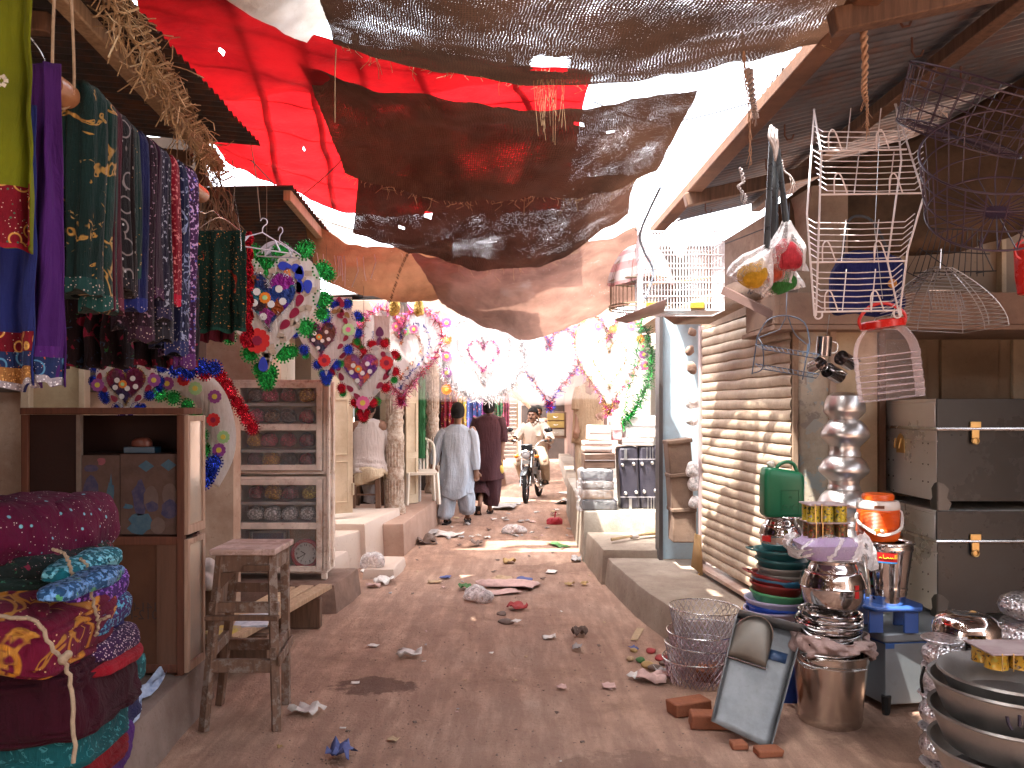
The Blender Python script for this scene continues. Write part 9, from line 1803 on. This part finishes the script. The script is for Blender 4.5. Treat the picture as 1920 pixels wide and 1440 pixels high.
remesh(b, 'body', skin, p6, .012, 2); hair(hc, MH, p6); m = MB(); loft(m, [((bx(1008), Yp, bz(785)), .09, .08, 0, 0), ((bx(1008), Yp, bz(790)), .2, .12, 0, .2), ((bx(1008), Yp, bz(810)), .19, .13, 0, .4), ((bx(1008), Yp, bz(842)), .2, .15, 0, 1)], 36, .04, 51); m.build('shirt', fabric('white_shirt', (.6, .58, .58), None), p6, ang=180)
m = MB(); loft(m, [((bx(1008), Yp, bz(838)), .17, .14, 0, .5), ((bx(1008), Yp, .5), .16, .13, 0, 1), ((bx(1008), Yp, .1), .15, .12, 0, 1)], 30, .05, 52); m.build('trousers', fabric('grey_trousers', (.2, .19, .2), None), p6, ang=180)

lit = {k: mat('litter_'+k, c, dk(c, .75), 25, .75) for k, c in {'white': (.72, .68, .64), 'tan': (.5, .36, .22), 'grey': (.4, .37, .36), 'red': (.36, .05, .05), 'green': (.08, .2, .07), 'blue': (.12, .15, .35), 'gold': (.45, .3, .13), 'dark': (.17, .12, .10), 'pink': (.6, .4, .36)}.items()}
film2 = clear('clear_litter', (.95, .92, .92), .38, .2, 30, 1.0)
def scrap(px, py, w_, h_, c, lab, crump=.3, seed=0, z=0.006, nm='paper_scrap', group=None, cat_='litter', yaw=None, mt=None):
    g0 = G(px, py, z); Y = g0.y; rg = random.Random(seed*7+px); sx = w_*Y/F; sy = h_*Y/F*(Y/(CH))*.9; yaw = rg.uniform(-.5, .5) if yaw is None else yaw; n_ = 7; rows = []
    for j in range(n_):
        r_ = []
        for i in range(n_):
            u, v = i/(n_-1)-.5, j/(n_-1)-.5; e = 1+.25*crump*rg.uniform(-1, 1); x, y = u*sx*e, v*sy*e; zz = crump*min(sx, sy, .12)*(.5+noise.noise(V((u*3+seed, v*3, px*.1))))
            r_.append(V((g0.x+x*math.cos(yaw)-y*math.sin(yaw), g0.y+x*math.sin(yaw)+y*math.cos(yaw), z+.004+max(0, zz))))
        rows.append(r_)
    m = MB(); m.grid(rows); o = m.build(nm, mt or lit[c], ang=60, solid=.0015); tag(o, lab, cat_, group); return o
def crump(px, py, w_, h_, c, lab, seed=0, nm='crumpled_paper', z=0.0, mt=None):
    g0 = G(px, py, z); m = MB(); r = w_*g0.y/F*.42; hz = max(.014, h_*g0.y/F*.22); pillow(m, g0+V((0, 0, hz*.7)), (r, r*.8, hz), rot(0, 0, seed), .9, r*.38, seed*3.7, 18); o = m.build(nm, mt or lit[c], smooth=False); tag(o, lab, 'litter'); return o
spec = [(700, 1211, 20, 5, 'white', 'small white card left of the middle of the lane', .05), (768, 1232, 44, 10, 'white', 'long white paper twist left of the middle of the lane', .5), (666, 1281, 16, 5, 'white', 'tiny printed white slip on the damp stain', .05), (738, 1388, 20, 8, 'tan', 'small cream scrap near the bottom of the lane', .2), (575, 1337, 55, 18, 'white', 'torn white paper right of the stool', .4), (1053, 1290, 18, 7, 'pink', 'small folded cream slip at lower right of the lane', .2), (1142, 1288, 24, 12, 'pink', 'square pinkish paper at lower right of the lane', .15), (1030, 1197, 24, 6, 'white', 'thin white scrap right of the middle', .3), (1082, 1217, 18, 7, 'grey', 'grey folded scrap right of the middle', .5), (970, 1141, 32, 9, 'red', 'red sweet wrapper in the middle of the lane', .4), (1034, 1073, 19, 6, 'white', 'white matchbox-like card on the damp patch', .1), (1047, 1023, 24, 10, 'green', 'green and white carton lying in the lane', .2), (955, 1055, 22, 5, 'gold', 'yellowish wrapper above the paper heap', .3), (700, 1100, 26, 5, 'pink', 'pinkish strip left of the paper heap', .3), (720, 1092, 34, 10, 'white', 'crumpled white strip left of the lane near the stone block', .5), (815, 1092, 26, 4, 'tan', 'brown paper strip in the lane', .2), (872, 1103, 22, 6, 'green', 'little green and white wrapper', .4), (835, 1084, 20, 4, 'blue', 'pale blue scrap left of the heap', .2), (1080, 1052, 18, 6, 'grey', 'silver wrapper near the step', .5), (1095, 1096, 12, 4, 'gold', 'small gold wrapper near the step', .4), (1068, 1097, 14, 4, 'gold', 'small yellow wrapper in the lane near the step', .4), (640, 1420, 40, 24, 'blue', 'crumpled blue and gold packet at the bottom edge', .8), (525, 1402, 10, 5, 'gold', 'tiny yellow leaf-like scrap right of the stool', .5), (643, 1366, 12, 3, 'white', 'tiny white sliver below the damp stain', .1), (1195, 1190, 14, 28, 'tan', 'clear brownish film strip beside the ledge', .1), (1187, 1217, 14, 6, 'blue', 'small blue foil tube by the ledge', .3), (1225, 1275, 60, 18, 'pink', 'torn pinkish paper beside the baskets', .4), (1195, 1270, 36, 8, 'white', 'white torn paper left of the baskets', .4), (1240, 1262, 24, 10, 'grey', 'grey paper scrap under the basket edge', .4), (1085, 1192, 26, 8, 'dark', 'dark reddish twig-like scrap', .6), (795, 1000, 50, 10, 'grey', 'flattened newspaper beside the brown walkway', .3), (770, 1003, 30, 8, 'white', 'white paper beside the brown walkway', .4), (840, 1004, 50, 7, 'white', 'long newspaper strip by the walkway', .3), (800, 1018, 34, 8, 'dark', 'dark crumpled wrapper by the walkway', .7), (748, 1022, 20, 8, 'red', 'red and green wrapper by the cream step', .6), (728, 1030, 12, 6, 'gold', 'small tan wrapper by the cream step', .6), (893, 1022, 18, 6, 'dark', 'dark leaf-like scrap in the lane', .6), (945, 952, 44, 10, 'grey', 'newspaper sheet at the feet of the man in maroon', .5), (1066, 942, 40, 8, 'grey', 'grey rag of paper right of the motorcycle', .8), (1075, 925, 50, 5, 'white', 'long white strip beyond the luggage', .2), (1155, 1052, 0, 0, 'white', '', 0)]
for k, a in enumerate(spec):
    if a[2]: scrap(a[0], a[1], a[2], a[3], a[4], a[5], a[6], k)
for k, a in enumerate(((905, 1092, 40, 10, 'pink', 'newspaper roll end of the paper heap'), (960, 1094, 60, 18, 'pink', 'big crumpled newspaper in the paper heap'), (985, 1088, 36, 16, 'blue', 'bluish crumpled page in the paper heap'), (940, 1086, 50, 8, 'tan', 'tan flattened packet in the paper heap'), (1000, 1095, 30, 6, 'white', 'white slip at the right of the paper heap'), (930, 1098, 26, 8, 'dark', 'dark crumpled page in the paper heap'))): crump(a[0], a[1], a[2], a[3], a[4], a[5], k+1)
scrap(955, 1098, 110, 14, 'pink', 'spread newspaper sheet under the paper heap', .25, 77); scrap(940, 1112, 70, 8, 'pink', 'flat paper bag below the paper heap', .15, 78)
crump(940, 1152, 30, 16, 'dark', 'upper dark crumpled rag in mid lane', 11); crump(950, 1168, 36, 18, 'dark', 'lower dark crumpled rag in mid lane', 12); scrap(968, 1165, 14, 6, 'white', 'white slip stuck to the dark crumpled rag', .1, 79, .03)
for k, (px, py, w_, h_, lab) in enumerate(((900, 1125, 46, 30, 'clear plastic bag puffed open in mid lane'), (965, 1000, 42, 22, 'clear plastic sheet lying beyond the paper heap'))):
    g0 = G(px, py); m = MB(); pillow(m, g0+V((0, 0, .05)), (w_*g0.y/F*.55, .13, .07), rot(0, .3-.2*k, .3), .85, .035, k+40, 22); tag(m.build('plastic_bag', film2, ang=180), lab, 'litter')
g0 = G(700, 1058, .1); m = MB(); pillow(m, g0+V((.0, -.05, .045)), (.11, .1, .08), None, .85, .03, 44, 20); tag(m.build('plastic_bag', film2, ang=180), 'clear plastic bag slumped against the kerb stone', 'litter')
crump(690, 1072, 40, 14, 'white', 'white wrappers gathered under the slumped plastic bag', 14)
g0 = G(1040, 982); m = MB(); pillow(m, g0+V((0, 0, .04)), (.11, .08, .05), None, .8, .04, 50, 16); m.tube([g0+V((.0, 0, .07)), g0+V((.01, 0, .15)), g0+V((.02, 0, .17))], .012, 6); tag(m.build('plastic_bag', plastic('red_bag', (.4, .03, .05), .5), smooth=False), 'red plastic bag dropped near the luggage', 'litter')
for k, (x, y, w_, c) in enumerate(((1222, 1222, 26, 'red'), (1200, 1240, 24, 'green'), (1216, 1250, 30, 'gold'), (1240, 1236, 34, 'red'), (1230, 1256, 34, 'dark'), (1248, 1246, 28, 'dark'), (1182, 1238, 20, 'tan'), (1190, 1222, 20, 'gold'))):
    crump(x, y, w_, 16, c, ('red crinkled wrapper by the ledge', 'green foil wrapper by the ledge', 'orange-gold wrapper in the heap by the baskets', 'dark red card in the heap by the baskets', 'black crumpled film in the heap by the baskets', 'brown crumpled scrap touching the baskets', 'twiggy tan scrap at the left of the heap', 'small gold crown-like wrapper by the ledge')[k], 20+k)
rg_ = random.Random(77)
for k in range(58):
    px, py = rg_.uniform(560, 1180), rg_.choice([rg_.uniform(985, 1120), rg_.uniform(1000, 1430)]); Y = G(px, py).y; x = XF(px, Y)
    if not (-1.15 < x < .75): continue
    scrap(px, py, rg_.uniform(3, 9), rg_.uniform(1.5, 4), rg_.choice(['white', 'tan', 'pink', 'grey', 'dark', 'dark']), 'tiny trodden fragment scattered on the dirt lane', .3, 100+k, .004, 'litter_fragment', 'tiny trodden fragments on the lane')
for k in range(40):
    px, py = rg_.uniform(820, 1080), rg_.uniform(945, 1010); Y = G(px, py).y
    scrap(px, py, rg_.uniform(4, 12), rg_.uniform(1.5, 3), rg_.choice(['white', 'tan', 'pink', 'grey']), 'tiny pale fragment on the far stretch of lane', .3, 200+k, .004, 'litter_fragment', 'tiny pale fragments on the far lane')

rg_ = random.Random(8); m = MB()
for k in range(900):
    py = 960+480*rg_.random()**.7; px = rg_.uniform(420, 1330); Y = G(px, py).y; x = XF(px, Y)
    if not (-1.25 < x < .85 + (.25 if Y < 5 else 0)): continue
    r = rg_.uniform(.002, .0065)*(1.5 if rg_.random() < .06 else 1); c = V((x, Y, r*.3)); h = [V((rg_.uniform(.7, 1.2)*r*math.cos(a), rg_.uniform(.7, 1.2)*r*math.sin(a), 0)) for a in (0, 1.25, 2.5, 3.8, 5.1)]
    m.add([c+p for p in h]+[c+p*.5+V((0, 0, r*rg_.uniform(.5, .9))) for p in h], [(5, 6, 7, 8, 9)]+[(i, (i+1) % 5, (i+1) % 5+5, i+5) for i in range(5)])
tag(m.build('gravel', mat('grit', (.34, .24, .19), (.16, .11, .09), 40, .9), smooth=False, keep=True), 'fine grit and pebbles scattered over the dirt lane', 'gravel', kind='stuff')
for k, (a, b_, c_) in enumerate((((560, 372, 6), (640, 300, 5.5), (790, 110, 4.4)), ((470, 300, 5.4), (600, 410, 6.4), (830, 470, 7)), ((1110, 190, 4.4), (1240, 230, 4.6), (1420, 190, 4.3)), ((1190, 430, 6.2), (1300, 470, 6.3), (1430, 430, 5.6)))):
    m = MB(); m.tube(spline([P(*a), P(*b_), P(*c_)], 20), .004, 5); tag(m.build('cable', blk_w), ('thin cable crossing the gap beside the red cloth', 'thin cable slung under the left tin roofs', 'tie cord from the second burlap to the right eave', 'thin cable above the bird cages')[k], 'cable')
